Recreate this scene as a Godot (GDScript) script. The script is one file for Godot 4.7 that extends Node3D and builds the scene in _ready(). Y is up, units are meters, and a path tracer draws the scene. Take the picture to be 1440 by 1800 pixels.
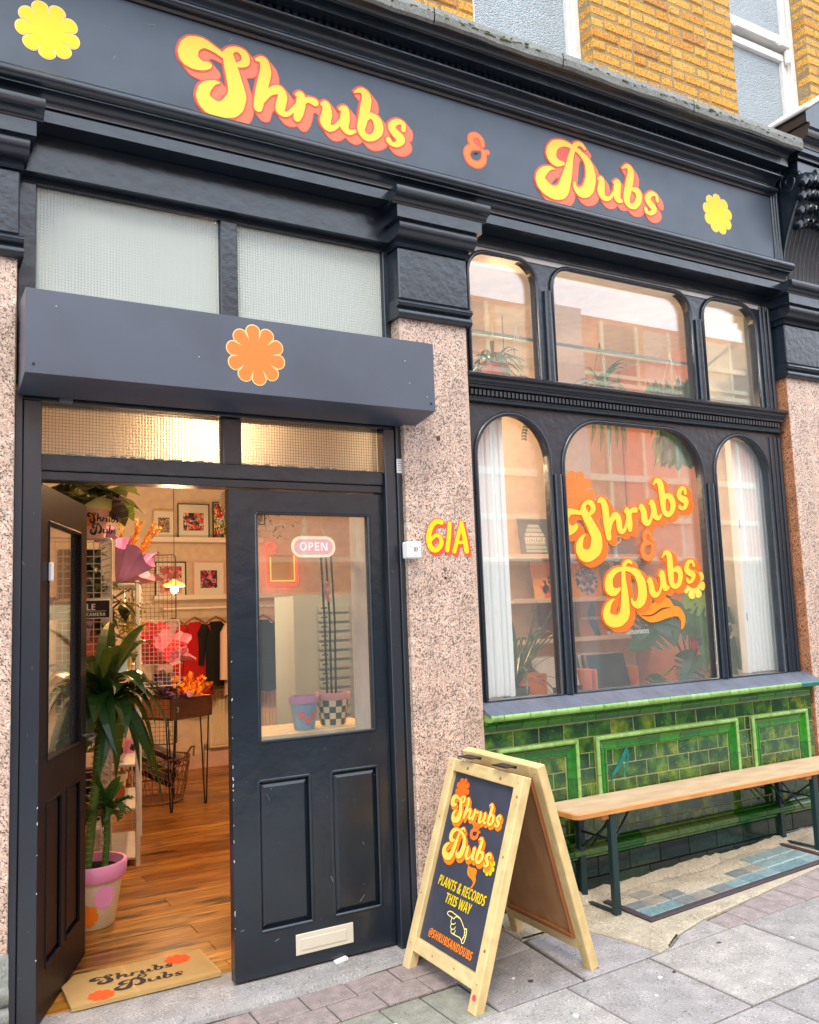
extends Node3D
# A shopfront with an open glazed door, a tiled stall riser, an A-board and a bench, built in metres.
# x runs along the street, y is up, z points to the street; the door leaf lies in z = 0.

var M := {}            # materials
var T := {}            # textures
var names := {}
var cache := {}
var rng := RandomNumberGenerator.new()

func _ready() -> void:
	rng.seed = 7
	camera_and_light()
	textures()
	materials()
	build_words()
	ground()
	shell()
	facade()
	doors()
	shop_window()
	stall_riser()
	upper_floor()
	street_opposite()
	street_things()
	room_door_side()
	room_window_side()

func camera_and_light() -> void:
	var cam := Camera3D.new()
	cam.name = "camera"
	cam.fov = 60.28
	cam.near = 0.05
	cam.far = 200.0
	add_child(cam)
	cam.transform = Transform3D(Basis(Vector3(0.866696, -0.037415, 0.497431), Vector3(-0.024935, 0.992687, 0.118112), Vector3(-0.498213, -0.114771, 0.859425)), Vector3(0, 1.6, 3.6))
	cam.current = true
	var we := WorldEnvironment.new()
	we.name = "environment"
	var env := Environment.new()
	env.background_mode = Environment.BG_SKY
	var sky := Sky.new()
	var sm := ProceduralSkyMaterial.new()
	sm.sky_top_color = Color(0.83, 0.88, 0.945)
	sm.sky_horizon_color = Color(0.92, 0.95, 0.98)
	sm.ground_bottom_color = Color(0.42, 0.42, 0.42)
	sm.ground_horizon_color = Color(0.6, 0.6, 0.6)
	sm.sky_curve = 0.2
	sm.sky_energy_multiplier = 1.35
	sky.sky_material = sm
	env.sky = sky
	env.tonemap_mode = Environment.TONE_MAPPER_LINEAR
	env.tonemap_exposure = 2.15
	env.sdfgi_enabled = true
	env.ssao_enabled = true
	env.ssil_enabled = true
	we.environment = env
	add_child(we)
	var sun := DirectionalLight3D.new()
	sun.name = "sun"
	sun.light_energy = 0.45
	sun.light_color = Color(1.0, 0.97, 0.92)
	sun.light_angular_distance = 24.0
	sun.shadow_enabled = true
	add_child(sun)
	sun.look_at_from_position(Vector3(-3.0, 9.0, 6.0), Vector3(0.4, 0, 0))

# ------------------------------------------------------------------ mesh builder
class MB:
	var v := PackedVector3Array()
	var n := PackedVector3Array()
	var u := PackedVector2Array()
	var ua := 0                      # axis that texture u follows
	var uo := Vector2.ZERO
	func uv_of(p: Vector3, nn: Vector3) -> Vector2:
		var a := nn.abs()
		var k := 0
		if a.y > a.x and a.y > a.z: k = 1
		elif a.z > a.x: k = 2
		if k == ua:
			var o1 := (ua + 1) % 3
			var o2 := (ua + 2) % 3
			return uo + Vector2(p[o1] * 0.25, p[o2])
		return uo + Vector2(p[ua], p[3 - ua - k])
	func tri(a: Vector3, b: Vector3, c: Vector3, nn: Vector3) -> void:
		tri3(a, b, c, nn, nn, nn, uv_of(a, nn), uv_of(b, nn), uv_of(c, nn))
	func tri3(a: Vector3, b: Vector3, c: Vector3, na: Vector3, nb: Vector3, nc: Vector3, ta := Vector2.ZERO, tb := Vector2.ZERO, tc := Vector2.ZERO) -> void:
		if (b - a).cross(c - a).dot(na + nb + nc) > 0.0:
			v.append_array([a, c, b]); n.append_array([na, nc, nb]); u.append_array([ta, tc, tb])
		else:
			v.append_array([a, b, c]); n.append_array([na, nb, nc]); u.append_array([ta, tb, tc])
	func quad(a: Vector3, b: Vector3, c: Vector3, d: Vector3, nn: Vector3) -> void:
		tri(a, b, c, nn); tri(a, c, d, nn)
	func quad4(p: Array, q: Array, t := []) -> void:
		if t.is_empty(): t = [Vector2.ZERO, Vector2.ZERO, Vector2.ZERO, Vector2.ZERO]
		tri3(p[0], p[1], p[2], q[0], q[1], q[2], t[0], t[1], t[2])
		tri3(p[0], p[2], p[3], q[0], q[2], q[3], t[0], t[2], t[3])
	func box(c: Vector3, s: Vector3, b := 0.0, bas := Basis.IDENTITY) -> void:
		ua = 0
		if s.y >= s.x and s.y >= s.z: ua = 1
		elif s.z > s.x: ua = 2
		var h := s * 0.5
		var start := v.size()
		b = minf(b, 0.45 * minf(s.x, minf(s.y, s.z)))
		for k in 3:
			var i := (k + 1) % 3
			var j := (k + 2) % 3
			for sg in [-1.0, 1.0]:
				var nn := Vector3.ZERO
				nn[k] = sg
				var q := []
				for e in [[-1, -1], [1, -1], [1, 1], [-1, 1]]:
					var p := Vector3.ZERO
					p[k] = sg * h[k]
					p[i] = e[0] * (h[i] - b)
					p[j] = e[1] * (h[j] - b)
					q.append(p)
				quad(q[0], q[1], q[2], q[3], nn)
		if b > 0.0:
			for k in 3:
				var i := (k + 1) % 3
				var j := (k + 2) % 3
				for si in [-1.0, 1.0]:
					for sj in [-1.0, 1.0]:
						var nn := Vector3.ZERO
						nn[i] = si; nn[j] = sj
						nn = nn.normalized()
						var p0 := Vector3.ZERO
						p0[k] = -(h[k] - b); p0[i] = si * h[i]; p0[j] = sj * (h[j] - b)
						var p1 := p0
						p1[k] = h[k] - b
						var p2 := p1
						p2[i] = si * (h[i] - b); p2[j] = sj * h[j]
						var p3 := p2
						p3[k] = -(h[k] - b)
						quad(p0, p1, p2, p3, nn)
			for sx in [-1.0, 1.0]:
				for sy in [-1.0, 1.0]:
					for sz in [-1.0, 1.0]:
						var a := Vector3(sx * h.x, sy * (h.y - b), sz * (h.z - b))
						var bb := Vector3(sx * (h.x - b), sy * h.y, sz * (h.z - b))
						var cc := Vector3(sx * (h.x - b), sy * (h.y - b), sz * h.z)
						tri(a, bb, cc, Vector3(sx, sy, sz).normalized())
		for k in range(start, v.size()):
			v[k] = bas * v[k] + c
			n[k] = bas * n[k]
	func bar(a: Vector3, b: Vector3, w: float, d: float, bev := 0.0, up := Vector3.UP) -> void:
		# a box from a to b, w along the side, d along "up"
		var z := (b - a)
		var L := z.length()
		z = z / L
		if absf(z.dot(up)) > 0.95: up = Vector3.RIGHT
		var x := up.cross(z).normalized()
		var y := z.cross(x)
		box((a + b) * 0.5, Vector3(w, d, L), bev, Basis(x, y, z))
	func tube(pts: Array, r, seg := 6, closed := false, caps := true) -> void:
		var cnt := pts.size()
		var rings := []
		var nrm := []
		var fx := Vector3.ZERO
		for k in cnt:
			var d: Vector3
			if closed: d = pts[(k + 1) % cnt] - pts[(k - 1 + cnt) % cnt]
			else: d = pts[mini(k + 1, cnt - 1)] - pts[maxi(k - 1, 0)]
			d = d.normalized()
			if fx == Vector3.ZERO:
				fx = d.cross(Vector3.UP if absf(d.y) < 0.9 else Vector3.RIGHT).normalized()
			fx = (fx - d * d.dot(fx)).normalized()
			var fy := d.cross(fx)
			var rr: float = r[k] if r is Array else r
			var ring := []
			var rn := []
			for s in seg:
				var a := TAU * s / seg
				var o := fx * cos(a) + fy * sin(a)
				ring.append(pts[k] + o * rr)
				rn.append(o)
			rings.append(ring); nrm.append(rn)
		for k in (cnt if closed else cnt - 1):
			var k2 := (k + 1) % cnt
			for s in seg:
				var s2 := (s + 1) % seg
				quad4([rings[k][s], rings[k][s2], rings[k2][s2], rings[k2][s]], [nrm[k][s], nrm[k][s2], nrm[k2][s2], nrm[k2][s]])
		if caps and not closed:
			for e in [0, cnt - 1]:
				var d: Vector3 = (pts[0] - pts[1]) if e == 0 else (pts[cnt - 1] - pts[cnt - 2])
				for s in range(1, seg - 1):
					tri(rings[e][0], rings[e][s], rings[e][s + 1], d.normalized())
	func lathe(prof: Array, seg := 28, c := Vector3.ZERO, a0 := 0.0, a1 := TAU) -> void:
		# prof: (radius, y) from the bottom of the outside up; normals smoothed where the bend is small
		var m := prof.size()
		var sn := []
		for k in m - 1:
			var d: Vector2 = prof[k + 1] - prof[k]
			sn.append(Vector2(d.y, -d.x).normalized())
		for k in m - 1:
			var n0: Vector2 = sn[k]
			var n1: Vector2 = sn[k]
			if k > 0 and sn[k - 1].dot(sn[k]) > 0.6: n0 = (sn[k - 1] + sn[k]).normalized()
			if k < m - 2 and sn[k + 1].dot(sn[k]) > 0.6: n1 = (sn[k + 1] + sn[k]).normalized()
			for s in seg:
				var a := a0 + (a1 - a0) * s / seg
				var b := a0 + (a1 - a0) * (s + 1) / seg
				var da := Vector3(cos(a), 0, sin(a))
				var db := Vector3(cos(b), 0, sin(b))
				var y0 := Vector3(0, prof[k].y, 0) + c
				var y1 := Vector3(0, prof[k + 1].y, 0) + c
				var t := [Vector2(float(s) / seg, float(k) / (m - 1)), Vector2(float(s + 1) / seg, float(k) / (m - 1)), Vector2(float(s + 1) / seg, float(k + 1) / (m - 1)), Vector2(float(s) / seg, float(k + 1) / (m - 1))]
				var na := da * n0.x + Vector3(0, n0.y, 0)
				var nb := db * n0.x + Vector3(0, n0.y, 0)
				var nc := db * n1.x + Vector3(0, n1.y, 0)
				var nd := da * n1.x + Vector3(0, n1.y, 0)
				quad4([y0 + da * prof[k].x, y0 + db * prof[k].x, y1 + db * prof[k + 1].x, y1 + da * prof[k + 1].x], [na, nb, nc, nd], t)
	func mould(prof: Array, x0: float, x1: float, mitre0 := 0.0, mitre1 := 0.0) -> void:
		# prof: open list of (z, y); swept along x; a closing back is not needed where it lies on a wall
		ua = 0
		var m := prof.size()
		var sn := []
		var ar := 0.0
		for k in m - 1:
			var d: Vector2 = prof[k + 1] - prof[k]
			sn.append(Vector2(d.y, -d.x).normalized())
		for k in m - 1:
			var n0: Vector2 = sn[k]
			var n1: Vector2 = sn[k]
			if k > 0 and sn[k - 1].dot(sn[k]) > 0.75: n0 = (sn[k - 1] + sn[k]).normalized()
			if k < m - 2 and sn[k + 1].dot(sn[k]) > 0.75: n1 = (sn[k + 1] + sn[k]).normalized()
			var na := Vector3(0, n0.y, n0.x)
			var nb := Vector3(0, n1.y, n1.x)
			var p: Vector2 = prof[k]
			var q: Vector2 = prof[k + 1]
			quad4([Vector3(x0 - p.x * mitre0, p.y, p.x), Vector3(x1 + p.x * mitre1, p.y, p.x), Vector3(x1 + q.x * mitre1, q.y, q.x), Vector3(x0 - q.x * mitre0, q.y, q.x)], [na, na, nb, nb], [Vector2(x0, k * 0.03), Vector2(x1, k * 0.03), Vector2(x1, k * 0.03 + 0.03), Vector2(x0, k * 0.03 + 0.03)])
		var poly := PackedVector2Array(prof)
		var ix := Geometry2D.triangulate_polygon(poly)
		for k in range(0, ix.size(), 3):
			var a := poly[ix[k]]
			var b := poly[ix[k + 1]]
			var c := poly[ix[k + 2]]
			if mitre0 == 0.0: tri(Vector3(x0, a.y, a.x), Vector3(x0, b.y, b.x), Vector3(x0, c.y, c.x), Vector3.LEFT)
			if mitre1 == 0.0: tri(Vector3(x1, a.y, a.x), Vector3(x1, b.y, b.x), Vector3(x1, c.y, c.x), Vector3.RIGHT)
	func flat(polys: Array, z: float, nn := Vector3.BACK) -> void:
		var list := []
		for poly in polys:
			if Geometry2D.triangulate_polygon(poly).is_empty(): list.append_array(Geometry2D.decompose_polygon_in_convex(poly))
			else: list.append(poly)
		for poly in list:
			var ix := Geometry2D.triangulate_polygon(poly)
			for k in range(0, ix.size(), 3):
				tri(Vector3(poly[ix[k]].x, poly[ix[k]].y, z), Vector3(poly[ix[k + 1]].x, poly[ix[k + 1]].y, z), Vector3(poly[ix[k + 2]].x, poly[ix[k + 2]].y, z), nn)
	func walls(loop: PackedVector2Array, z0: float, z1: float, outward := true) -> void:
		# the rim of an extruded outline; outward: normals away from the loop's inside
		var ccw := not Geometry2D.is_polygon_clockwise(loop)
		var m := loop.size()
		for k in m:
			var a := loop[k]
			var b := loop[(k + 1) % m]
			var d := (b - a)
			if d.length() < 1e-6: continue
			var nn := Vector3(d.y, -d.x, 0).normalized()
			if ccw != outward: nn = -nn
			quad(Vector3(a.x, a.y, z0), Vector3(b.x, b.y, z0), Vector3(b.x, b.y, z1), Vector3(a.x, a.y, z1), nn)
	func prism(poly: PackedVector2Array, z0: float, z1: float) -> void:
		flat([poly], z1, Vector3.BACK)
		flat([poly], z0, Vector3.FORWARD)
		walls(poly, z0, z1)
	func blade(pts: Array, w: Array, side: Vector3, fold := 0.0, cup := Vector3.UP) -> void:
		# a leaf: a strip along pts, w half-widths, lying along "side", its edges lifted by fold along cup
		for k in pts.size() - 1:
			var d: Vector3 = (pts[k + 1] - pts[k]).normalized()
			var sd := (side - d * d.dot(side)).normalized()
			var up := sd.cross(d).normalized()
			if up.dot(cup) < 0.0: up = -up
			for sg in [-1.0, 1.0]:
				var a: Vector3 = pts[k] + sd * sg * w[k] + up * fold * w[k]
				var b: Vector3 = pts[k + 1] + sd * sg * w[k + 1] + up * fold * w[k + 1]
				var nn: Vector3 = (up - sd * sg * fold).normalized()
				tri(pts[k], pts[k + 1], b, nn)
				if w[k] > 0.0: tri(pts[k], b, a, nn)
	func mesh() -> ArrayMesh:
		var arr := []
		arr.resize(Mesh.ARRAY_MAX)
		arr[Mesh.ARRAY_VERTEX] = v
		arr[Mesh.ARRAY_NORMAL] = n
		arr[Mesh.ARRAY_TEX_UV] = u
		var am := ArrayMesh.new()
		am.add_surface_from_arrays(Mesh.PRIMITIVE_TRIANGLES, arr)
		return am

# ------------------------------------------------------------------ scene helpers
func top_name(nm: String) -> String:
	var k: int = names.get(nm, 0)
	names[nm] = k + 1
	return nm if k == 0 else "%s_%03d" % [nm, k]

func thing(nm: String, label: String, category: String, group := "", at := Vector3.ZERO, turn := 0.0) -> Node3D:
	var o := Node3D.new()
	o.name = top_name(nm)
	add_child(o)
	o.position = at
	o.rotation.y = turn
	o.set_meta("label", label)
	o.set_meta("category", category)
	if group != "": o.set_meta("group", group)
	return o

func part(parent: Node, nm: String, mesh, mat: Material, at := Vector3.ZERO, rot := Vector3.ZERO) -> MeshInstance3D:
	var o := MeshInstance3D.new()
	o.name = nm
	o.mesh = mesh.mesh() if mesh is MB else mesh
	o.material_override = mat
	parent.add_child(o, true)
	o.position = at
	o.rotation_degrees = rot
	return o

func single(nm: String, mesh, mat: Material, label: String, category: String, group := "", at := Vector3.ZERO, rot := Vector3.ZERO) -> MeshInstance3D:
	var o := part(self, top_name(nm), mesh, mat, at, rot)
	o.set_meta("label", label)
	o.set_meta("category", category)
	if group != "": o.set_meta("group", group)
	return o

func struct(nm: String, mesh, mat: Material, at := Vector3.ZERO, rot := Vector3.ZERO) -> MeshInstance3D:
	var o := part(self, top_name(nm), mesh, mat, at, rot)
	o.set_meta("kind", "structure")
	return o

func stuff(o: Node) -> Node:
	o.set_meta("kind", "stuff")
	return o

func bx(s: Vector3, b := 0.0) -> ArrayMesh:
	var key := "box%s_%s" % [s, b]
	if not cache.has(key):
		var m := MB.new()
		m.box(Vector3.ZERO, s, b)
		cache[key] = m.mesh()
	return cache[key]

func boxpart(parent: Node, nm: String, lo: Vector3, hi: Vector3, mat: Material, b := 0.003) -> MeshInstance3D:
	var m := MB.new()
	m.uo = Vector2(rng.randf() * 7.0, rng.randf() * 7.0)
	m.box((lo + hi) * 0.5, hi - lo, b)
	return part(parent, nm, m, mat)

func rect(x0: float, y0: float, x1: float, y1: float) -> PackedVector2Array:
	return PackedVector2Array([Vector2(x0, y0), Vector2(x1, y0), Vector2(x1, y1), Vector2(x0, y1)])

func rounded(x0: float, y0: float, x1: float, y1: float, rb: float, rt: float, seg := 8, ry := 0.0) -> PackedVector2Array:
	# rb / rt: radius of the bottom / top corners
	if ry <= 0.0: ry = rt
	var p := PackedVector2Array()
	for c in [[x1 - rb, y0 + rb, -PI / 2, rb, rb], [x1 - rt, y1 - ry, 0.0, rt, ry], [x0 + rt, y1 - ry, PI / 2, rt, ry], [x0 + rb, y0 + rb, PI, rb, rb]]:
		if c[3] <= 0.0:
			p.append(Vector2(c[0], c[1]))
			continue
		for k in seg + 1:
			var a: float = c[2] + PI / 2 * k / seg
			p.append(Vector2(c[0] + cos(a) * c[3], c[1] + sin(a) * c[4]))
	return p

func circle(c: Vector2, r: float, seg := 20) -> PackedVector2Array:
	var p := PackedVector2Array()
	for k in seg: p.append(c + Vector2(cos(TAU * k / seg), sin(TAU * k / seg)) * r)
	return p

func flower(c: Vector2, r: float, petals := 9, turn := 0.0, slit := 0.5) -> PackedVector2Array:
	var p := PackedVector2Array()
	var per := 12
	for k in petals:
		for j in per:
			var t := float(j) / per
			var a := turn + TAU * (k + t) / petals
			var w := pow(absf(sin(PI * t)), 0.24)
			p.append(c + Vector2(cos(a), sin(a)) * r * (1.0 - slit + slit * w))
	return p

func poly_holes(outers: Array, holes: Array) -> Array:
	# cut along the middle of every hole, so that what is left has none
	var out := []
	for o in outers:
		var lo := Vector2(1e9, 1e9)
		var hi := -lo
		for q in o:
			lo = lo.min(q); hi = hi.max(q)
		var cuts := [lo.x - 1.0]
		for h in holes:
			var a := 1e9
			var b := -1e9
			for q in h:
				a = minf(a, q.x); b = maxf(b, q.x)
			cuts.append((a + b) * 0.5 + 1e-5 * cuts.size())
		cuts.append(hi.x + 1.0)
		cuts.sort()
		for k in cuts.size() - 1:
			if cuts[k + 1] - cuts[k] < 1e-6: continue
			var pieces: Array = Array(Geometry2D.intersect_polygons(o, rect(cuts[k], lo.y - 1.0, cuts[k + 1], hi.y + 1.0)), TYPE_NIL, "", null)
			for h in holes:
				var nxt := []
				for pc in pieces: nxt.append_array(Geometry2D.clip_polygons(pc, h))
				pieces = nxt
			for pc in pieces:
				if not Geometry2D.is_polygon_clockwise(pc): out.append(pc)
	return out

func plate(outer: PackedVector2Array, holes: Array, z0: float, z1: float) -> MB:
	var m := MB.new()
	var pieces := poly_holes([outer], holes)
	m.flat(pieces, z1, Vector3.BACK)
	m.flat(pieces, z0, Vector3.FORWARD)
	m.walls(outer, z0, z1, true)
	for h in holes: m.walls(h, z0, z1, false)
	return m

func loop3(loop: PackedVector2Array, z: float) -> Array:
	var a := []
	for q in loop: a.append(Vector3(q.x, q.y, z))
	return a

func text(s: String, height: float, depth := 0.002, bold := true, face := "Droid Sans") -> TextMesh:
	var t := TextMesh.new()
	var fnt := SystemFont.new()
	fnt.font_names = PackedStringArray([face])
	fnt.font_weight = 700 if bold else 400
	t.font = fnt
	t.font_size = 64
	t.pixel_size = height / 46.0     # capitals of the face are about 46 of 64 units high
	t.depth = depth
	t.text = s
	t.curve_step = 1.0
	return t

# ------------------------------------------------------------------ textures
func noise(sd: int, freq: float, oct := 4, type := FastNoiseLite.TYPE_SIMPLEX_SMOOTH) -> FastNoiseLite:
	var f := FastNoiseLite.new()
	f.seed = sd
	f.frequency = freq
	f.noise_type = type
	f.fractal_type = FastNoiseLite.FRACTAL_FBM if oct > 1 else FastNoiseLite.FRACTAL_NONE
	f.fractal_octaves = oct
	return f

func cells(sd: int, freq: float) -> FastNoiseLite:
	var f := noise(sd, freq, 1, FastNoiseLite.TYPE_CELLULAR)
	f.cellular_return_type = FastNoiseLite.RETURN_CELL_VALUE
	return f

func gray(f: FastNoiseLite, w := 512, h := 512, seamless := true) -> PackedByteArray:
	var im := f.get_seamless_image(w, h) if seamless else f.get_image(w, h)
	im.convert(Image.FORMAT_L8)
	return im.get_data()

func tex(w: int, h: int, fill: Callable) -> ImageTexture:
	var d := PackedByteArray()
	d.resize(w * h * 3)
	var k := 0
	for y in h:
		for x in w:
			var c: Color = fill.call(x, y)
			d[k] = int(clampf(c.r, 0, 1) * 255.0); d[k + 1] = int(clampf(c.g, 0, 1) * 255.0); d[k + 2] = int(clampf(c.b, 0, 1) * 255.0)
			k += 3
	return ImageTexture.create_from_image(Image.create_from_data(w, h, false, Image.FORMAT_RGB8, d))

func lut(stops: Array) -> PackedColorArray:
	var p := PackedColorArray()
	for k in 256:
		var t := k / 255.0
		var c: Color = stops[0][1]
		for s in stops.size() - 1:
			if t >= stops[s][0]: c = stops[s][1].lerp(stops[s + 1][1], clampf((t - stops[s][0]) / maxf(0.0001, stops[s + 1][0] - stops[s][0]), 0, 1))
		p.append(c)
	return p

func tinted(a: PackedByteArray, stops: Array, w := 512, h := 512) -> ImageTexture:
	var p := lut(stops)
	return tex(w, h, func(x, y): return p[a[y * w + x]])

func bump(a: PackedByteArray, w := 512, h := 512) -> ImageTexture:
	return ImageTexture.create_from_image(Image.create_from_data(w, h, false, Image.FORMAT_L8, a))

func textures() -> void:
	var c8 := func(r, g, b): return Color8(r, g, b)
	# granite: small crystals of feldspar, quartz and mica
	var ga := gray(cells(3, 0.24))
	var gb := gray(cells(9, 0.13))
	var gc := gray(noise(4, 0.006, 3))
	var gl := lut([[0.0, Color8(58, 50, 48)], [0.09, Color8(96, 84, 78)], [0.13, Color8(164, 138, 122)], [0.4, Color8(202, 168, 148)], [0.7, Color8(214, 184, 164)], [0.88, Color8(226, 204, 184)], [1.0, Color8(236, 226, 212)]])
	T.granite = tex(512, 512, func(x, y):
		var k: int = y * 512 + x
		var c: Color = gl[ga[k]]
		if gb[k] < 24: c = c.lerp(Color8(90, 76, 72), 0.55)
		elif gb[k] > 232: c = c.lerp(Color8(224, 176, 152), 0.6)
		return c * (0.93 + 0.14 * gc[k] / 255.0))
	# paint: brush marks and lumps under many coats
	T.paint_bump = bump(gray(noise(11, 0.02, 5)))
	var pa := gray(noise(12, 0.008, 5))
	var pb := gray(noise(13, 0.09, 3))
	T.paint = tex(512, 512, func(x, y):
		var k: int = y * 512 + x
		var q: float = 0.86 + 0.22 * pa[k] / 255.0
		if pb[k] > 214 and pa[k] > 120: q *= 1.25
		return Color(q, q, q))
	# stone and concrete
	var ca := gray(noise(21, 0.01, 5))
	var cb := gray(cells(22, 0.3))
	T.stone = tex(512, 512, func(x, y):
		var k: int = y * 512 + x
		var q: float = 0.72 + 0.15 * ca[k] / 255.0 + 0.13 * (cb[k] / 255.0 - 0.5)
		if cb[k] > 248: q += 0.14
		if cb[k] < 7: q -= 0.18
		return Color(q, q, q * 0.995))
	T.stone_bump = bump(gray(noise(23, 0.06, 4)))
	# brick
	var ba := gray(noise(31, 0.03, 5))
	var bb := gray(cells(32, 0.16))
	T.brick = tex(512, 512, func(x, y):
		var k: int = y * 512 + x
		var q: float = 0.68 + 0.42 * ba[k] / 255.0
		if bb[k] < 14: q *= 0.5
		if bb[k] > 246: q *= 1.12
		return Color(q, q * 0.97, q * 0.9))
	# boards of old pine: grain runs along u
	var wa := gray(noise(41, 0.012, 4))
	var wb := gray(noise(42, 0.05, 3))
	T.wood = tex(1024, 512, func(x, y):
		var k: int = (y % 512) * 512 + (x / 4) % 512
		var warp: float = (wa[((y / 2) % 512) * 512 + (x / 2) % 512] / 255.0) * 26.0
		var ring: float = 0.5 + 0.5 * sin((y + warp * 2.2) * 0.1)
		var fine: float = wb[(y % 512) * 512 + (x / 8) % 512] / 255.0
		var q: float = 0.9 + 0.05 * ring + 0.1 * (fine - 0.5)
		return Color(q, q * (0.965 + 0.02 * ring), q * (0.93 + 0.03 * ring)))
	T.wood_dark = tex(1024, 512, func(x, y):
		var warp: float = (wa[((y / 2) % 512) * 512 + (x / 6) % 512] / 255.0) * 12.0
		var ring: float = 0.5 + 0.5 * sin((y + warp * 2.0) * 0.13)
		var fine: float = wb[(y % 512) * 512 + (x / 14) % 512] / 255.0
		var dirt: float = wa[(y * 2 % 512) * 512 + (x / 5 + 90) % 512] / 255.0
		var q: float = 0.76 + 0.12 * ring + 0.4 * (fine - 0.5)
		if dirt < 0.36: q *= 0.3 + 1.94 * dirt
		return Color(q, q * (0.93 + 0.04 * ring), q * (0.84 + 0.06 * ring)))
	# glaze: pooled, mottled green
	var ta := gray(noise(51, 0.014, 3))
	var tb := gray(noise(52, 0.09, 4))
	var tl := lut([[0.0, Color8(14, 44, 26)], [0.3, Color8(24, 66, 28)], [0.5, Color8(54, 92, 24)], [0.7, Color8(104, 122, 22)], [1.0, Color8(160, 160, 34)]])
	T.glaze = tex(512, 512, func(x, y):
		var k: int = y * 512 + x
		var t: float = clampf(0.74 * ta[k] / 255.0 + 0.26 * tb[k] / 255.0, 0, 1)
		return tl[int(t * 255.0)])
	T.glaze_plain = tex(256, 256, func(x, y):
		var q: float = 0.8 + 0.3 * ta[(y * 2) * 512 + x * 2] / 255.0
		return Color(q, q, q))
	T.coir = tinted(gray(noise(61, 0.22, 3)), [[0.0, Color8(146, 106, 60)], [0.35, Color8(212, 170, 106)], [0.7, Color8(234, 196, 130)], [1.0, Color8(250, 222, 164)]])
	T.coir_bump = bump(gray(noise(61, 0.22, 3)))
	# obscured glass: a fine square relief, and a rippled one
	T.reed = tex(256, 256, func(x, y):
		var q: float = 0.5 + 0.25 * sin(x * TAU / 16.0) + 0.25 * sin(y * TAU / 16.0)
		return Color(q, q, q))
	T.ripple_bump = bump(gray(noise(71, 0.035, 2)))
	var ma := gray(noise(81, 0.02, 4))
	T.plaster = tex(512, 512, func(x, y):
		var q: float = 0.93 + 0.09 * ma[y * 512 + x] / 255.0
		return Color(q, q, q))

func mat(nm: String, c: Color, rough := 0.7, texture = null, scale := 1.0, world := true, bmp = null, bscale := 0.1) -> StandardMaterial3D:
	var m := StandardMaterial3D.new()
	m.resource_name = nm
	m.albedo_color = c
	m.roughness = rough
	if texture != null:
		m.albedo_texture = texture
		if world:
			m.uv1_triplanar = true
			m.uv1_world_triplanar = true
		m.uv1_scale = Vector3(scale, scale, scale)
	if bmp != null:
		m.heightmap_enabled = true
		m.heightmap_texture = bmp
		m.heightmap_scale = bscale
		if world:
			m.uv1_triplanar = true
			m.uv1_world_triplanar = true
		m.uv1_scale = Vector3(scale, scale, scale)
	M[nm] = m
	return m

func leafmat(nm: String, c: Color, rough := 0.4) -> void:
	var m := mat(nm, c, rough)
	m.backlight_enabled = true
	m.backlight = Color(0.25, 0.3, 0.1)
	m.cull_mode = BaseMaterial3D.CULL_DISABLED

func flecks(parent: Node, x0: float, y0: float, x1: float, y1: float, z: float, n: int, sd: int, m: Material) -> void:
	# specks and scuffs where the paint is nicked
	var r := RandomNumberGenerator.new()
	r.seed = sd
	var b := MB.new()
	for k in n:
		var w := r.randf_range(0.0008, 0.0026)
		var h := w * r.randf_range(0.8, 2.2)
		if k % 6 == 0: h = r.randf_range(0.012, 0.035)
		b.box(Vector3(r.randf_range(x0, x1), r.randf_range(y0, y1), z), Vector3(w, h, 0.0008), 0.0, Basis(Vector3.BACK, r.randf_range(-1.4, 1.4)))
	stuff(part(parent, "paint_nicks", b, m))

func glow(nm: String, c: Color, e: float) -> void:
	var m := mat(nm, c, 0.5)
	m.emission_enabled = true
	m.emission = c
	m.emission_energy_multiplier = e

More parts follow.
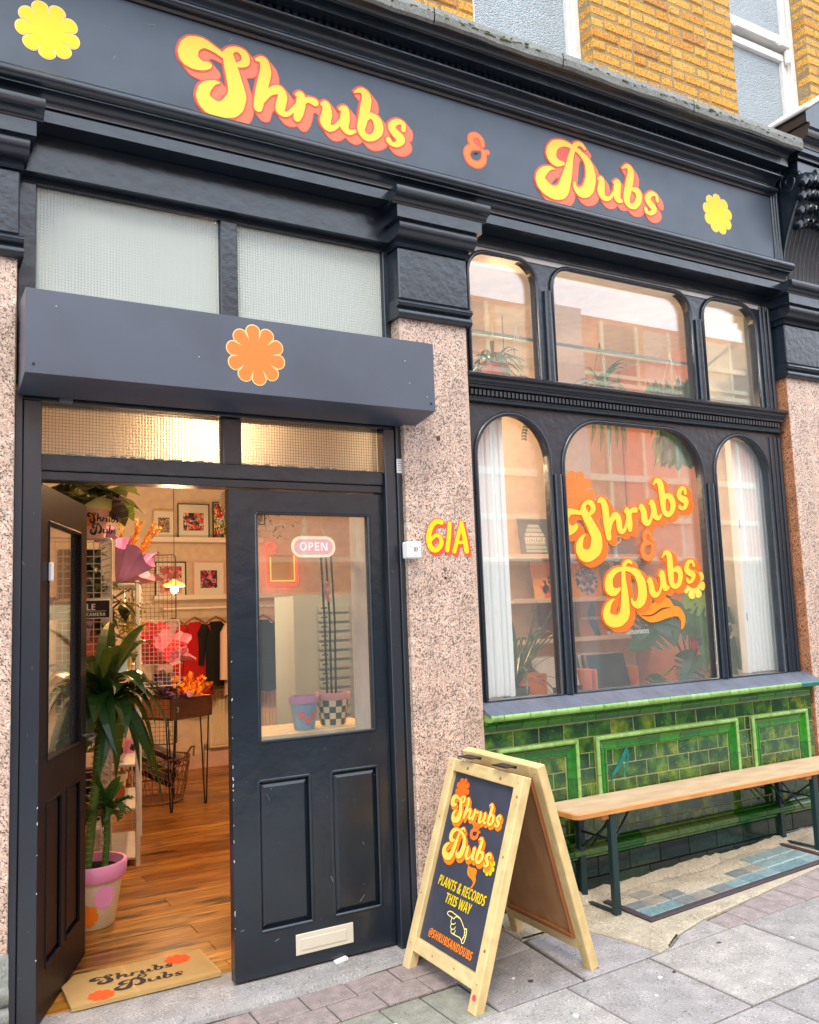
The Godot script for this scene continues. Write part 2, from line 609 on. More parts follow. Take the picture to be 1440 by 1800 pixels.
func materials() -> void:
	mat("granite", Color8(244, 246, 248), 0.5, T.granite, 1.9)
	mat("granite_side", Color8(226, 180, 146), 0.6, T.granite, 1.9)
	# the shop's dark paint: thick, slightly glossy
	mat("paint", Color8(26, 36, 46), 0.26, T.paint, 0.9, true, T.paint_bump, 0.12)
	mat("fascia_paint", Color8(68, 78, 92), 0.42, T.paint, 0.5, true, T.paint_bump, 0.03)
	mat("paint_smooth", Color8(24, 34, 46), 0.36, T.paint, 0.5, true, T.paint_bump, 0.03)
	mat("paint_rough", Color8(30, 40, 51), 0.28, T.paint, 1.6, true, T.paint_bump, 0.14)
	mat("metal_dark", Color8(64, 75, 93), 0.38, T.paint, 0.4)
	mat("paint_inner", Color8(34, 24, 26), 0.3, T.paint, 0.9, true, T.paint_bump, 0.05)
	for q in ["paint", "paint_smooth", "paint_rough", "metal_dark"]: M[q].metallic_specular = 0.8 if q in ["paint_smooth", "metal_dark"] else 0.62
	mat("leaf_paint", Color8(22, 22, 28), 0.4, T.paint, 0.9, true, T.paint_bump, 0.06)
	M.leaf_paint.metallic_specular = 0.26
	mat("sill_paint_skylit", Color8(92, 98, 113), 0.5, T.paint, 1.6, true, T.paint_bump, 0.5)  # lighter copy of the dark paint: light from the sky put into the colour
	mat("paint_nick", Color8(120, 126, 132), 0.8)
	mat("bare_chip", Color8(196, 190, 178), 0.8)
	mat("lead", Color8(150, 152, 146), 0.55, T.stone, 1.2, true, T.stone_bump, 0.3)
	mat("moss", Color8(116, 126, 70), 0.95, T.stone, 3.0, true, T.stone_bump, 0.8)
	mat("white_paint", Color8(226, 224, 220), 0.45, T.plaster, 1.0)
	mat("white_shutter", Color8(240, 244, 244), 0.4)
	for k in 5:
		mat("brick%d" % k, [Color8(232, 172, 76), Color8(240, 184, 88), Color8(222, 158, 66), Color8(226, 176, 96), Color8(206, 150, 82)][k], 0.9, T.brick, 3.0, true, T.stone_bump, 0.5)
	mat("mortar", Color8(186, 160, 118), 0.95, T.stone, 2.0, true, T.stone_bump, 0.4)
	for k in 6:
		mat("slab%d" % k, [Color8(184, 178, 178), Color8(192, 186, 184), Color8(176, 170, 170), Color8(186, 180, 182), Color8(196, 190, 186), Color8(180, 175, 174)][k], 0.85, T.stone, 1.4, true, T.stone_bump, 0.12)
	mat("paver_pink", Color8(184, 168, 166), 0.9, T.stone, 2.4, true, T.stone_bump, 0.2)
	mat("paver_grey", Color8(172, 172, 160), 0.9, T.stone, 2.4, true, T.stone_bump, 0.2)
	mat("joint", Color8(92, 88, 82), 0.95, T.stone, 3.0, true, T.stone_bump, 0.5)
	mat("cement", Color8(216, 202, 178), 0.9, T.stone, 1.1, true, T.stone_bump, 0.25)
	mat("step_stone", Color8(188, 184, 184), 0.85, T.stone, 1.3, true, T.stone_bump, 0.3)
	mat("asphalt", Color8(84, 84, 88), 0.9, T.stone, 2.0, true, T.stone_bump, 0.4)
	mat("iron", Color8(86, 72, 78), 0.7, T.stone, 4.0, true, T.stone_bump, 0.3)
	for k in 4:
		mat("block_glass%d" % k, [Color8(148, 182, 190), Color8(166, 192, 196), Color8(150, 156, 158), Color8(178, 172, 160)][k], 0.22 + 0.12 * k, T.stone, 4.0)
	# tiles
	for k in 7:
		var g := mat("tile%d" % k, [Color8(225, 255, 225), Color8(190, 235, 200), Color8(255, 255, 220), Color8(150, 215, 190), Color8(120, 190, 170), Color8(255, 250, 190), Color8(205, 240, 190)][k], 0.1, T.glaze, [1.2, 0.9, 0.8, 1.05, 0.95, 1.3, 1.4][k])
		g.uv1_offset = Vector3(0.13 * k, 0.29 * k, 0.41 * k)
		g.clearcoat_enabled = true
		g.clearcoat = 0.6
		g.clearcoat_roughness = 0.05
	mat("tile_bright", Color8(34, 118, 30), 0.1, T.glaze_plain, 4.0)
	mat("tile_bright2", Color8(46, 132, 26), 0.1, T.glaze_plain, 4.0)
	mat("tile_bright3", Color8(26, 104, 36), 0.1, T.glaze_plain, 4.0)
	mat("tile_nose", Color8(128, 172, 88), 0.14, T.glaze_plain, 3.0)
	mat("tile_nose2", Color8(142, 186, 104), 0.14, T.glaze_plain, 3.0)
	mat("tile_nose_teal", Color8(20, 118, 104), 0.14, T.glaze_plain, 3.0)
	mat("tile_base", Color8(92, 128, 66), 0.16, T.glaze_plain, 3.0)
	for k in 3: mat("tile_black%d" % k, [Color8(24, 46, 40), Color8(30, 54, 46), Color8(20, 38, 38)][k], 0.14, T.glaze_plain, 4.0)
	mat("grout", Color8(176, 182, 120), 0.9, T.stone, 3.0)
	# timber
	mat("pine", Color8(236, 212, 158), 0.6, T.wood, 1.0, false)
	mat("pine2", Color8(232, 208, 150), 0.6, T.wood, 1.0, false)
	mat("pine_pale", Color8(240, 228, 190), 0.65, T.wood, 1.0, false)
	mat("ply", Color8(188, 142, 100), 0.6, T.wood, 0.7, false)
	mat("ply_edge", Color8(166, 106, 62), 0.6, T.wood, 1.0, false)
	mat("bench_top", Color8(212, 184, 154), 0.55, T.wood, 0.55, false)
	mat("bench_edge", Color8(218, 156, 92), 0.5, T.wood, 0.8, false)
	mat("green_steel", Color8(26, 50, 52), 0.4)
	for k in 4: mat("board%d" % k, [Color8(192, 134, 58), Color8(208, 150, 66), Color8(168, 112, 46), Color8(198, 142, 70)][k], 0.3, T.wood_dark, 0.9, false)
	mat("chalk", Color8(62, 64, 78), 0.6, T.paint, 1.5)
	mat("walnut", Color8(96, 60, 42), 0.5, T.wood, 1.0, false)
	mat("box_ply", Color8(214, 154, 116), 0.7, T.wood, 1.0, false)
	mat("coir", Color8(255, 255, 255), 1.0, T.coir, 3.0, true, T.coir_bump, 0.8)
	# lettering
	mat("yellow", Color8(240, 200, 60), 0.5)
	mat("yellow_pure", Color8(240, 204, 4), 0.5)
	mat("yellow_soft", Color8(244, 210, 92), 0.5)
	mat("cream_line", Color8(255, 240, 150), 0.5)
	mat("coral", Color8(232, 112, 78), 0.5)
	mat("coral_line", Color8(214, 84, 64), 0.5)
	mat("orange", Color8(255, 136, 20), 0.5)
	mat("orange_deep", Color8(252, 108, 16), 0.5)
	mat("orange_line", Color8(196, 104, 24), 0.5)
	mat("orange_soft", Color8(238, 122, 46), 0.5)
	mat("pale_line", Color8(255, 214, 150), 0.5)
	mat("black_print", Color8(26, 24, 26), 0.8)
	mat("mat_red", Color8(240, 84, 26), 0.95)
	mat("mat_black", Color8(52, 42, 40), 0.95)
	mat("white", Color8(240, 240, 240), 0.5)
	mat("pale_grey", Color8(206, 206, 206), 0.5)
	mat("black", Color8(20, 20, 22), 0.5)
	mat("steel", Color8(190, 190, 186), 0.35).metallic = 0.85
	mat("chrome", Color8(226, 224, 218), 0.2).metallic = 0.9
	mat("brass", Color8(206, 190, 150), 0.35).metallic = 0.6
	mat("letter_plate", Color8(214, 206, 188), 0.4)
	# glass
	var g1 := mat("glass", Color(0.9, 0.95, 0.94, 0.03), 0.0)
	g1.transparency = BaseMaterial3D.TRANSPARENCY_ALPHA
	g1.metallic_specular = 0.5
	var g2 := mat("glass_reeded", Color(0.84, 0.87, 0.85, 0.8), 0.2, null, 1.0, true, T.reed, 0.3)
	g2.uv1_scale = Vector3(5, 5, 5)
	g2.transparency = BaseMaterial3D.TRANSPARENCY_ALPHA
	var g3 := mat("glass_wired", Color(0.97, 0.96, 0.92, 0.12), 0.3, null, 1.0, true, T.reed, 0.2)
	g3.uv1_scale = Vector3(5, 5, 5)
	g3.refraction_enabled = true
	g3.refraction_scale = 0.05
	var g4 := mat("glass_obscure", Color(0.72, 0.77, 0.80, 0.7), 0.2, null, 1.0, true, T.ripple_bump, 1.2)
	g4.uv1_scale = Vector3(2.5, 5, 2.5)
	g4.transparency = BaseMaterial3D.TRANSPARENCY_ALPHA
	mat("wire", Color8(120, 112, 96), 0.6)
	mat("putty", Color8(218, 220, 206), 0.8, T.stone, 6.0, true, T.stone_bump, 0.6)
	# room
	mat("wall_peach", Color8(226, 206, 182), 0.9, T.plaster, 0.8)
	mat("wall_pink", Color8(226, 186, 170), 0.9, T.plaster, 0.8)
	mat("wall_terracotta", Color8(212, 150, 126), 0.9, T.plaster, 0.8)
	mat("wall_grey", Color8(208, 204, 192), 0.8, T.plaster, 0.8)
	mat("ceiling", Color8(236, 232, 226), 0.9, T.plaster, 0.8)
	mat("shelf", Color8(238, 228, 214), 0.5)
	mat("radiator", Color8(232, 216, 186), 0.4)
	# plants
	leafmat("leaf_dark", Color8(26, 70, 30), 0.28)
	leafmat("leaf_mid", Color8(44, 100, 38), 0.32)
	leafmat("leaf_light", Color8(112, 150, 44), 0.4)
	leafmat("leaf_blue", Color8(56, 96, 70), 0.4)
	leafmat("leaf_bronze", Color8(54, 54, 34), 0.3)
	mat("cane", Color8(86, 118, 44), 0.6)
	mat("cane_ring", Color8(146, 160, 96), 0.7)
	mat("stem_dark", Color8(38, 58, 30), 0.5)
	mat("soil", Color8(34, 26, 22), 1.0, T.stone, 6.0, true, T.stone_bump, 1.0)
	mat("pot_pink", Color8(250, 160, 204), 0.55)
	mat("pot_cream", Color8(240, 226, 190), 0.6)
	mat("pot_blue", Color8(136, 178, 214), 0.6)
	mat("pot_lilac", Color8(206, 160, 206), 0.6)
	mat("pot_rose", Color8(222, 164, 166), 0.6)
	mat("pot_yellow", Color8(238, 228, 150), 0.6)
	mat("pot_coral", Color8(232, 112, 104), 0.5)
	mat("pot_grey", Color8(60, 70, 66), 0.6)
	mat("terracotta", Color8(186, 92, 60), 0.8)
	mat("blush", Color8(250, 190, 176), 0.6)
	mat("tissue_lilac", Color8(206, 148, 206), 0.8)
	mat("tissue_pink", Color8(246, 170, 196), 0.8)
	mat("tissue_red", Color8(236, 70, 90), 0.8)
	mat("pampas", Color8(236, 172, 58), 0.95)
	mat("feather_orange", Color8(228, 132, 24), 0.95)
	mat("feather_purple", Color8(128, 84, 130), 0.95)
	mat("moss_flower", Color8(176, 164, 50), 0.95)
	mat("cloth_red", Color8(178, 14, 16), 0.95)
	mat("cloth_black", Color8(18, 18, 22), 0.95)
	mat("cloth_cream", Color8(226, 196, 178), 0.95)
	mat("cloth_print", Color8(206, 160, 170), 0.95)
	mat("cloth_denim", Color8(32, 36, 52), 0.95)
	mat("wicker", Color8(162, 112, 76), 0.7)
	mat("grid_white", Color8(206, 204, 200), 0.45)
	mat("grid_dark", Color8(60, 52, 50), 0.5)
	mat("cardboard", Color8(206, 150, 98), 0.8)
	mat("crate_orange", Color8(216, 116, 52), 0.6)
	mat("sleeve_white", Color8(226, 222, 212), 0.5)
	mat("sleeve_black", Color8(26, 28, 32), 0.3)
	mat("sleeve_plum", Color8(92, 38, 66), 0.4)
	mat("sleeve_slate", Color8(104, 118, 128), 0.45)
	mat("sleeve_ochre", Color8(232, 152, 36), 0.45)
	mat("sleeve_tan", Color8(178, 116, 60), 0.45)
	mat("sleeve_violet", Color8(58, 50, 66), 0.4)
	mat("card_pale", Color8(186, 212, 210), 0.6)
	glow("neon_red", Color8(255, 46, 22), 1.6)
	glow("neon_amber", Color8(255, 130, 40), 1.6)
	glow("lamp_shade", Color8(255, 186, 88), 0.9)
	glow("bulb", Color8(255, 220, 160), 4.0)
	# opposite side of the street
	mat("salmon", Color8(226, 138, 112), 0.85, T.plaster, 0.5)
	mat("salmon_light", Color8(232, 168, 144), 0.85, T.plaster, 0.5)
	mat("frame_green", Color8(236, 238, 204), 0.6)
	mat("render_grey", Color8(206, 204, 204), 0.9, T.plaster, 0.5)
	mat("curtain", Color8(222, 206, 182), 0.9)
	mat("blind_tan", Color8(216, 170, 110), 0.9)
	mat("pane_dark", Color8(96, 92, 90), 0.15)
	mat("street_dark", Color8(46, 44, 46), 0.6)
	mat("cabinet_grey", Color8(156, 172, 174), 0.5)
	mat("slate_blue", Color8(104, 124, 132), 0.7, T.plaster, 0.5)
# ------------------------------------------------------------------ lettering
# brush strokes of the two words: x, y, half-width in metres at the size of the fascia sign
const W_SHRUBS := [[-0.4413, 0.0378, 0.0164, -0.4780, 0.0286, 0.0245, -0.5266, 0.0524, 0.0437, -0.5152, 0.1077, 0.0374, -0.4650, 0.1333, 0.0230, -0.4146, 0.1201, 0.0149, -0.3709, 0.1012, 0.0125], [-0.3577, 0.1120, 0.0184, -0.3459, 0.1309, 0.0168, -0.3126, 0.1514, 0.0119, -0.2777, 0.1379, 0.0187, -0.2733, 0.1014, 0.0187, -0.3037, 0.0803, 0.0127], [-0.3519, 0.1137, 0.0252, -0.3388, 0.0580, 0.0319, -0.3232, -0.0055, 0.0361, -0.3134, -0.0665, 0.0419, -0.3381, -0.1239, 0.0458, -0.3873, -0.1514, 0.0362, -0.4370, -0.1448, 0.0391, -0.4652, -0.1110, 0.0309, -0.4536, -0.0678, 0.0245, -0.4181, -0.0360, 0.0115, -0.3938, -0.0291, 0.0041], [-0.2222, 0.1296, 0.0069, -0.1897, 0.1350, 0.0191, -0.1786, 0.0922, 0.0260, -0.1918, 0.0276, 0.0276, -0.2066, -0.0369, 0.0257, -0.2179, -0.0958, 0.0205], [-0.1917, -0.0543, 0.0103, -0.1634, -0.0102, 0.0156, -0.1232, 0.0149, 0.0227, -0.1001, -0.0031, 0.0210, -0.1071, -0.0442, 0.0244, -0.1131, -0.0806, 0.0209, -0.0873, -0.0937, 0.0122, -0.0587, -0.0704, 0.0106, -0.0386, -0.0405, 0.0080], [-0.0319, 0.0159, 0.0080, -0.0113, 0.0198, 0.0178, -0.0112, -0.0137, 0.0231, -0.0213, -0.0604, 0.0239, -0.0328, -0.0968, 0.0177], [-0.0098, -0.0265, 0.0089, 0.0215, 0.0059, 0.0134, 0.0576, 0.0033, 0.0189], [0.0941, 0.0043, 0.0091, 0.1144, 0.0071, 0.0191, 0.1187, -0.0320, 0.0255, 0.1082, -0.0775, 0.0272, 0.1259, -0.1033, 0.0182, 0.1596, -0.0893, 0.0119, 0.1867, -0.0544, 0.0101], [0.1849, 0.0054, 0.0074, 0.2113, 0.0107, 0.0186, 0.2099, -0.0349, 0.0250, 0.2048, -0.0768, 0.0222, 0.2285, -0.0986, 0.0139, 0.2593, -0.0854, 0.0084], [0.2660, 0.1131, 0.0047, 0.3012, 0.1303, 0.0142, 0.3275, 0.1082, 0.0247, 0.3196, 0.0489, 0.0275, 0.3037, -0.0194, 0.0245, 0.2924, -0.0679, 0.0206, 0.3144, -0.0987, 0.0188, 0.3533, -0.0936, 0.0171, 0.3860, -0.0532, 0.0239, 0.3820, -0.0045, 0.0249, 0.3475, 0.0150, 0.0152, 0.3173, -0.0158, 0.0085], [0.5234, -0.0108, 0.0137, 0.5266, 0.0182, 0.0118, 0.4924, 0.0224, 0.0146, 0.4590, -0.0105, 0.0194, 0.4778, -0.0392, 0.0233, 0.5091, -0.0630, 0.0234, 0.4835, -0.0972, 0.0136, 0.4515, -0.0977, 0.0116, 0.4401, -0.0838, 0.0154]]
const W_DUBS := [[-0.2638, 0.0203, 0.0098, -0.3174, 0.0165, 0.0253, -0.3465, 0.0535, 0.0350, -0.3191, 0.1112, 0.0274, -0.2552, 0.1376, 0.0178, -0.1907, 0.1302, 0.0140, -0.1353, 0.1078, 0.0171, -0.0857, 0.0619, 0.0283, -0.0739, -0.0145, 0.0374, -0.1023, -0.0925, 0.0381, -0.1530, -0.1213, 0.0278, -0.1908, -0.1011, 0.0139, -0.1931, -0.0751, 0.0089], [-0.1059, 0.1437, 0.0101, -0.1310, 0.1628, 0.0121, -0.1719, 0.1474, 0.0150, -0.2053, 0.0803, 0.0179, -0.2273, 0.0040, 0.0257, -0.2535, -0.0726, 0.0353, -0.2886, -0.1435, 0.0409, -0.3535, -0.1628, 0.0385, -0.4121, -0.1357, 0.0401, -0.4300, -0.0948, 0.0305, -0.4023, -0.0538, 0.0230, -0.3586, -0.0281, 0.0106, -0.3311, -0.0270, 0.0039], [-0.0188, -0.0130, 0.0082, 0.0052, -0.0103, 0.0184, 0.0017, -0.0518, 0.0245, -0.0036, -0.0890, 0.0265, 0.0191, -0.1167, 0.0174, 0.0585, -0.1083, 0.0113, 0.0917, -0.0685, 0.0093], [0.0968, -0.0090, 0.0073, 0.1273, -0.0040, 0.0208, 0.1161, -0.0541, 0.0270, 0.1168, -0.0996, 0.0228, 0.1486, -0.1075, 0.0094], [0.1685, 0.0936, 0.0042, 0.2079, 0.1139, 0.0138, 0.2345, 0.0921, 0.0234, 0.2221, 0.0336, 0.0275, 0.1994, -0.0360, 0.0274, 0.1873, -0.0938, 0.0231, 0.2083, -0.1216, 0.0168, 0.2506, -0.1128, 0.0190, 0.2848, -0.0640, 0.0234, 0.2765, -0.0240, 0.0234, 0.2389, -0.0182, 0.0117], [0.4300, -0.0445, 0.0131, 0.4254, -0.0154, 0.0109, 0.3864, -0.0124, 0.0152, 0.3512, -0.0499, 0.0215, 0.3729, -0.0781, 0.0237, 0.4022, -0.1047, 0.0195, 0.3700, -0.1347, 0.0129, 0.3387, -0.1327, 0.0118, 0.3330, -0.1152, 0.0139]]
const W_AMP := [[0.0400, 0.0360, 0.0110, 0.0340, 0.0660, 0.0120, 0.0040, 0.0820, 0.0130, -0.0300, 0.0640, 0.0150, -0.0280, 0.0300, 0.0150, 0.0020, 0.0140, 0.0110, 0.0200, 0.0140, 0.0080], [0.0040, 0.0120, 0.0100, -0.0380, 0.0040, 0.0150, -0.0600, -0.0300, 0.0180, -0.0420, -0.0700, 0.0180, 0.0040, -0.0780, 0.0170, 0.0400, -0.0500, 0.0150, 0.0460, -0.0100, 0.0120, 0.0340, 0.0100, 0.0080], [0.0460, -0.0060, 0.0090, 0.0700, 0.0060, 0.0100]]
const W_AMP_LINE := [[-0.0120, -0.0200, 0.0035, 0.0100, -0.0140, 0.0025]]

func curve(st: Array, per := 5) -> Array:
	# Catmull-Rom through x, y, r triples
	var p := []
	for k in range(0, st.size(), 3): p.append(Vector3(st[k], st[k + 1], st[k + 2]))
	var out := []
	for k in p.size() - 1:
		var a: Vector3 = p[maxi(k - 1, 0)]
		var b: Vector3 = p[k]
		var c: Vector3 = p[k + 1]
		var d: Vector3 = p[mini(k + 2, p.size() - 1)]
		for j in per:
			var t := float(j) / per
			out.append(0.5 * (2.0 * b + (c - a) * t + (2.0 * a - 5.0 * b + 4.0 * c - d) * t * t + (3.0 * b - a - 3.0 * c + d) * t * t * t))
	out.append(p[-1])
	return out

func unite(shape: Array, add: PackedVector2Array) -> Array:
	# shape = [outers, holes]
	var outs: Array = shape[0]
	var holes := []
	for h in shape[1]:
		for q in Geometry2D.clip_polygons(h, add): holes.append(q)
	var cur := add
	var keep := []
	for o in outs:
		var res := Geometry2D.merge_polygons(o, cur)
		var solid := []
		for q in res:
			if Geometry2D.is_polygon_clockwise(q): holes.append(q)
			else: solid.append(q)
		if solid.size() == 1: cur = solid[0]
		else: keep.append(o)
	keep.append(cur)
	return [keep, holes]

func strokes(list: Array, grow := 0.0, per := 5) -> Array:
	var shape := [[], []]
	for st in list:
		var c := curve(st, per)
		for k in c.size() - 1:
			var pts := PackedVector2Array()
			for e in [c[k], c[k + 1]]:
				var rr: float = maxf(e.z, 0.0004) + grow
				for s in 12: pts.append(Vector2(e.x, e.y) + Vector2(cos(TAU * s / 12.0), sin(TAU * s / 12.0)) * rr)
			var hull := Geometry2D.convex_hull(pts)
			hull.remove_at(hull.size() - 1)
			if Geometry2D.is_polygon_clockwise(hull): hull.reverse()
			shape = unite(shape, hull)
	return shape

func grown(shape: Array, d: float) -> Array:
	var res := [[], []]
	for o in shape[0]:
		for q in Geometry2D.offset_polygon(o, d, Geometry2D.JOIN_ROUND):
			if Geometry2D.is_polygon_clockwise(q): res[1].append(q)
			else:
				var h: Array = res[1]
				res = unite(res, q)
	var hs := []
	for h in shape[1]:
		var hh: PackedVector2Array = h.duplicate()
		if Geometry2D.is_polygon_clockwise(hh): hh.reverse()
		for q in Geometry2D.offset_polygon(hh, -d, Geometry2D.JOIN_ROUND):
			if not Geometry2D.is_polygon_clockwise(q): hs.append(q)
	res[1] = hs
	return res

func dragged(shape: Array, by: Vector2, steps := 9) -> Array:
	var res := [shape[0].duplicate(), []]
	# a drop shade: what the outline sweeps over; small counters close up
	var hs := []
	for h in shape[1]: hs.append(h.duplicate())
	res[1] = hs
	for k in range(1, steps + 1):
		var o2 := by * float(k) / steps
		for o in shape[0]:
			var q := PackedVector2Array()
			for p in o: q.append(p + o2)
			var before: Array = res[1]
			var r2 := unite([res[0], []], q)
			# counters stay open only where the moved counter is open too
			var keep := []
			for h in before:
				for m in shape[1]:
					var mm := PackedVector2Array()
					for p in m: mm.append(p + o2)
					for x in Geometry2D.intersect_polygons(h, mm): keep.append(x)
				var outside := Geometry2D.clip_polygons(h, q)
				for x in outside: keep.append(x)
			res = [r2[0], keep]
			for h in r2[1]: res[1].append(h)
	return res

func shape_mesh(shape: Array, z := 0.0) -> ArrayMesh:
	var m := MB.new()
	var hs := []
	for h in shape[1]:
		var hh: PackedVector2Array = h.duplicate()
		if Geometry2D.is_polygon_clockwise(hh): hh.reverse()
		hs.append(hh)
	m.flat(poly_holes(shape[0], hs), z)
	return m.mesh()

var W := {}

func build_words() -> void:
	for w in [["shrubs", W_SHRUBS], ["dubs", W_DUBS]]:
		var s := strokes(w[1])
		W[w[0]] = shape_mesh(s)
		var o := grown(s, 0.0075)
		W[w[0] + "_line"] = shape_mesh(o)
		var sh := dragged(o, Vector2(0.030, -0.031))
		W[w[0] + "_shade"] = shape_mesh(sh)
		W[w[0] + "_rim"] = shape_mesh(grown(sh, 0.004))
	var a := strokes(W_AMP)
	W.amp = shape_mesh(a)
	W.amp_rim = shape_mesh(grown(a, 0.006))
	W.amp_line = shape_mesh(strokes(W_AMP_LINE))
	# house number in brush capitals
	var n := strokes([
		[0.03, 0.085, 0.012, 0.0, 0.088, 0.013, -0.03, 0.06, 0.013, -0.045, 0.01, 0.014, -0.035, -0.035, 0.014, -0.005, -0.045, 0.013, 0.022, -0.02, 0.013, 0.02, 0.012, 0.011, -0.005, 0.022, 0.009, -0.035, 0.0, 0.009],
		[0.075, 0.08, 0.011, 0.068, 0.02, 0.012, 0.055, -0.045, 0.013],
		[0.142, 0.085, 0.01, 0.12, 0.02, 0.011, 0.095, -0.052, 0.012],
		[0.142, 0.085, 0.011, 0.155, 0.02, 0.013, 0.165, -0.05, 0.014],
		[0.108, -0.012, 0.008, 0.158, -0.008, 0.008]], 0.0, 4)
	W.num = shape_mesh(n)
	W.num_shade = shape_mesh(dragged(grown(n, 0.004), Vector2(0.011, -0.013), 4))

func lettering(parent: Node, nm: String, word: String, at: Vector3, sc: float, turn: float, fill: String, line: String, shade: String, rim := "", step := 0.0015, rx := Vector3.ZERO) -> Node3D:
	# thin coats of paint or vinyl, one over the other
	var g := Node3D.new()
	g.name = nm
	parent.add_child(g, true)
	g.position = at
	g.rotation_degrees = rx
	g.rotate_object_local(Vector3.BACK, deg_to_rad(turn))
	g.scale = Vector3(sc, sc, 1)
	var z := 0.0
	if rim != "":
		part(g, "edge", W[word + "_rim"], M[rim], Vector3(0, 0, z)); z += step
	part(g, "drop_shade", W[word + "_shade"], M[shade], Vector3(0, 0, z)); z += step
	part(g, "outline", W[word + "_line"], M[line], Vector3(0, 0, z)); z += step
	part(g, "fill", W[word], M[fill], Vector3(0, 0, z))
	return g

func painted_flower(parent: Node, nm: String, at: Vector3, r: float, m: Material, rim = null, petals := 9, turn := 0.2, rx := Vector3.ZERO, slit := 0.5) -> void:
	var f := MB.new()
	f.flat([flower(Vector2.ZERO, r, petals, turn, slit)], 0.0)
	var o := part(parent, nm, f, m, at + Vector3(0, 0, 0.0015), rx)
	if rim != null:
		var e := MB.new()
		e.flat(Geometry2D.offset_polygon(flower(Vector2.ZERO, r, petals, turn, slit), r * 0.035, Geometry2D.JOIN_ROUND), -0.0012)
		part(o, "edge", e, rim)
# ------------------------------------------------------------------ ground
func gy(x: float, z: float) -> float:
	# the pavement climbs along the street and falls to the kerb
	return 0.062 + 0.035 * x - 0.02 * z

func on_ground(poly: PackedVector2Array, h: float, bev := 0.004) -> MB:
	# a slab whose top lies at height h over the pavement's bed; poly in (x, z)
	var m := MB.new()
	var inner := Geometry2D.offset_polygon(poly, -bev, Geometry2D.JOIN_MITER)
	var top: PackedVector2Array = inner[0] if inner.size() > 0 else poly
	var ix := Geometry2D.triangulate_polygon(top)
	for k in range(0, ix.size(), 3):
		var q := []
		for j in 3:
			var p := top[ix[k + j]]
			q.append(Vector3(p.x, gy(p.x, p.y) + h, p.y))
		m.tri(q[0], q[1], q[2], Vector3.UP)
	var cen := Vector2.ZERO
	for p in poly: cen += p / poly.size()
	for k in poly.size():
		var a := poly[k]
		var b := poly[(k + 1) % poly.size()]
		var a2 := a
		var b2 := b
		if top.size() == poly.size():
			var da := 1e9
			var db := 1e9
			for q in top:
				if q.distance_to(a) < da:
					da = q.distance_to(a); a2 = q
				if q.distance_to(b) < db:
					db = q.distance_to(b); b2 = q
		var d := (b - a).normalized()
		var nn := Vector3(d.y, 0, -d.x)
		if nn.dot(Vector3(cen.x - a.x, 0, cen.y - a.y)) > 0.0: nn = -nn
		var A := Vector3(a.x, gy(a.x, a.y) + h - bev, a.y)
		var B := Vector3(b.x, gy(b.x, b.y) + h - bev, b.y)
		m.quad(A, B, Vector3(b2.x, gy(b2.x, b2.y) + h, b2.y), Vector3(a2.x, gy(a2.x, a2.y) + h, a2.y), (nn + Vector3.UP).normalized())
		m.quad(A, B, B - Vector3(0, 0.03, 0), A - Vector3(0, 0.03, 0), nn)
	return m

func quadp(a: Array) -> PackedVector2Array:
	var p := PackedVector2Array()
	for k in range(0, a.size(), 2): p.append(Vector2(a[k], a[k + 1]))
	return p

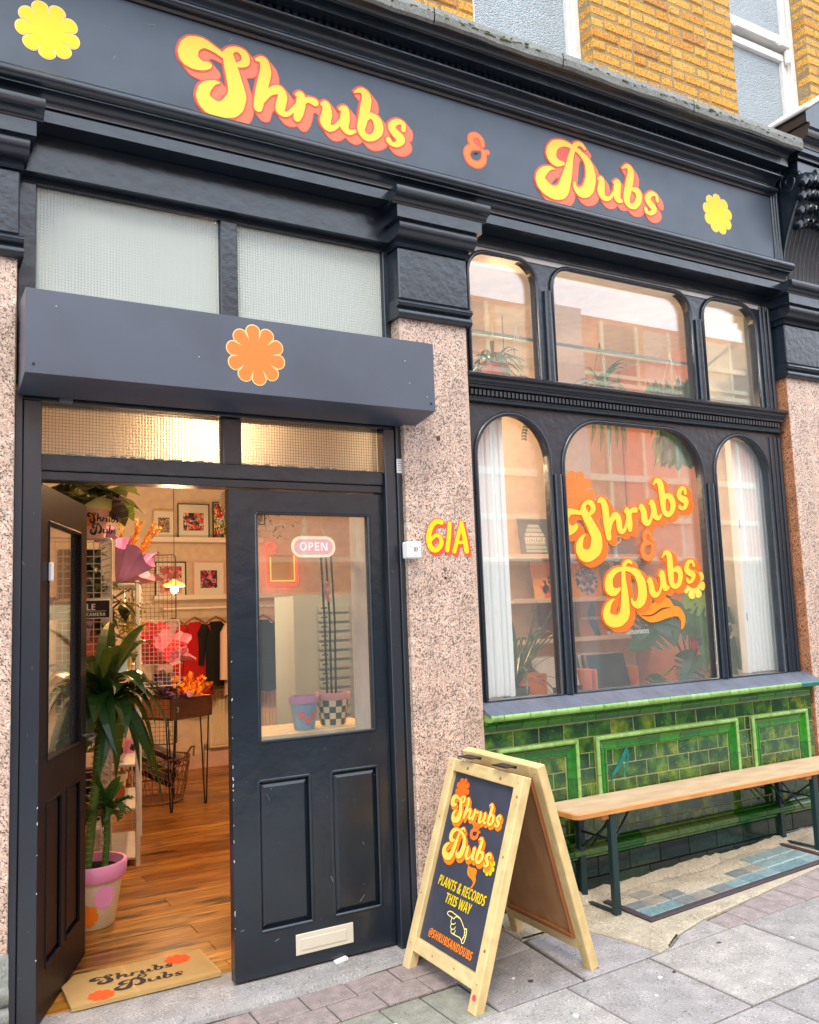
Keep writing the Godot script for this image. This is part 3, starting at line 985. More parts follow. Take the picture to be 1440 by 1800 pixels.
func ground() -> void:
	var r := RandomNumberGenerator.new()
	r.seed = 77
	# one sheet to the horizon
	var g := MB.new()
	g.quad(Vector3(-60, -0.16, -60), Vector3(60, -0.16, -60), Vector3(60, -0.16, 60), Vector3(-60, -0.16, 60), Vector3.UP)
	struct("ground", g, M.asphalt)
	# the road, along which the pavement ends at a kerb
	var rd := MB.new()
	rd.quad(Vector3(-30, gy(-30, 4) - 0.14, 4.6), Vector3(30, gy(30, 4) - 0.14, 4.6), Vector3(30, gy(30, 4) - 0.14, 8.2), Vector3(-30, gy(-30, 4) - 0.14, 8.2), Vector3.UP)
	struct("road", rd, M.asphalt)
	var kb := MB.new()
	kb.quad(Vector3(-20, gy(-20, 4.45), 4.45), Vector3(20, gy(20, 4.45), 4.45), Vector3(20, gy(20, 4.45), 4.6), Vector3(-20, gy(-20, 4.45), 4.6), Vector3.UP)
	kb.quad(Vector3(-20, gy(-20, 4.45), 4.6), Vector3(20, gy(20, 4.45), 4.6), Vector3(20, gy(20, 4.45) - 0.2, 4.6), Vector3(-20, gy(-20, 4.45) - 0.2, 4.6), Vector3.BACK)
	struct("kerb", kb, M.step_stone)
	# bed of mortar and dirt under the slabs
	var bed := MB.new()
	bed.quad(Vector3(-20, gy(-20, -0.1), -0.1), Vector3(20, gy(20, -0.1), -0.1), Vector3(20, gy(20, 4.45), 4.45), Vector3(-20, gy(-20, 4.45), 4.45), Vector3.UP)
	var pv := struct("pavement", bed, M.joint)
	# large paving slabs in rows that run along the street
	var gap := 0.006
	var z0 := 0.74
	for row in 7:
		var z1: float = z0 + [0.52, 0.5, 0.6, 0.55, 0.6, 0.6, 0.34][row]
		var x: float = [-2.32, -2.9, -2.5, -2.8, -2.3, -2.6, -2.4][row]
		var far := 8.4 if row < 4 else 5.0
		while x < far:
			var w: float = [0.9, 0.75, 0.86, 0.68][r.randi() % 4]
			if row == 0:
				# joints seen in front of the bench
				for e in [1.55, 2.28, 2.72, 3.3, 4.2]:
					if x < e - 0.25 and x + w > e - 0.25: w = e - x
			var dz := r.randf_range(-0.003, 0.003)
			part(pv, "slab", on_ground(PackedVector2Array([Vector2(x + gap, z0 + gap), Vector2(x + w - gap, z0 + gap + dz), Vector2(x + w - gap + dz, z1 - gap), Vector2(x + gap + dz, z1 - gap)]), 0.012 + r.randf_range(-0.0015, 0.0025)), M["slab%d" % (r.randi() % 6)])
			x += w
		z0 = z1
	# the row beside the step and the A-board: a dark slab and two slabs behind it
	for q in [[2.0, 0.1, 2.42, 0.08, 2.4, 0.36, 1.99, 0.38], [1.98, 0.39, 2.4, 0.37, 2.37, 0.735, 1.965, 0.735], [2.43, 0.3, 2.6, 0.29, 2.675, 0.34, 2.725, 0.45, 2.765, 0.6, 2.785, 0.735, 2.385, 0.735], [2.80, 0.737, 2.865, 0.727, 2.985, 0.662, 3.202, 0.606, 3.204, 0.737], [-1.2, 0.47, -0.35, 0.46, -0.35, 0.735, -1.2, 0.735], [-0.34, 0.46, 0.5, 0.45, 0.5, 0.735, -0.34, 0.735], [0.51, 0.45, 1.05, 0.45, 1.06, 0.735, 0.51, 0.735]]:
		part(pv, "slab", on_ground(quadp(q), 0.012), M["slab%d" % (r.randi() % 6)])
	# brick pavers: across the front of the step, and a few beside the bench
	for k in 5:
		var x := 1.075 + 0.178 * k
		part(pv, "paver", on_ground(quadp([x, 0.45 + 0.004 * k, x + 0.17, 0.45 + 0.004 * k, x + 0.174, 0.735, x + 0.004, 0.735]), 0.011 + r.randf_range(-0.002, 0.002)), M.paver_grey)
	for k in 12:
		var x := -0.4 + 0.2 * k
		if x < 1.95: part(pv, "paver", on_ground(quadp([x, 0.17 + 0.002 * (k % 2), x + 0.194, 0.17, x + 0.194, 0.3, x, 0.3]), 0.011 + r.randf_range(-0.002, 0.002)), M.paver_pink)
		if x < 1.9: part(pv, "paver", on_ground(quadp([x + 0.06, 0.306, x + 0.254, 0.306, x + 0.254, 0.442, x + 0.06, 0.442]), 0.011 + r.randf_range(-0.002, 0.002)), M.paver_pink)
	for k in 9:
		var x := 3.21 + 0.135 * k
		part(pv, "paver", on_ground(quadp([x, 0.62 - 0.018 * k, x + 0.13, 0.604 - 0.018 * k, x + 0.13, 0.735, x, 0.735]), 0.011 + r.randf_range(-0.002, 0.002)), M.paver_pink)
	# cement patch in front of the tiles, with a broken corner
	var cem := MB.new()
	var poly := quadp([2.42, -0.02, 9.0, -0.02, 9.0, 0.4, 4.45, 0.455, 4.0, 0.51, 3.6, 0.56, 3.2, 0.60, 2.98, 0.655, 2.86, 0.72, 2.79, 0.735, 2.77, 0.6, 2.73, 0.44, 2.68, 0.33, 2.6, 0.28, 2.42, 0.27])
	cem = on_ground(poly, 0.016, 0.006)
	part(pv, "cement_patch", cem, M.cement)
	# mortar fillet along the foot of the tiles
	var f := MB.new()
	var px := 2.42
	var prev := []
	for k in 61:
		var x := 2.42 + 2.42 * k / 60.0
		var w := 0.075 + 0.02 * sin(x * 9.0) + r.randf_range(-0.006, 0.006)
		var hgt := 0.215 + 0.028 * (x - 2.42) + r.randf_range(-0.006, 0.006)
		var cur := [Vector3(x, hgt, 0.064), Vector3(x, hgt - 0.008, 0.064 + w * 0.35), Vector3(x, gy(x, 0.1) + 0.0165, 0.064 + w)]
		if k > 0:
			f.quad4([prev[0], cur[0], cur[1], prev[1]], [Vector3(0, 1, 0.3).normalized(), Vector3(0, 1, 0.3).normalized(), Vector3(0, 0.6, 0.8), Vector3(0, 0.6, 0.8)])
			f.quad4([prev[1], cur[1], cur[2], prev[2]], [Vector3(0, 0.6, 0.8), Vector3(0, 0.6, 0.8), Vector3(0, 0.9, 0.4).normalized(), Vector3(0, 0.9, 0.4).normalized()])
		prev = cur
	part(pv, "mortar_fillet", f, M.cement)
	# pavement light: an iron frame with glass blocks, some of them cemented over
	var pl := thing("pavement_light", "iron framed pavement light of worn glass blocks set in cement under the bench", "pavement light")
	var x0 := 2.98
	var fr := MB.new()
	for a in [[x0, 0.46, 4.36, 0.44, 4.36, 0.475, x0, 0.498], [x0, 0.18, x0 + 0.035, 0.18, x0 + 0.035, 0.459, x0, 0.46], [4.33, 0.12, 4.36, 0.12, 4.36, 0.439, 4.33, 0.4395]]:
		var q := on_ground(quadp(a), 0.026, 0.003)
		fr.v.append_array(q.v); fr.n.append_array(q.n); fr.u.append_array(q.u)
	part(pl, "frame", fr, M.iron)
	var bl := MB.new()
	for k in 11: 
		var q := on_ground(quadp([x0 + 0.036, 0.455 - 0.0015 * k, x0 + 0.037, 0.18, x0 + 0.04, 0.18, x0 + 0.04, 0.455]), 0.02, 0.001)
	for k in 11:
		for j in 3:
			if j == 2 and not (k in [1, 8, 9, 10]): continue
			if k in [4, 5] and j > 0: continue
			if k == 3 and j == 1: continue
			var bx0 := x0 + 0.042 + 0.118 * k
			var bz1 := 0.452 - 0.0016 * k - 0.092 * j
			var kind: int = [0, 0, 2, 3, 2, 1, 0, 1, 0, 0, 1][k] if j == 0 else [2, 3, 2, 2, 3, 2, 2, 3, 1, 1, 1][k]
			part(pl, "glass_block", on_ground(quadp([bx0, bz1 - 0.085, bx0 + 0.11, bz1 - 0.087, bx0 + 0.11, bz1 - 0.002, bx0, bz1]), 0.0215 + r.randf_range(-0.001, 0.001), 0.004), M["block_glass%d" % kind])
	# doorstep: one worn stone with a rounded front
	var st := MB.new()
	var prof_n := 9
	var prv := []
	for k in 41:
		var x := 0.44 + 1.52 * k / 40.0
		var wob := 0.008 * sin(x * 5.0) + 0.004 * sin(x * 17.0)
		var zf := 0.125 + 0.02 * (x - 0.4) + wob
		var cur := []
		for q in [[-0.16, 0.148], [-0.06, 0.148], [0.0, 0.145], [zf - 0.07, 0.141], [zf - 0.03, 0.134], [zf, 0.112], [zf + 0.008, 0.09], [zf + 0.015, 0.04]]:
			cur.append(Vector3(x, q[1] + wob * 0.25, q[0]))
		if k > 0:
			for j in cur.size() - 1:
				var nn: Vector3 = (cur[j + 1] - cur[j]).cross(Vector3.RIGHT).normalized()
				if nn.y < 0 and nn.z < 0: nn = -nn
				if nn.y + nn.z < 0: nn = -nn
				st.quad(prv[j], cur[j], cur[j + 1], prv[j + 1], nn)
		else:
			pass
		prv = cur
	single("doorstep", st, M.step_stone, "worn grey stone doorstep with rounded front edge under the shop door", "doorstep")
	# litter: blots of trodden gum
	for k in 26:
		var x := r.randf_range(1.0, 4.4)
		var z := r.randf_range(0.76, 1.9)
		if k < 6:
			x = [2.2, 2.16, 2.62, 2.5, 3.05, 1.6][k]; z = [0.62, 0.56, 0.9, 1.0, 0.82, 0.6][k]
		var b := PackedVector2Array()
		var rr := r.randf_range(0.006, 0.014)
		for s in 9: b.append(Vector2(x, z) + Vector2(cos(TAU * s / 9.0), sin(TAU * s / 9.0)) * rr * r.randf_range(0.7, 1.2))
		part(pv, "gum_spot", on_ground(b, 0.0155, 0.001), M.pale_grey if k % 4 else M.iron)
# ------------------------------------------------------------------ shell of the shop
func shell() -> void:
	var ZB := -5.3
	var H := 3.62
	# floor of boards that run along the shopfront
	var sub := MB.new()
	sub.box(Vector3(2.4, 0.06, -2.75), Vector3(6.2, 0.1, 5.2), 0.0)
	var fl := struct("floor", sub, M.soil)
	var r := RandomNumberGenerator.new()
	r.seed = 5
	var z := -0.152
	var row := 0
	while z > ZB:
		var w := r.randf_range(0.105, 0.15)
		var cuts := [-0.6]
		var x := r.randf_range(0.5, 1.3) if row % 4 else 1.25
		while x < 5.3:
			cuts.append(x)
			x += r.randf_range(1.2, 2.6)
		cuts.append(5.4)
		for k in cuts.size() - 1:
			var m := MB.new()
			m.uo = Vector2(r.randf() * 9.0, r.randf() * 9.0)
			m.box(Vector3((cuts[k] + cuts[k + 1]) * 0.5, 0.137 + r.randf_range(-0.001, 0.001), z - w * 0.5), Vector3(cuts[k + 1] - cuts[k] - 0.002, 0.03, w - 0.0025), 0.0015)
			part(fl, "floorboard", m, M["board%d" % (r.randi() % 4)])
		z -= w
		row += 1
	# walls and ceiling, with thickness
	var wb := MB.new()
	wb.box(Vector3(2.4, 1.85, ZB - 0.1), Vector3(6.2, 3.7, 0.2))
	var back := struct("back_wall", wb, M.wall_peach)
	boxpart(back, "skirting_board", Vector3(-0.5, 0.152, ZB + 0.002), Vector3(5.3, 0.3, ZB + 0.022), M.wall_pink)
	var wl := MB.new()
	wl.box(Vector3(-0.6, 1.85, -2.7), Vector3(0.2, 3.7, 5.2))
	struct("left_wall", wl, M.wall_peach)
	var wr := MB.new()
	wr.box(Vector3(5.45, 1.85, -2.7), Vector3(0.2, 3.7, 5.2))
	struct("right_wall", wr, M.wall_terracotta)
	var cl := MB.new()
	cl.box(Vector3(2.4, H + 0.1, -2.72), Vector3(6.4, 0.2, 5.5))
	struct("ceiling", cl, M.ceiling)
	# partition behind the shop window, which carries the record shelves
	var pt := MB.new()
	pt.box(Vector3(4.55, 1.85, -1.98), Vector3(1.56, 3.7, 0.12))
	struct("partition", pt, M.wall_peach)
	# inner face of the front wall: piers behind the pilasters, and the wall over the door and window
	for q in [[-0.5, 0.36, 0.1, 3.7], [2.06, 2.42, 0.1, 3.7], [4.83, 5.35, 0.1, 3.7]]:
		var m := MB.new()
		m.box(Vector3((q[0] + q[1]) * 0.5, (q[2] + q[3]) * 0.5, -0.09), Vector3(q[1] - q[0], q[3] - q[2], 0.14))
		struct("front_pier", m, M.white_paint)
	var hd := MB.new()
	hd.box(Vector3(2.4, 4.0, -0.06), Vector3(6.2, 1.1, 0.15))
	struct("front_wall", hd, M.white_paint)
# ------------------------------------------------------------------ shopfront
func V2(a: Array) -> Array:
	var p := []
	for k in range(0, a.size(), 2): p.append(Vector2(a[k], a[k + 1]))
	return p

func arc(cz: float, cy: float, rz: float, ry: float, a0: float, a1: float, seg := 6) -> Array:
	# points (z, y) on an ellipse, angles in degrees from +z towards +y
	var p := []
	for k in seg + 1:
		var a := deg_to_rad(lerpf(a0, a1, float(k) / seg))
		p.append(cz + cos(a) * rz)
		p.append(cy + sin(a) * ry)
	return p

func pilaster(x0: float, x1: float, label: String, returns := true) -> Node3D:
	var t := thing("pilaster", label, "pilaster", "granite pilasters")
	boxpart(t, "granite_shaft", Vector3(x0, 0.0, -0.018), Vector3(x1, 3.02, 0.08), M.granite, 0.004)
	# painted bead, neck block and moulded capital
	var bd := MB.new()
	bd.mould(V2([-0.018, 3.0, 0.085, 3.0] + arc(0.09, 3.022, 0.022, 0.022, -90, 90) + [0.095, 3.05] + arc(0.092, 3.068, 0.026, 0.018, -90, 90) + [0.085, 3.09, -0.018, 3.09]), x0 - 0.02, x1 + 0.02)
	part(t, "neck_bead", bd, M.paint_rough)
	boxpart(t, "neck_block", Vector3(x0 - 0.005, 3.09, -0.018), Vector3(x1 + 0.005, 3.345, 0.10), M.paint_rough, 0.006)
	var cp := MB.new()
	for s in [[[-0.018, 3.345, 0.112, 3.345, 0.118, 3.36, 0.112, 3.368, 0.112, 3.38, -0.018, 3.38], 0.015], [[-0.018, 3.38] + [0.115, 3.38] + arc(0.115, 3.43, 0.055, 0.05, -90, 20) + [0.165, 3.455, -0.018, 3.455], 0.03], [[-0.018, 3.455, 0.185, 3.455, 0.185, 3.515, -0.018, 3.515], 0.05], [[-0.018, 3.515, 0.187, 3.515] + arc(0.225, 3.515, 0.036, 0.028, 180, 90, 5) + [0.235, 3.56, 0.232, 3.585, -0.018, 3.592], 0.075]]:
		cp.mould(V2(s[0]), x0 - s[1], x1 + s[1])
	part(t, "capital", cp, M.paint)
	return t

func facade() -> void:
	# pilasters of pink granite with painted caps
	pilaster(-0.3, 0.355, "pink granite pilaster with dark painted cap at the left edge of the shop")
	var lp := thing("stone_plinth", "grey ridged stone plinth at the foot of the left granite pilaster", "plinth")
	var lpm := MB.new()
	lpm.mould(V2([-0.01, 0.0, 0.13, 0.0, 0.13, 0.2] + arc(0.118, 0.22, 0.016, 0.02, -90, 90, 4) + [0.11, 0.245] + arc(0.11, 0.275, 0.022, 0.03, -90, 90, 6) + [0.105, 0.31] + arc(0.104, 0.34, 0.016, 0.03, -90, 90, 6) + [0.1, 0.375, 0.096, 0.46, 0.085, 0.475, -0.01, 0.475]), -0.3, 0.357)
	part(lp, "block", lpm, M.lead)
	var mid := pilaster(2.025, 2.405, "pink granite pilaster with dark cap between door and shop window, carrying the number 61A")
	# brownish polished return of the shaft, and holes of old fixings
	for q in [[2.215, 2.43, 0.012], [2.222, 1.762, 0.007], [2.18, 1.68, 0.004], [2.3, 1.69, 0.004], [2.11, 2.17, 0.004], [2.36, 2.16, 0.004]]:
		var h := MB.new()
		h.tube([Vector3(q[0], q[1], 0.0795), Vector3(q[0], q[1], 0.0815)], q[2], 10)
		part(mid, "fixing", h, M.black if q[2] < 0.01 else M.walnut)
	var hook := MB.new()
	var hp := []
	for k in 9: hp.append(Vector3(2.221 + cos(k * 0.7) * 0.008, 1.803 + sin(k * 0.7) * 0.008, 0.083))
	hook.tube(hp, 0.0016, 5)
	part(mid, "hook", hook, M.black)
	var num := Node3D.new()
	num.name = "house_number"
	mid.add_child(num)
	num.position = Vector3(2.182, 1.94, 0.0815)
	part(num, "drop_shade", W.num_shade, M.coral_line)
	part(num, "figures", W.num, M.yellow_pure, Vector3(0, 0, 0.0015))
	var rp := pilaster(4.842, 5.3, "pink granite pilaster with dark cap right of the shop window")
	boxpart(rp, "granite_return", Vector3(4.838, 0.2, -0.016), Vector3(4.8418, 2.999, 0.078), M.granite_side, 0.0)

	# frieze, architrave, name board and cornice
	var en := thing("entablature", "dark painted frieze and moulded architrave running over door and window", "moulding")
	boxpart(en, "frieze_board", Vector3(0.36, 3.378, 0.0), Vector3(2.02, 3.54, 0.05), M.paint, 0.002)
	boxpart(en, "window_head", Vector3(2.41, 3.475, -0.05), Vector3(4.84, 3.54, 0.03), M.paint, 0.002)
	var ar := MB.new()
	ar.mould(V2([0.0, 3.541, 0.15, 3.541, 0.15, 3.588, 0.136, 3.590, 0.136, 3.600, 0.148, 3.602] + arc(0.19, 3.605, 0.042, 0.042, 180, 90, 6) + [0.196, 3.648, 0.196, 3.655] + arc(0.196, 3.683, 0.03, 0.028, -90, 90, 9) + [0.15, 3.716, 0.0, 3.716]), -0.3, 4.82)
	part(en, "architrave", ar, M.paint)
	var fa := thing("name_board", "dark painted fascia board lettered Shrubs & Dubs in yellow and coral", "shop sign")
	boxpart(fa, "board", Vector3(-0.3, 3.7165, 0.016), Vector3(4.775, 4.172, 0.12), M.fascia_paint, 0.001)
	lettering(fa, "word_shrubs", "shrubs", Vector3(1.536, 3.945, 0.1212), 1.0, 0.0, "yellow", "coral_line", "coral", "coral_line")
	lettering(fa, "word_dubs", "dubs", Vector3(3.326, 3.976, 0.1212), 1.0, 0.0, "yellow", "coral_line", "coral", "coral_line")
	var am := Node3D.new()
	am.name = "ampersand"
	fa.add_child(am)
	am.position = Vector3(2.49, 3.935, 0.1212)
	part(am, "edge", W.amp_rim, M.coral_line)
	part(am, "fill", W.amp, M.orange_soft, Vector3(0, 0, 0.0015))
	part(am, "line", W.amp_line, M.black_print, Vector3(0, 0, 0.003))
	painted_flower(fa, "flower", Vector3(0.45, 3.94, 0.1214), 0.118, M.yellow_pure, M.pale_line, 9, 0.15)
	painted_flower(fa, "flower", Vector3(4.27, 3.955, 0.1214), 0.125, M.yellow_pure, M.pale_line, 9, 0.5)
	flecks(fa, 0.0, 3.74, 4.7, 4.16, 0.1206, 40, 64, M.paint_nick)
	var fs := MB.new()
	for k in 3:
		var x := 4.787 + 0.026 * k
		fs.tube([Vector3(x, 3.717, 0.12), Vector3(x, 4.215, 0.12)], 0.0125, 8)
	fs.box(Vector3(4.815, 3.966, 0.06), Vector3(0.078, 0.5, 0.11), 0.0)
	part(fa, "fluted_stop", fs, M.paint)
	var co := thing("cornice", "dark moulded cornice with dentils and a weathered lead capping above the sign", "cornice")
	var cn := MB.new()
	cn.mould(V2([0.016, 4.1725, 0.13, 4.1725, 0.135, 4.185] + arc(0.15, 4.205, 0.022, 0.02, -110, 90, 8) + [0.15, 4.23, 0.15, 4.236] + arc(0.205, 4.24, 0.05, 0.03, 180, 90, 5) + [0.212, 4.272, 0.212, 4.28, 0.16, 4.28, 0.16, 4.318, 0.255, 4.318, 0.255, 4.372] + arc(0.31, 4.372, 0.05, 0.022, 180, 90, 5) + [0.318, 4.4, 0.016, 4.4]), -0.3, 4.8)
	part(co, "cornice_moulding", cn, M.paint)
	var dn := MB.new()
	for k in 128:
		dn.box(Vector3(-0.28 + 0.04 * k, 4.3, 0.178), Vector3(0.024, 0.034, 0.034), 0.002)
	stuff(part(co, "dentil_row", dn, M.paint))
	# lead capping: a folded sheet that waves and dips, in lengths
	var cx := [-0.3, 0.62, 1.38, 2.12, 2.9, 3.86, 4.83]
	for k in 6:
		var lm := MB.new()
		var n := 14
		var prev := []
		for j in n + 1:
			var x: float = lerpf(cx[k] + 0.003, cx[k + 1] - 0.003, float(j) / n)
			var rise := 0.022 * (x - 1.6) / 3.0
			var wv := 0.003 * sin(x * 9.0) + 0.0015 * sin(x * 31.0 + k)
			var cur := []
			for q in [[0.02, 4.49], [0.28, 4.468], [0.335, 4.456], [0.352, 4.442], [0.358, 4.41], [0.352, 4.376 + wv], [0.338, 4.366 + wv], [0.322, 4.385]]:
				cur.append(Vector3(x, q[1] + rise, q[0] + wv * 0.5))
			if j > 0:
				for s in cur.size() - 1:
					var d: Vector3 = cur[s + 1] - cur[s]
					lm.quad(prev[s], cur[s], cur[s + 1], prev[s + 1], Vector3(0, d.z, -d.y).normalized())
			prev = cur
		part(co, "lead_sheet", lm, M.lead)
	# moss and soot patches caught along the lip
	var ms := MB.new()
	var r := RandomNumberGenerator.new()
	r.seed = 31
	for k in 90:
		var x := r.randf_range(2.2, 4.75)
		if k < 22: x = r.randf_range(1.5, 2.6)
		var yy := 4.405 + 0.022 * (x - 1.6) / 3.0 + r.randf_range(-0.008, 0.014)
		ms.box(Vector3(x, yy, 0.356), Vector3(r.randf_range(0.01, 0.035), r.randf_range(0.004, 0.012), 0.008), 0.003, Basis(Vector3.RIGHT, r.randf() * 3.0))
	stuff(part(co, "moss", ms, M.moss))

	# carved console at the end of the fascia
	var cs := thing("console_bracket", "carved dark scroll bracket with acanthus leaf at the right end of the fascia", "bracket")
	var ribs := 9
	for k in ribs:
		var x := 4.875 + 0.042 * k
		var m := MB.new()
		var pts := []
		for j in 13:
			var t := float(j) / 12.0
			pts.append(Vector3(x, lerpf(3.62, 4.12, t), 0.1 + 0.16 * t * t * (1.3 - 0.3 * t)))
		m.tube(pts, 0.0225, 6)
		part(cs, "flute", m, M.paint)
	var core := MB.new()
	core.prism(PackedVector2Array([Vector2(0.0, 3.6), Vector2(0.09, 3.6), Vector2(0.13, 3.85), Vector2(0.2, 4.05), Vector2(0.27, 4.15), Vector2(0.28, 4.36), Vector2(0.0, 4.36)]), -0.001, 0.37)
	part(cs, "body", core, M.paint, Vector3(5.233, 0, 0.0), Vector3(0, -90, 0))
	var lf := MB.new()
	for j in 4:
		for k in 7:
			var f := (k - 3.0) / 3.0
			var y := 4.30 - 0.085 * j - 0.035 * f * f
			var l := 0.075 - 0.006 * j
			var a := Vector3(5.05 + f * (0.16 - 0.015 * j), y, 0.275 - 0.03 * j)
			var b := a + Vector3(f * 0.05, -l, 0.022)
			lf.tube([a + Vector3(0, 0.02, -0.02), a.lerp(b, 0.3) + Vector3(0, 0, 0.012), a.lerp(b, 0.7) + Vector3(0, 0, 0.02), b + Vector3(0, 0, 0.016), b + Vector3(0, 0.008, 0.034)], [0.012, 0.03, 0.033, 0.022, 0.008], 8)
	lf.tube([Vector3(5.05, 4.34, 0.28), Vector3(5.05, 4.2, 0.31), Vector3(5.05, 4.05, 0.28), Vector3(5.05, 3.97, 0.26)], [0.02, 0.024, 0.02, 0.006], 8)
	part(cs, "leaf_carving", lf, M.paint)
	var sc := MB.new()
	for k in 2:
		var sp := []
		for j in 26:
			var a := j * 0.42
			var rr := 0.085 - 0.0028 * j
			sp.append(Vector3(4.87 + 0.38 * k, 4.25 + sin(a) * rr, 0.2 + cos(a) * rr))
		sc.tube(sp, 0.014, 6)
	part(cs, "scroll", sc, M.paint)
	var cap := thing("gabled_coping", "moulded gable over the right hand bracket with a pale weathered lead top", "coping")
	var cm := MB.new()
	cm.mould(V2([0.0, 4.37, 0.30, 4.37, 0.30, 4.39, 0.325, 4.4, 0.325, 4.43] + arc(0.375, 4.43, 0.045, 0.05, 180, 90, 5) + [0.385, 4.5, 0.385, 4.52, 0.4, 4.53, 0.4, 4.56, 0.0, 4.56]), 4.845, 5.4)
	part(cap, "moulding", cm, M.paint)
	var ped := MB.new()
	ped.prism(PackedVector2Array([Vector2(4.83, 4.561), Vector2(5.45, 4.561), Vector2(5.45, 4.63), Vector2(5.14, 4.84), Vector2(4.83, 4.63)]), 0.02, 0.39)
	part(cap, "gable", ped, M.paint)
	var pt := MB.new()
	for s in [[Vector2(4.80, 4.62), Vector2(5.14, 4.85)], [Vector2(5.14, 4.85), Vector2(5.48, 4.62)]]:
		pt.bar(Vector3(s[0].x, s[0].y + 0.012, 0.21), Vector3(s[1].x, s[1].y + 0.012, 0.21), 0.43, 0.026, 0.008, Vector3.UP)
	part(cap, "lead_top", pt, M.white_paint)

	# roller shutter housing over the door
	var bxx := thing("shutter_box", "dark metal roller shutter housing with an orange flower above the shop door", "shutter housing")
	var sb := MB.new()
	var prof := V2([0.055, 2.478, 0.26, 2.511, 0.262, 2.5125, 0.262, 2.8265, 0.26, 2.828, 0.055, 2.828])
	sb.mould(prof, 0.366, 2.092)
	part(bxx, "housing", sb, M.metal_dark)
	painted_flower(bxx, "flower", Vector3(1.237, 2.675, 0.2628), 0.124, M.orange_soft, M.pale_line, 10, 0.12)
	for q in [[0.395, 2.545], [0.47, 2.77], [2.07, 2.545], [2.05, 2.575], [1.96, 2.63], [1.94, 2.73], [1.0, 2.64]]:
		var s := MB.new()
		s.tube([Vector3(q[0], q[1], 0.2615), Vector3(q[0], q[1], 0.2645)], 0.0055 if q[1] < 2.56 else 0.0022, 8)
		part(bxx, "screw", s, M.black if q[1] < 2.56 else M.pale_grey)
	for y in [[2.55, 2.63], [2.67, 2.75]]:
		boxpart(bxx, "side_slot", Vector3(0.3645, y[0], 0.075), Vector3(0.3665, y[1], 0.095), M.black, 0.0)
	for q in [[0.357, 0.385, "left"], [2.0, 2.062, "right"]]:
		var g := thing("shutter_rail", "dark metal shutter guide rail on the %s side of the door opening" % q[2], "guide rail", "shutter guide rails")
		boxpart(g, "rail", Vector3(q[0], 0.1, -0.018), Vector3(q[1], 2.5, 0.05), M.paint_smooth, 0.003)
		if q[2] == "right":
			boxpart(g, "cover_strip", Vector3(1.9965, 0.1, 0.0), Vector3(1.9995, 2.49, 0.036), M.black, 0.0)
	var stk := thing("sticker", "small white patterned sticker with serrated edge on the right shutter rail", "sticker", "", Vector3(2.0275, 2.29, 0.0515))
	var sp2 := PackedVector2Array()
	for k in 4:
		var a: Vector2 = [Vector2(-0.03, -0.033), Vector2(0.03, -0.033), Vector2(0.03, 0.033), Vector2(-0.03, 0.033)][k]
		var b: Vector2 = [Vector2(0.03, -0.033), Vector2(0.03, 0.033), Vector2(-0.03, 0.033), Vector2(-0.03, -0.033)][k]
		for j in 14:
			var nn := Vector2((b - a).y, -(b - a).x).normalized()
			sp2.append(a.lerp(b, j / 14.0) + nn * (0.0022 if j % 2 else -0.0012))
	var sm := MB.new()
	sm.flat([sp2], 0.0)
	part(stk, "paper", sm, M.white)
	for k in 5: boxpart(stk, "print_line", Vector3(-0.024, -0.023 + 0.011 * k, 0.0002), Vector3(0.024, -0.0205 + 0.011 * k, 0.0007), M.slate_blue, 0.0)
	var kb := thing("key_switch", "small white plastic shutter key switch on the corner of the granite pilaster", "key switch", "", Vector3(2.03, 1.89, 0.085))
	part(kb, "case", bx(Vector3(0.072, 0.078, 0.055), 0.006), M.white, Vector3(0, 0, 0.022))
	var ks := MB.new()
	ks.tube([Vector3(0.004, 0.004, 0.049), Vector3(0.004, 0.004, 0.054)], 0.011, 12)
	part(kb, "lock", ks, M.steel)
	part(kb, "key_slot", bx(Vector3(0.003, 0.022, 0.003), 0.0), M.pale_grey, Vector3(0.004, 0.0, 0.0548))
	for q in [[-0.02, 0.014], [0.024, 0.012], [0.004, -0.026]]:
		var d := MB.new()
		d.tube([Vector3(q[0], q[1], 0.0492), Vector3(q[0], q[1], 0.0502)], 0.003, 6)
		part(kb, "screw", d, M.black)

func dent_line(parent: Node, pts: Array, m: Material, seed_: int, n: int, size := 0.006) -> void:
	# flakes of bare wood where the paint has chipped along an edge
	var r := RandomNumberGenerator.new()
	r.seed = seed_
	var b := MB.new()
	for k in n:
		var t := r.randf() * (pts.size() - 1)
		var i := int(t)
		var p: Vector3 = pts[i].lerp(pts[i + 1], t - i)
		b.box(p, Vector3(r.randf_range(0.3, 1.0) * size, r.randf_range(0.5, 2.6) * size, 0.0012), 0.0, Basis(Vector3.BACK, r.randf_range(-0.3, 0.3)))
	stuff(part(parent, "paint_chips", b, m))

func glazing(parent: Node, nm: String, loop: PackedVector2Array, z: float, m: Material, t := 0.005) -> MeshInstance3D:
	var b := MB.new()
	b.prism(loop, z - t, z)
	return part(parent, nm, b, m)

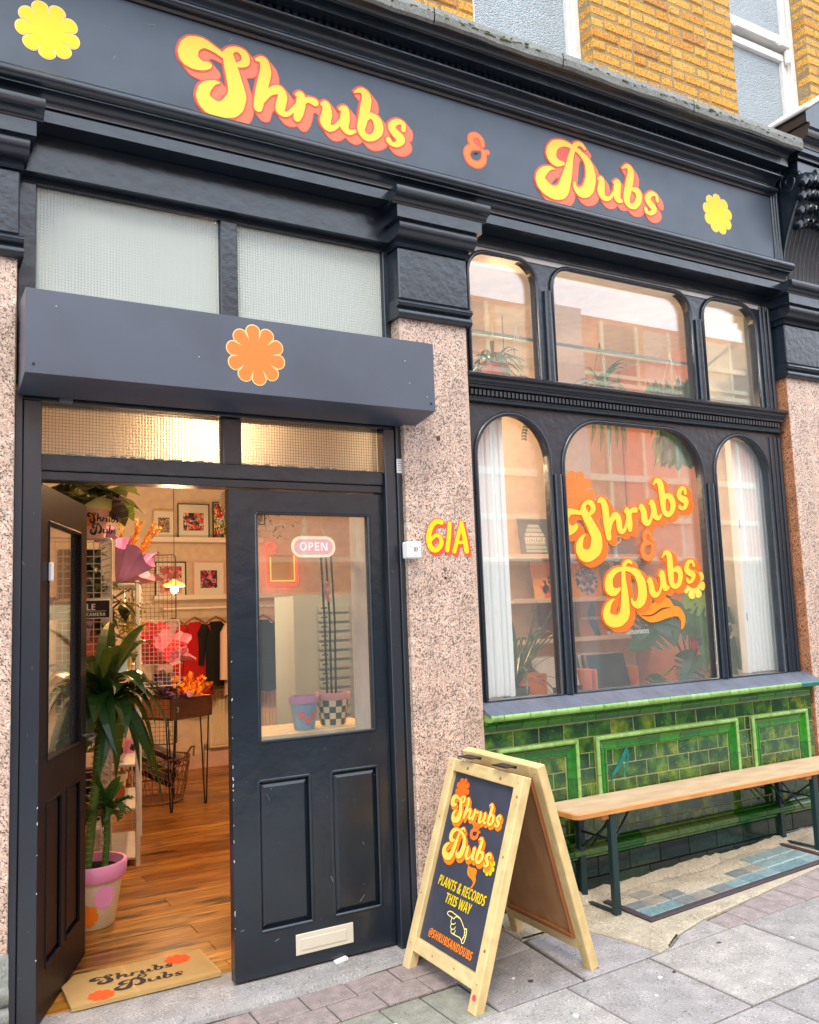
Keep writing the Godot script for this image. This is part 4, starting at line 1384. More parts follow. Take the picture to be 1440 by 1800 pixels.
func doors() -> void:
	var fr := thing("door_frame", "dark painted door frame with wired glass fanlights between granite and pilaster", "door frame")
	boxpart(fr, "post", Vector3(0.388, 0.06, -0.09), Vector3(0.454, 2.465, 0.04), M.paint_smooth, 0.003)
	boxpart(fr, "post", Vector3(1.942, 0.08, -0.09), Vector3(1.996, 2.465, 0.04), M.paint_smooth, 0.003)
	boxpart(fr, "transom_rail", Vector3(0.4545, 2.2, -0.08), Vector3(1.9415, 2.262, 0.02), M.paint_rough, 0.003)
	boxpart(fr, "transom_stop", Vector3(0.4545, 2.164, -0.08), Vector3(1.9415, 2.1985, 0.012), M.paint, 0.003)
	boxpart(fr, "fanlight_mullion", Vector3(1.181, 2.2625, -0.07), Vector3(1.262, 2.4645, 0.0), M.paint_rough, 0.003)
	boxpart(fr, "head_rail", Vector3(0.388, 2.4655, -0.09), Vector3(1.996, 2.53, 0.03), M.paint, 0.003)
	for q in [[0.455, 1.18], [1.263, 1.941]]:
		var p := glazing(fr, "fanlight_pane", rect(q[0], 2.2625, q[1], 2.4645), -0.03, M.glass_wired)
		var w := MB.new()
		var x: float = q[0] + 0.006
		while x < q[1]:
			w.box(Vector3(x, 2.3635, -0.0235), Vector3(0.0011, 0.2, 0.001))
			x += 0.0127
		var y := 2.27
		while y < 2.462:
			w.box(Vector3((q[0] + q[1]) * 0.5, y, -0.0235), Vector3(q[1] - q[0], 0.0011, 0.001))
			y += 0.0127
		stuff(part(p, "wire_mesh", w, M.wire))
		# ragged line of putty and old paint along the bottom of the pane
		var pu := MB.new()
		var r := RandomNumberGenerator.new()
		r.seed = int(q[0] * 100)
		x = q[0]
		while x < q[1] - 0.02:
			var hh := r.randf_range(0.006, 0.016)
			pu.box(Vector3(x + 0.01, 2.2625 + hh * 0.5, -0.022), Vector3(0.024, hh, 0.01), 0.003)
			x += 0.019
		part(fr, "putty", pu, M.putty)
	part(fr, "sensor", bx(Vector3(0.05, 0.035, 0.02), 0.003), M.metal_dark, Vector3(0.54, 2.482, 0.041))
	dent_line(fr, [Vector3(0.452, 0.3, 0.0405), Vector3(0.452, 1.0, 0.0405)], M.pale_grey, 3, 5, 0.004)
	# upper lights over the shutter box
	var ul := thing("over_door_window", "two large panes of obscured square patterned glass above the shutter box", "window")
	boxpart(ul, "post", Vector3(0.366, 2.531, -0.07), Vector3(0.43, 3.354, 0.0), M.paint, 0.003)
	boxpart(ul, "post", Vector3(1.99, 2.531, -0.07), Vector3(2.022, 3.354, 0.0), M.paint_rough, 0.003)
	boxpart(ul, "mullion", Vector3(1.181, 2.531, -0.07), Vector3(1.258, 3.354, 0.0), M.paint_rough, 0.003)
	boxpart(ul, "top_rail", Vector3(0.366, 3.3545, -0.07), Vector3(2.022, 3.4, -0.002), M.paint, 0.003)
	boxpart(ul, "bottom_rail", Vector3(0.432, 2.531, -0.06), Vector3(1.18, 2.56, -0.005), M.paint, 0.0)
	boxpart(ul, "bottom_rail", Vector3(1.26, 2.531, -0.06), Vector3(1.989, 2.56, -0.005), M.paint, 0.0)
	for q in [[0.431, 1.18], [1.259, 1.989]]:
		var p := glazing(ul, "pane", rect(q[0], 2.5605, q[1], 3.354), -0.03, M.glass_reeded)
		var w := MB.new()
		var x: float = q[0] + 0.006
		while x < q[1]:
			w.box(Vector3(x, 2.957, -0.0285), Vector3(0.0035, 0.793, 0.003), 0.001)
			x += 0.0125
		var y := 2.566
		while y < 3.35:
			w.box(Vector3((q[0] + q[1]) * 0.5, y, -0.0290), Vector3(q[1] - q[0], 0.0035, 0.003), 0.001)
			y += 0.0125
		stuff(part(p, "glass_relief", w, M.glass_reeded))

	# door leaves: glazed above, two fielded panels below
	var right := leaf(thing("door_leaf", "closed dark right hand door leaf with glazed top, two panels and a letter plate", "door", "shop door leaves", Vector3(1.2, 0.158, 0.0)), false)
	boxpart(right, "letter_plate", Vector3(0.262, 0.05, 0.0), Vector3(0.527, 0.133, 0.006), M.letter_plate, 0.002)
	boxpart(right, "letter_flap", Vector3(0.285, 0.068, 0.0062), Vector3(0.492, 0.113, 0.009), M.letter_plate, 0.0015)
	dent_line(right, [Vector3(0.003, 0.05, 0.0005), Vector3(0.003, 1.3, 0.0005)], M.bare_chip, 5, 15, 0.005)
	flecks(right, 0.0, 0.0, 0.737, 0.9, 0.0006, 34, 61, M.paint_nick)
	flecks(fr, 0.39, 0.2, 0.45, 2.3, 0.0406, 16, 62, M.paint_nick)
	flecks(fr, 1.945, 0.2, 1.993, 2.3, 0.0406, 14, 63, M.paint_nick)
	var left := leaf(thing("door_leaf", "open dark left hand door leaf swung into the shop, glazed above with pull handle", "door", "shop door leaves", Vector3(0.462, 0.158, -0.03), deg_to_rad(67.0)), true)
	var hd := MB.new()
	hd.tube([Vector3(0.715, 0.95, 0.001), Vector3(0.715, 0.95, 0.045), Vector3(0.66, 0.945, 0.05), Vector3(0.6, 0.945, 0.05)], 0.008, 8)
	part(left, "lever_handle", hd, M.chrome)
	boxpart(left, "edge_plate", Vector3(0.7372, 0.82, -0.036), Vector3(0.7392, 1.1, -0.006), M.chrome, 0.0)
	part(left, "alarm_sensor", bx(Vector3(0.022, 0.075, 0.016), 0.004), M.white, Vector3(0.115, 1.66, 0.009))
	# chocolate-dark inner stops of the frame seen beside the open leaf
	boxpart(fr, "door_stop", Vector3(0.4545, 0.16, -0.088), Vector3(0.462, 2.163, -0.045), M.paint_inner, 0.0)
	var wedge := MB.new()
	wedge.box(Vector3.ZERO, Vector3(0.06, 0.014, 0.03), 0.003)
	single("door_wedge", wedge, M.white_paint, "small white scrap of stone wedged under the closed door leaf", "wedge", "", Vector3(1.66, 0.152, 0.015), Vector3(0, 0, 8))

func leaf(t: Node3D, inner: bool) -> Node3D:
	# local x from the hinge or the lock edge, 0.737 wide, 2.0 high; the face lies in z = 0
	var w := 0.737
	var h := 2.0
	var gl := rect(0.122, 0.93, 0.668, 1.9)
	if inner: gl = rect(0.115, 0.93, 0.625, 1.86)
	var p1 := rect(0.112, 0.172, 0.345, 0.772)
	var p2 := rect(0.445, 0.172, 0.672, 0.772)
	if inner: p2 = rect(0.405, 0.172, 0.625, 0.772)
	if inner: p1 = rect(0.112, 0.172, 0.325, 0.772)
	var body := plate(rect(0, 0, w, h), [gl, p1, p2], -0.045, 0.0)
	var pm: Material = M.leaf_paint if inner else M.paint
	part(t, "frame", body, pm)
	for p in [p1, p2]:
		var m := MB.new()
		var a: Vector2 = p[0]
		var b: Vector2 = p[2]
		# flat back, bevelled field and a raised centre
		var inn := 0.028
		var fz := -0.006
		m.quad(Vector3(a.x + inn, a.y + inn, fz), Vector3(b.x - inn, a.y + inn, fz), Vector3(b.x - inn, b.y - inn, fz), Vector3(a.x + inn, b.y - inn, fz), Vector3.BACK)
		var o := [Vector3(a.x, a.y, -0.02), Vector3(b.x, a.y, -0.02), Vector3(b.x, b.y, -0.02), Vector3(a.x, b.y, -0.02)]
		var q := [Vector3(a.x + inn, a.y + inn, fz), Vector3(b.x - inn, a.y + inn, fz), Vector3(b.x - inn, b.y - inn, fz), Vector3(a.x + inn, b.y - inn, fz)]
		for k in 4: m.quad(o[k], o[(k + 1) % 4], q[(k + 1) % 4], q[k], [Vector3(0, -1, 2), Vector3(1, 0, 2), Vector3(0, 1, 2), Vector3(-1, 0, 2)][k].normalized())
		m.quad(Vector3(a.x, a.y, -0.04), Vector3(b.x, a.y, -0.04), Vector3(b.x, b.y, -0.04), Vector3(a.x, b.y, -0.04), Vector3.FORWARD)
		part(t, "panel", m, pm)
	# mouldings round glass and panels: bolection on the outside
	for lp in [gl, p1, p2]:
		for k in 4:
			var a: Vector2 = lp[k]
			var b: Vector2 = lp[(k + 1) % 4]
			var m := MB.new()
			m.bar(Vector3(a.x, a.y, -0.003), Vector3(b.x, b.y, -0.003), 0.015, 0.014, 0.005, Vector3.BACK)
			part(t, "moulding", m, pm)
	glazing(t, "glass_pane", gl, -0.02, M.glass, 0.006)
	return t
# ------------------------------------------------------------------ shop window
func shop_window() -> void:
	var t := thing("shop_window", "dark painted shop window with three arched lights below three round cornered lights", "shop window")
	var lo := [rounded(2.472, 1.163, 2.944, 2.603, 0.0, 0.234, 12), rounded(3.03, 1.163, 4.092, 2.608, 0.0, 0.27, 12), rounded(4.194, 1.163, 4.684, 2.612, 0.0, 0.243, 12)]
	var up := [rounded(2.472, 2.795, 2.918, 3.452, 0.0, 0.12, 8), rounded(3.022, 2.795, 4.088, 3.455, 0.0, 0.12, 8), rounded(4.188, 2.795, 4.672, 3.46, 0.0, 0.13, 8)]
	part(t, "lower_frame", plate(rect(2.41, 1.14, 4.822, 2.66), lo, -0.042, 0.012), M.paint_rough)
	part(t, "upper_frame", plate(rect(2.41, 2.775, 4.822, 3.474), up, -0.042, 0.008), M.paint_rough)
	for k in 3:
		for a in [lo, up]:
			var m := MB.new()
			var lp: PackedVector2Array = a[k]
			m.tube(loop3(lp, 0.012), 0.013, 6, true)
			part(t, "bead", m, M.paint)
	for x in [2.987, 4.143]:
		for s in [[1.163, 2.3], [2.797, 3.3]]:
			var m := MB.new()
			m.tube([Vector3(x, s[0], 0.01), Vector3(x, s[1], 0.01)], 0.027, 8)
			part(t, "mullion", m, M.paint_rough)
	for s in [[1.163, 2.62], [2.797, 3.47]]:
		for dx in [0.0, 0.034, 0.075]:
			var m := MB.new()
			m.tube([Vector3(4.726 + dx, s[0], 0.012), Vector3(4.726 + dx, s[1], 0.012)], 0.015, 7)
			part(t, "jamb_moulding", m, M.paint_rough)
	# cornice between the two rows, with a dentil course
	var cn := MB.new()
	cn.mould(V2([0.0, 2.645, 0.02, 2.645] + arc(0.03, 2.655, 0.02, 0.012, -90, 90, 4) + [0.03, 2.672, 0.03, 2.712, 0.06, 2.712, 0.062, 2.724, 0.056, 2.73] + arc(0.09, 2.734, 0.03, 0.028, 180, 90, 5) + [0.094, 2.764, 0.096, 2.776, 0.085, 2.784, 0.0, 2.79]), 2.405, 4.815)
	part(t, "transom_cornice", cn, M.paint)
	var dn := MB.new()
	for k in 93: dn.box(Vector3(2.42 + 0.0255 * k, 2.692, 0.039), Vector3(0.016, 0.03, 0.022), 0.002)
	stuff(part(t, "dentil_row", dn, M.paint))
	# sill, ridged by many coats of paint
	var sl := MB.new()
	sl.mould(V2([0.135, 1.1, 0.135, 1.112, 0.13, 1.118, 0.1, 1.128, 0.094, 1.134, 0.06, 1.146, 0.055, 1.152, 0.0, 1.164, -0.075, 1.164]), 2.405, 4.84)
	part(t, "sill", sl, M.sill_paint_skylit)
	for k in 3:
		glazing(t, "glass_pane", lo[k], -0.028, M.glass, 0.006)
		glazing(t, "glass_pane", up[k], -0.028, M.glass, 0.006)
		glazing(t, "added_reflection_pane", lo[k], -0.0345, M.glass, 0.005)  # second pane behind each light, added to strengthen the reflection
		glazing(t, "added_reflection_pane", up[k], -0.0345, M.glass, 0.005)
	for q in [[2.945, 1.2, 3.03, 2.3, 65], [4.095, 1.2, 4.19, 2.3, 66], [2.92, 2.8, 3.02, 3.4, 67], [2.42, 2.62, 4.8, 2.655, 68], [4.69, 1.2, 4.81, 2.6, 69]]: flecks(t, q[0], q[1], q[2], q[3], 0.0126, 16, q[4], M.paint_nick)
	# vinyl lettering on the middle pane
	var v := thing("window_lettering", "yellow and orange Shrubs & Dubs vinyl lettering on the middle arched window", "lettering")
	var zf := -0.0268
	painted_flower(v, "flower", Vector3(3.15, 2.215, zf), 0.125, M.orange_soft, null, 10, 0.3, Vector3.ZERO, 0.56)
	lettering(v, "word_shrubs", "shrubs", Vector3(3.515, 2.115, zf + 0.003), 0.90, 17.0, "yellow", "orange_line", "orange_deep", "orange", 0.0012)
	lettering(v, "word_dubs", "dubs", Vector3(3.63, 1.745, zf + 0.003), 0.86, 17.5, "yellow", "orange_line", "orange_deep", "orange", 0.0012)
	var am := Node3D.new()
	am.name = "ampersand"
	v.add_child(am)
	am.position = Vector3(3.638, 1.935, zf + 0.009)
	am.scale = Vector3(0.78, 0.92, 1)
	part(am, "edge", W.amp_rim, M.orange_line)
	part(am, "fill", W.amp, M.orange_soft, Vector3(0, 0, 0.0012))
	painted_flower(v, "flower", Vector3(3.985, 1.72, zf + 0.001), 0.098, M.yellow_soft, null, 8, 0.1)
	var sw := MB.new()
	sw.flat([swash()], 0.0)
	part(v, "swash", sw, M.orange, Vector3(3.7, 1.555, zf + 0.001))
	var sw2 := strokes([[-0.14, -0.012, 0.002, -0.06, -0.012, 0.004, 0.02, 0.02, 0.005, 0.09, 0.026, 0.001]])
	part(v, "swash_line", shape_mesh(sw2), M.walnut, Vector3(3.7, 1.555, zf + 0.0025))
	# white concertina shutters folded back behind the side lights
	for q in [[2.44, 2.69, 9, "left"], [4.50, 4.775, 16, "right"]]:
		var s := thing("folding_shutter", "white ridged folding shutter stacked behind the %s arched light" % q[3], "shutter", "folded white window shutters")
		var n: int = q[2]
		var w: float = (q[1] - q[0]) / n
		for k in n:
			var last: bool = (k == n - 1 and n == 9) or (k == 0 and n == 16)
			var m := MB.new()
			m.box(Vector3(q[0] + w * (k + 0.5), 1.885, -0.105 - (0.006 if k % 2 else 0.0)), Vector3(w * 0.97, 1.44, 0.03), 0.006)
			part(s, "slat", m, M.white_shutter)
		var ex: float = q[1] + 0.012 if n == 9 else q[0] - 0.02
		boxpart(s, "end_post", Vector3(ex - 0.014, 1.164, -0.13), Vector3(ex + 0.014, 2.61, -0.08), M.white_shutter, 0.003)
		if n == 16:
			for y in [1.48, 2.05]: boxpart(s, "lock_slot", Vector3(ex + 0.004, y, -0.0805), Vector3(ex + 0.010, y + 0.05, -0.079), M.slate_blue, 0.0)

func swash() -> PackedVector2Array:
	var p := []
	for q in [[-0.2, 0.04], [-0.17, 0.012], [-0.12, 0.02], [-0.06, 0.045], [0.0, 0.075], [0.05, 0.085], [0.09, 0.07], [0.115, 0.035], [0.15, 0.03], [0.185, 0.0], [0.2, -0.045], [0.185, -0.085], [0.16, -0.1], [0.165, -0.06], [0.15, -0.03], [0.11, -0.025], [0.05, -0.035], [-0.02, -0.05], [-0.08, -0.05], [-0.14, -0.02], [-0.18, 0.015]]:
		p.append(Vector2(q[0], q[1]))
	var out := PackedVector2Array()
	var n := p.size()
	for k in n:
		var a: Vector2 = p[(k - 1 + n) % n]
		var b: Vector2 = p[k]
		var c: Vector2 = p[(k + 1) % n]
		var d: Vector2 = p[(k + 2) % n]
		for j in 3: out.append(b.cubic_interpolate(c, a, d, j / 3.0))
	return out

# ------------------------------------------------------------------ tiled stall riser
func stall_riser() -> void:
	var t := thing("stall_riser", "green glazed tile wall with moulded panels under the shop window", "tiled wall")
	var X0 := 2.406
	var X1 := 4.825
	boxpart(t, "grout_bed", Vector3(X0, 0.1, -0.018), Vector3(X1, 1.098, 0.0622), M.grout, 0.0)
	var r := RandomNumberGenerator.new()
	r.seed = 19
	var g := 0.0021
	# rounded nosing and the bright row beneath it
	var xs := [X0]
	var x := X0 + 0.075
	while x < X1 - 0.04:
		xs.append(x); x += 0.155
	xs.append(X1)
	for k in xs.size() - 1:
		var last := k == xs.size() - 2
		var m := MB.new()
		m.mould(V2([0.05, 1.078, 0.128, 1.078] + arc(0.124, 1.096, 0.018, 0.018, -90, 90, 7) + [0.05, 1.116]), xs[k] + g, xs[k + 1] - g)
		part(t, "nosing_tile", m, M.tile_nose_teal if last else M[["tile_nose", "tile_nose2"][r.randi() % 2]])
		var b := MB.new()
		b.mould(V2([0.056, 1.026, 0.064, 1.026] + arc(0.11, 1.03, 0.045, 0.04, 180, 100, 5) + [0.112, 1.074, 0.056, 1.076]), xs[k] + g, xs[k + 1] - g)
		part(t, "cove_tile", b, M[["tile_bright", "tile_bright2", "tile_bright3"][r.randi() % 3]])
	# courses of 150 x 75 mm tiles
	var panels := [[2.482, 2.972], [3.087, 4.146], [4.264, 4.762]]
	var top := 1.021
	var ch := 0.0765
	for row in 8:
		var y1 := top - ch * row
		var y0 := y1 - ch
		var cuts := [X0]
		x = X0 + (0.175 if row % 2 == 0 else 0.095)
		while x < X1 - 0.03:
			cuts.append(x); x += 0.1565
		cuts.append(X1)
		var spans := []
		if row == 0 or row >= 6: spans = [[X0, X1, 0.058]]
		else:
			var a := X0
			for p in panels:
				spans.append([a, p[0], 0.058]); spans.append([p[0] + 0.078, p[1] - 0.078, 0.058]); a = p[1]
			spans.append([a, X1, 0.058])
			if row == 1: spans = [[X0, panels[0][0], 0.058], [panels[0][1], panels[1][0], 0.058], [panels[1][1], panels[2][0], 0.058], [panels[2][1], X1, 0.058]]
		for s in spans:
			for k in cuts.size() - 1:
				var a: float = maxf(cuts[k], s[0])
				var b: float = minf(cuts[k + 1], s[1])
				if b - a < 0.012: continue
				var m := MB.new()
				m.box(Vector3((a + b) * 0.5, (y0 + y1) * 0.5, s[2] + r.randf_range(-0.0006, 0.0006)), Vector3(b - a - 2.0 * g, ch - 2.0 * g, 0.012), 0.0022)
				part(t, "tile", m, M["tile%d" % (r.randi() % 7)])
	# moulded frames round the three panels
	for p in panels:
		var y1 := 0.9435
		var y0 := 0.562
		framed(t, p[0], y0, p[1], y1, r)
	# base moulding and the black courses
	x = X0
	while x < X1 - 0.01:
		var b := minf(x + 0.235, X1)
		var m := MB.new()
		m.mould(V2([0.056, 0.372, 0.098, 0.372, 0.099, 0.382] + arc(0.092, 0.405, 0.027, 0.022, -80, 90, 7) + [0.082, 0.43] + arc(0.075, 0.436, 0.012, 0.008, -90, 90, 4) + [0.056, 0.446]), x + g, b - g)
		part(t, "base_moulding", m, M[["tile_base", "tile_base", "tile_bright3"][r.randi() % 3]])
		x = b
	for row in 2:
		var y1 := 0.369 - 0.0955 * row
		var y0 := y1 - 0.0955
		if row == 1: y0 = 0.19
		x = X0 - (0.08 if row else 0.0)
		while x < X1 - 0.02:
			var a := maxf(x, X0)
			var b := minf(x + 0.212, X1)
			var m := MB.new()
			m.box(Vector3((a + b) * 0.5, (y0 + y1) * 0.5, 0.086 + r.randf_range(-0.0008, 0.0008)), Vector3(b - a - 2.0 * g, y1 - y0 - 2.0 * g, 0.014), 0.0025)
			part(t, "plinth_tile", m, M["tile_black%d" % (r.randi() % 3)])
			x += 0.212
	boxpart(t, "plinth_bed", Vector3(X0, 0.1, 0.0625), Vector3(X1, 0.37, 0.0855), M.soil, 0.0)
	# smear of teal paint across the middle panel
	var sm := strokes([[3.30, 0.855, 0.012, 3.26, 0.80, 0.014, 3.20, 0.74, 0.008], [3.31, 0.85, 0.006, 3.305, 0.8, 0.008, 3.27, 0.73, 0.005], [3.2, 0.745, 0.006, 3.18, 0.69, 0.002]])
	part(t, "paint_smear", shape_mesh(sm), M.tile_nose_teal, Vector3(0, 0, 0.0655))
	# flecks of white paint
	var fk := MB.new()
	for k in 70:
		var q := Vector3(r.randf_range(X0, X1), r.randf_range(0.6, 1.0), 0.0652)
		var s := r.randf_range(0.0012, 0.003)
		fk.box(q, Vector3(s, s * r.randf_range(0.7, 2.0), 0.0008))
	stuff(part(t, "paint_flecks", fk, M.pale_grey))

func framed(t: Node, x0: float, y0: float, x1: float, y1: float, r: RandomNumberGenerator) -> void:
	# four mitred sides: a light nosing outside, a bright cove inside; each side cut into tiles
	var g := 0.0015
	var bed := 0.064
	for side in 4:
		var len_: float = (x1 - x0) if side % 2 == 0 else (y1 - y0)
		var n := maxi(2, int(round(len_ / 0.157)))
		for k in n:
			var a := len_ * k / n
			var b := len_ * (k + 1) / n
			for layer in 2:
				# in side coordinates: s along, d inwards from the outer edge
				var prof := []
				if layer == 0:
					for q in 7:
						var an := PI * q / 6.0
						prof.append(Vector2(0.011 - cos(an) * 0.011, 0.016 + sin(an) * 0.012))
				else:
					prof = [Vector2(0.024, 0.022), Vector2(0.028, 0.015), Vector2(0.045, 0.007), Vector2(0.062, 0.005), Vector2(0.064, 0.009), Vector2(0.071, 0.009), Vector2(0.0725, 0.0)]
				var m := MB.new()
				for j in prof.size() - 1:
					var P := []
					for e in [[a, prof[j]], [b, prof[j]], [b, prof[j + 1]], [a, prof[j + 1]]]:
						var d: float = e[1].x
						var s: float = e[0]
						if e[0] == a: s = maxf(a + g, d)
						else: s = minf(b - g, len_ - d)
						if s < a: s = a
						var xx := 0.0
						var yy := 0.0
						match side:
							0: xx = x0 + s; yy = y1 - d
							1: xx = x1 - d; yy = y1 - s
							2: xx = x1 - s; yy = y0 + d
							3: xx = x0 + d; yy = y0 + s
						P.append(Vector3(xx, yy, bed + e[1].y - 0.004))
					var nn: Vector3 = (P[1] - P[0]).cross(P[3] - P[0]).normalized()
					if nn.z < 0.0: nn = -nn
					m.quad(P[0], P[1], P[2], P[3], nn)
				part(t, "frame_nosing" if layer == 0 else "frame_cove", m, M[["tile_nose", "tile_nose2"][r.randi() % 2]] if layer == 0 else M[["tile_bright", "tile_bright2", "tile_bright3"][r.randi() % 3]])
# ------------------------------------------------------------------ upper floor
func upper_floor() -> void:
	var r := RandomNumberGenerator.new()
	r.seed = 23
	var w := thing("brick_wall", "yellow stock brick wall of the upper floor above the cornice", "brick wall")
	var spans := [[1.62, 2.61, 4.5, 5.02], [3.448, 4.712, 4.5, 5.86], [5.497, 6.2, 4.5, 6.1]]
	for s in spans:
		boxpart(w, "mortar_core", Vector3(s[0] + 0.006, s[2] - 0.06, -0.3), Vector3(s[1] - 0.006, s[3] + 1.2, -0.004), M.mortar, 0.0)
	for s in spans:
		var y: float = s[2]
		var row := 0
		while y < s[3]:
			var x: float = s[0]
			var k := row % 2
			while x < s[1] - 0.02:
				var full := 0.222 if k % 2 == 0 else 0.109
				if x == s[0] and row % 2 == 1: full = 0.109
				var e := minf(x + full, s[1])
				if s[1] - e < 0.05: e = s[1]
				var m := MB.new()
				m.box(Vector3((x + e) * 0.5, y + 0.0325, -0.051 + r.randf_range(-0.004, 0.004)), Vector3(e - x - 0.009 - r.randf_range(-0.002, 0.004), 0.064 + r.randf_range(-0.005, 0.003), 0.105), 0.008, Basis(Vector3.BACK, r.randf_range(-0.014, 0.014)))
				part(w, "brick", m, M["brick%d" % [0, 1, 0, 2, 3, 1, 4, 0][r.randi() % 8]])
				x = e
				k += 1
			y += 0.0735
			row += 1
	# sash windows
	for q in [[2.62, 3.49, "left", "glass_obscure"], [4.72, 5.55, "right", "glass_obscure"]]:
		var t := thing("sash_window", "white painted sash window with obscured glass, %s one above the cornice" % q[2], "window", "sash windows of the upper floor")
		var a: float = q[0]
		var b: float = q[1]
		boxpart(t, "jamb", Vector3(a - 0.008, 4.42, -0.24), Vector3(a + 0.07, 6.2, -0.106), M.white_paint, 0.004)
		boxpart(t, "jamb", Vector3(b - 0.085, 4.42, -0.24), Vector3(b + 0.006, 6.2, -0.106), M.white_paint, 0.004)
		boxpart(t, "jamb_bead", Vector3(b - 0.105, 4.42, -0.2), Vector3(b - 0.0855, 6.2, -0.125), M.white_paint, 0.004)
		if q[2] == "right":
			boxpart(t, "meeting_rail", Vector3(a + 0.0705, 5.53, -0.19), Vector3(b - 0.1055, 5.6, -0.09), M.white_paint, 0.004)
			boxpart(t, "lower_sash_rail", Vector3(a + 0.0705, 5.44, -0.195), Vector3(b - 0.1055, 5.495, -0.13), M.white_paint, 0.004)
			boxpart(t, "lower_sash_stile", Vector3(b - 0.155, 4.42, -0.195), Vector3(b - 0.106, 5.4395, -0.13), M.white_paint, 0.004)
			boxpart(t, "upper_sash_stile", Vector3(b - 0.145, 5.6005, -0.17), Vector3(b - 0.106, 6.2, -0.11), M.white_paint, 0.004)
			part(t, "sash_horn", bx(Vector3(0.035, 0.11, 0.04), 0.01), M.white_paint, Vector3(b - 0.128, 5.46, -0.105))
			for x in [a + 0.12, b - 0.24]:
				var hk := MB.new()
				var pts := []
				for k in 9: pts.append(Vector3(x + 0.028 * cos(PI + PI * k / 8.0), 5.535 + 0.022 * sin(PI + PI * k / 8.0), -0.086))
				hk.tube(pts, 0.004, 6)
				part(t, "sash_lift", hk, M.white_paint)
			glazing(t, "pane", rect(a + 0.0705, 4.42, b - 0.156, 5.4395), -0.16, M.glass_obscure)
			glazing(t, "pane", rect(a + 0.0705, 5.6005, b - 0.146, 6.2), -0.14, M.glass_obscure)
		else:
			glazing(t, "pane", rect(a + 0.0705, 4.42, b - 0.106, 6.2), -0.16, M.glass_obscure)
		var bl := MB.new()
		bl.box(Vector3((a + b) * 0.5, 5.4, -0.42), Vector3(b - a + 0.4, 2.2, 0.02))
		part(t, "blind", bl, M.render_grey)

# ------------------------------------------------------------------ across the street (seen in the glass)
func street_opposite() -> void:
	var t := thing("opposite_building", "salmon panelled building with pale green window grid mirrored in the shop window", "building")
	var Z := 9.0
	var wall := MB.new()
	wall.box(Vector3(11.0, 4.85, Z + 0.3), Vector3(26.0, 4.9, 0.5))
	part(t, "wall", wall, M.salmon)
	var shp := MB.new()
	shp.box(Vector3(11.0, 0.9, Z + 0.35), Vector3(26.0, 3.0, 0.5))
	part(t, "ground_floor", shp, M.street_dark)
	for k in 8: boxpart(t, "shop_pier", Vector3(-1.5 + 3.1 * k, -0.2, Z - 0.02), Vector3(-1.1 + 3.1 * k, 2.4, Z + 0.09), M.slate_blue, 0.01)
	var pier := MB.new()
	pier.box(Vector3(10.85, 4.85, Z - 0.06), Vector3(0.7, 4.9, 0.3), 0.01)
	part(t, "pier", pier, M.render_grey)
	# bands of windows: two storeys in a grid of 0.9 m
	for st in [[2.5, 5.6], [5.92, 7.2]]:
		for k in 22:
			var x := -0.1 + 0.92 * k
			if absf(x + 0.46 - 10.85) < 0.75: continue
			var pane := MB.new()
			pane.box(Vector3(x + 0.46, (st[0] + st[1]) * 0.5, Z + 0.03), Vector3(0.86, st[1] - st[0] - 0.05, 0.03))
			part(t, "window", pane, [M.salmon_light, M.salmon, M.salmon_light, M.curtain][k % 4] if st[0] < 3.0 else [M.curtain, M.pane_dark, M.curtain, M.salmon_light][k % 4])
			boxpart(t, "mullion", Vector3(x - 0.035, st[0], Z - 0.04), Vector3(x + 0.035, st[1], Z + 0.02), M.frame_green, 0.005)
			if st[0] > 3.0 and k % 2 == 0: boxpart(t, "blind", Vector3(x + 0.05, st[0] + 0.1, Z - 0.005), Vector3(x + 0.2, st[1], Z + 0.012), M.blind_tan, 0.0)
	for y in [[2.45, 2.53], [3.2, 3.3], [4.0, 4.13], [5.88, 5.97], [6.06, 6.14], [6.5, 6.6], [5.55, 5.62]]:
		for s in [[-2.0, 10.49], [11.21, 21.0]]:
			boxpart(t, "rail", Vector3(s[0], y[0], Z - 0.075), Vector3(s[1], y[1], Z - 0.042), M.frame_green, 0.005)
	# the neighbours along the same side, which close the street to the left
	var n := thing("grey_terrace", "plain grey rendered terrace across the street to the left", "building")
	var gw := MB.new()
	gw.box(Vector3(-9.5, 2.6, Z + 0.4), Vector3(14.5, 6.6, 0.6))
	part(n, "wall", gw, M.render_grey)
	for k in 6:
		for j in 2: boxpart(n, "window", Vector3(-15.6 + 2.3 * k, 0.9 + 2.7 * j, Z + 0.06), Vector3(-14.5 + 2.3 * k, 2.4 + 2.7 * j, Z + 0.099), M.pane_dark, 0.0)

# ------------------------------------------------------------------ A-board and bench
func street_things() -> void:
	a_board()
	bench()
	doormat()

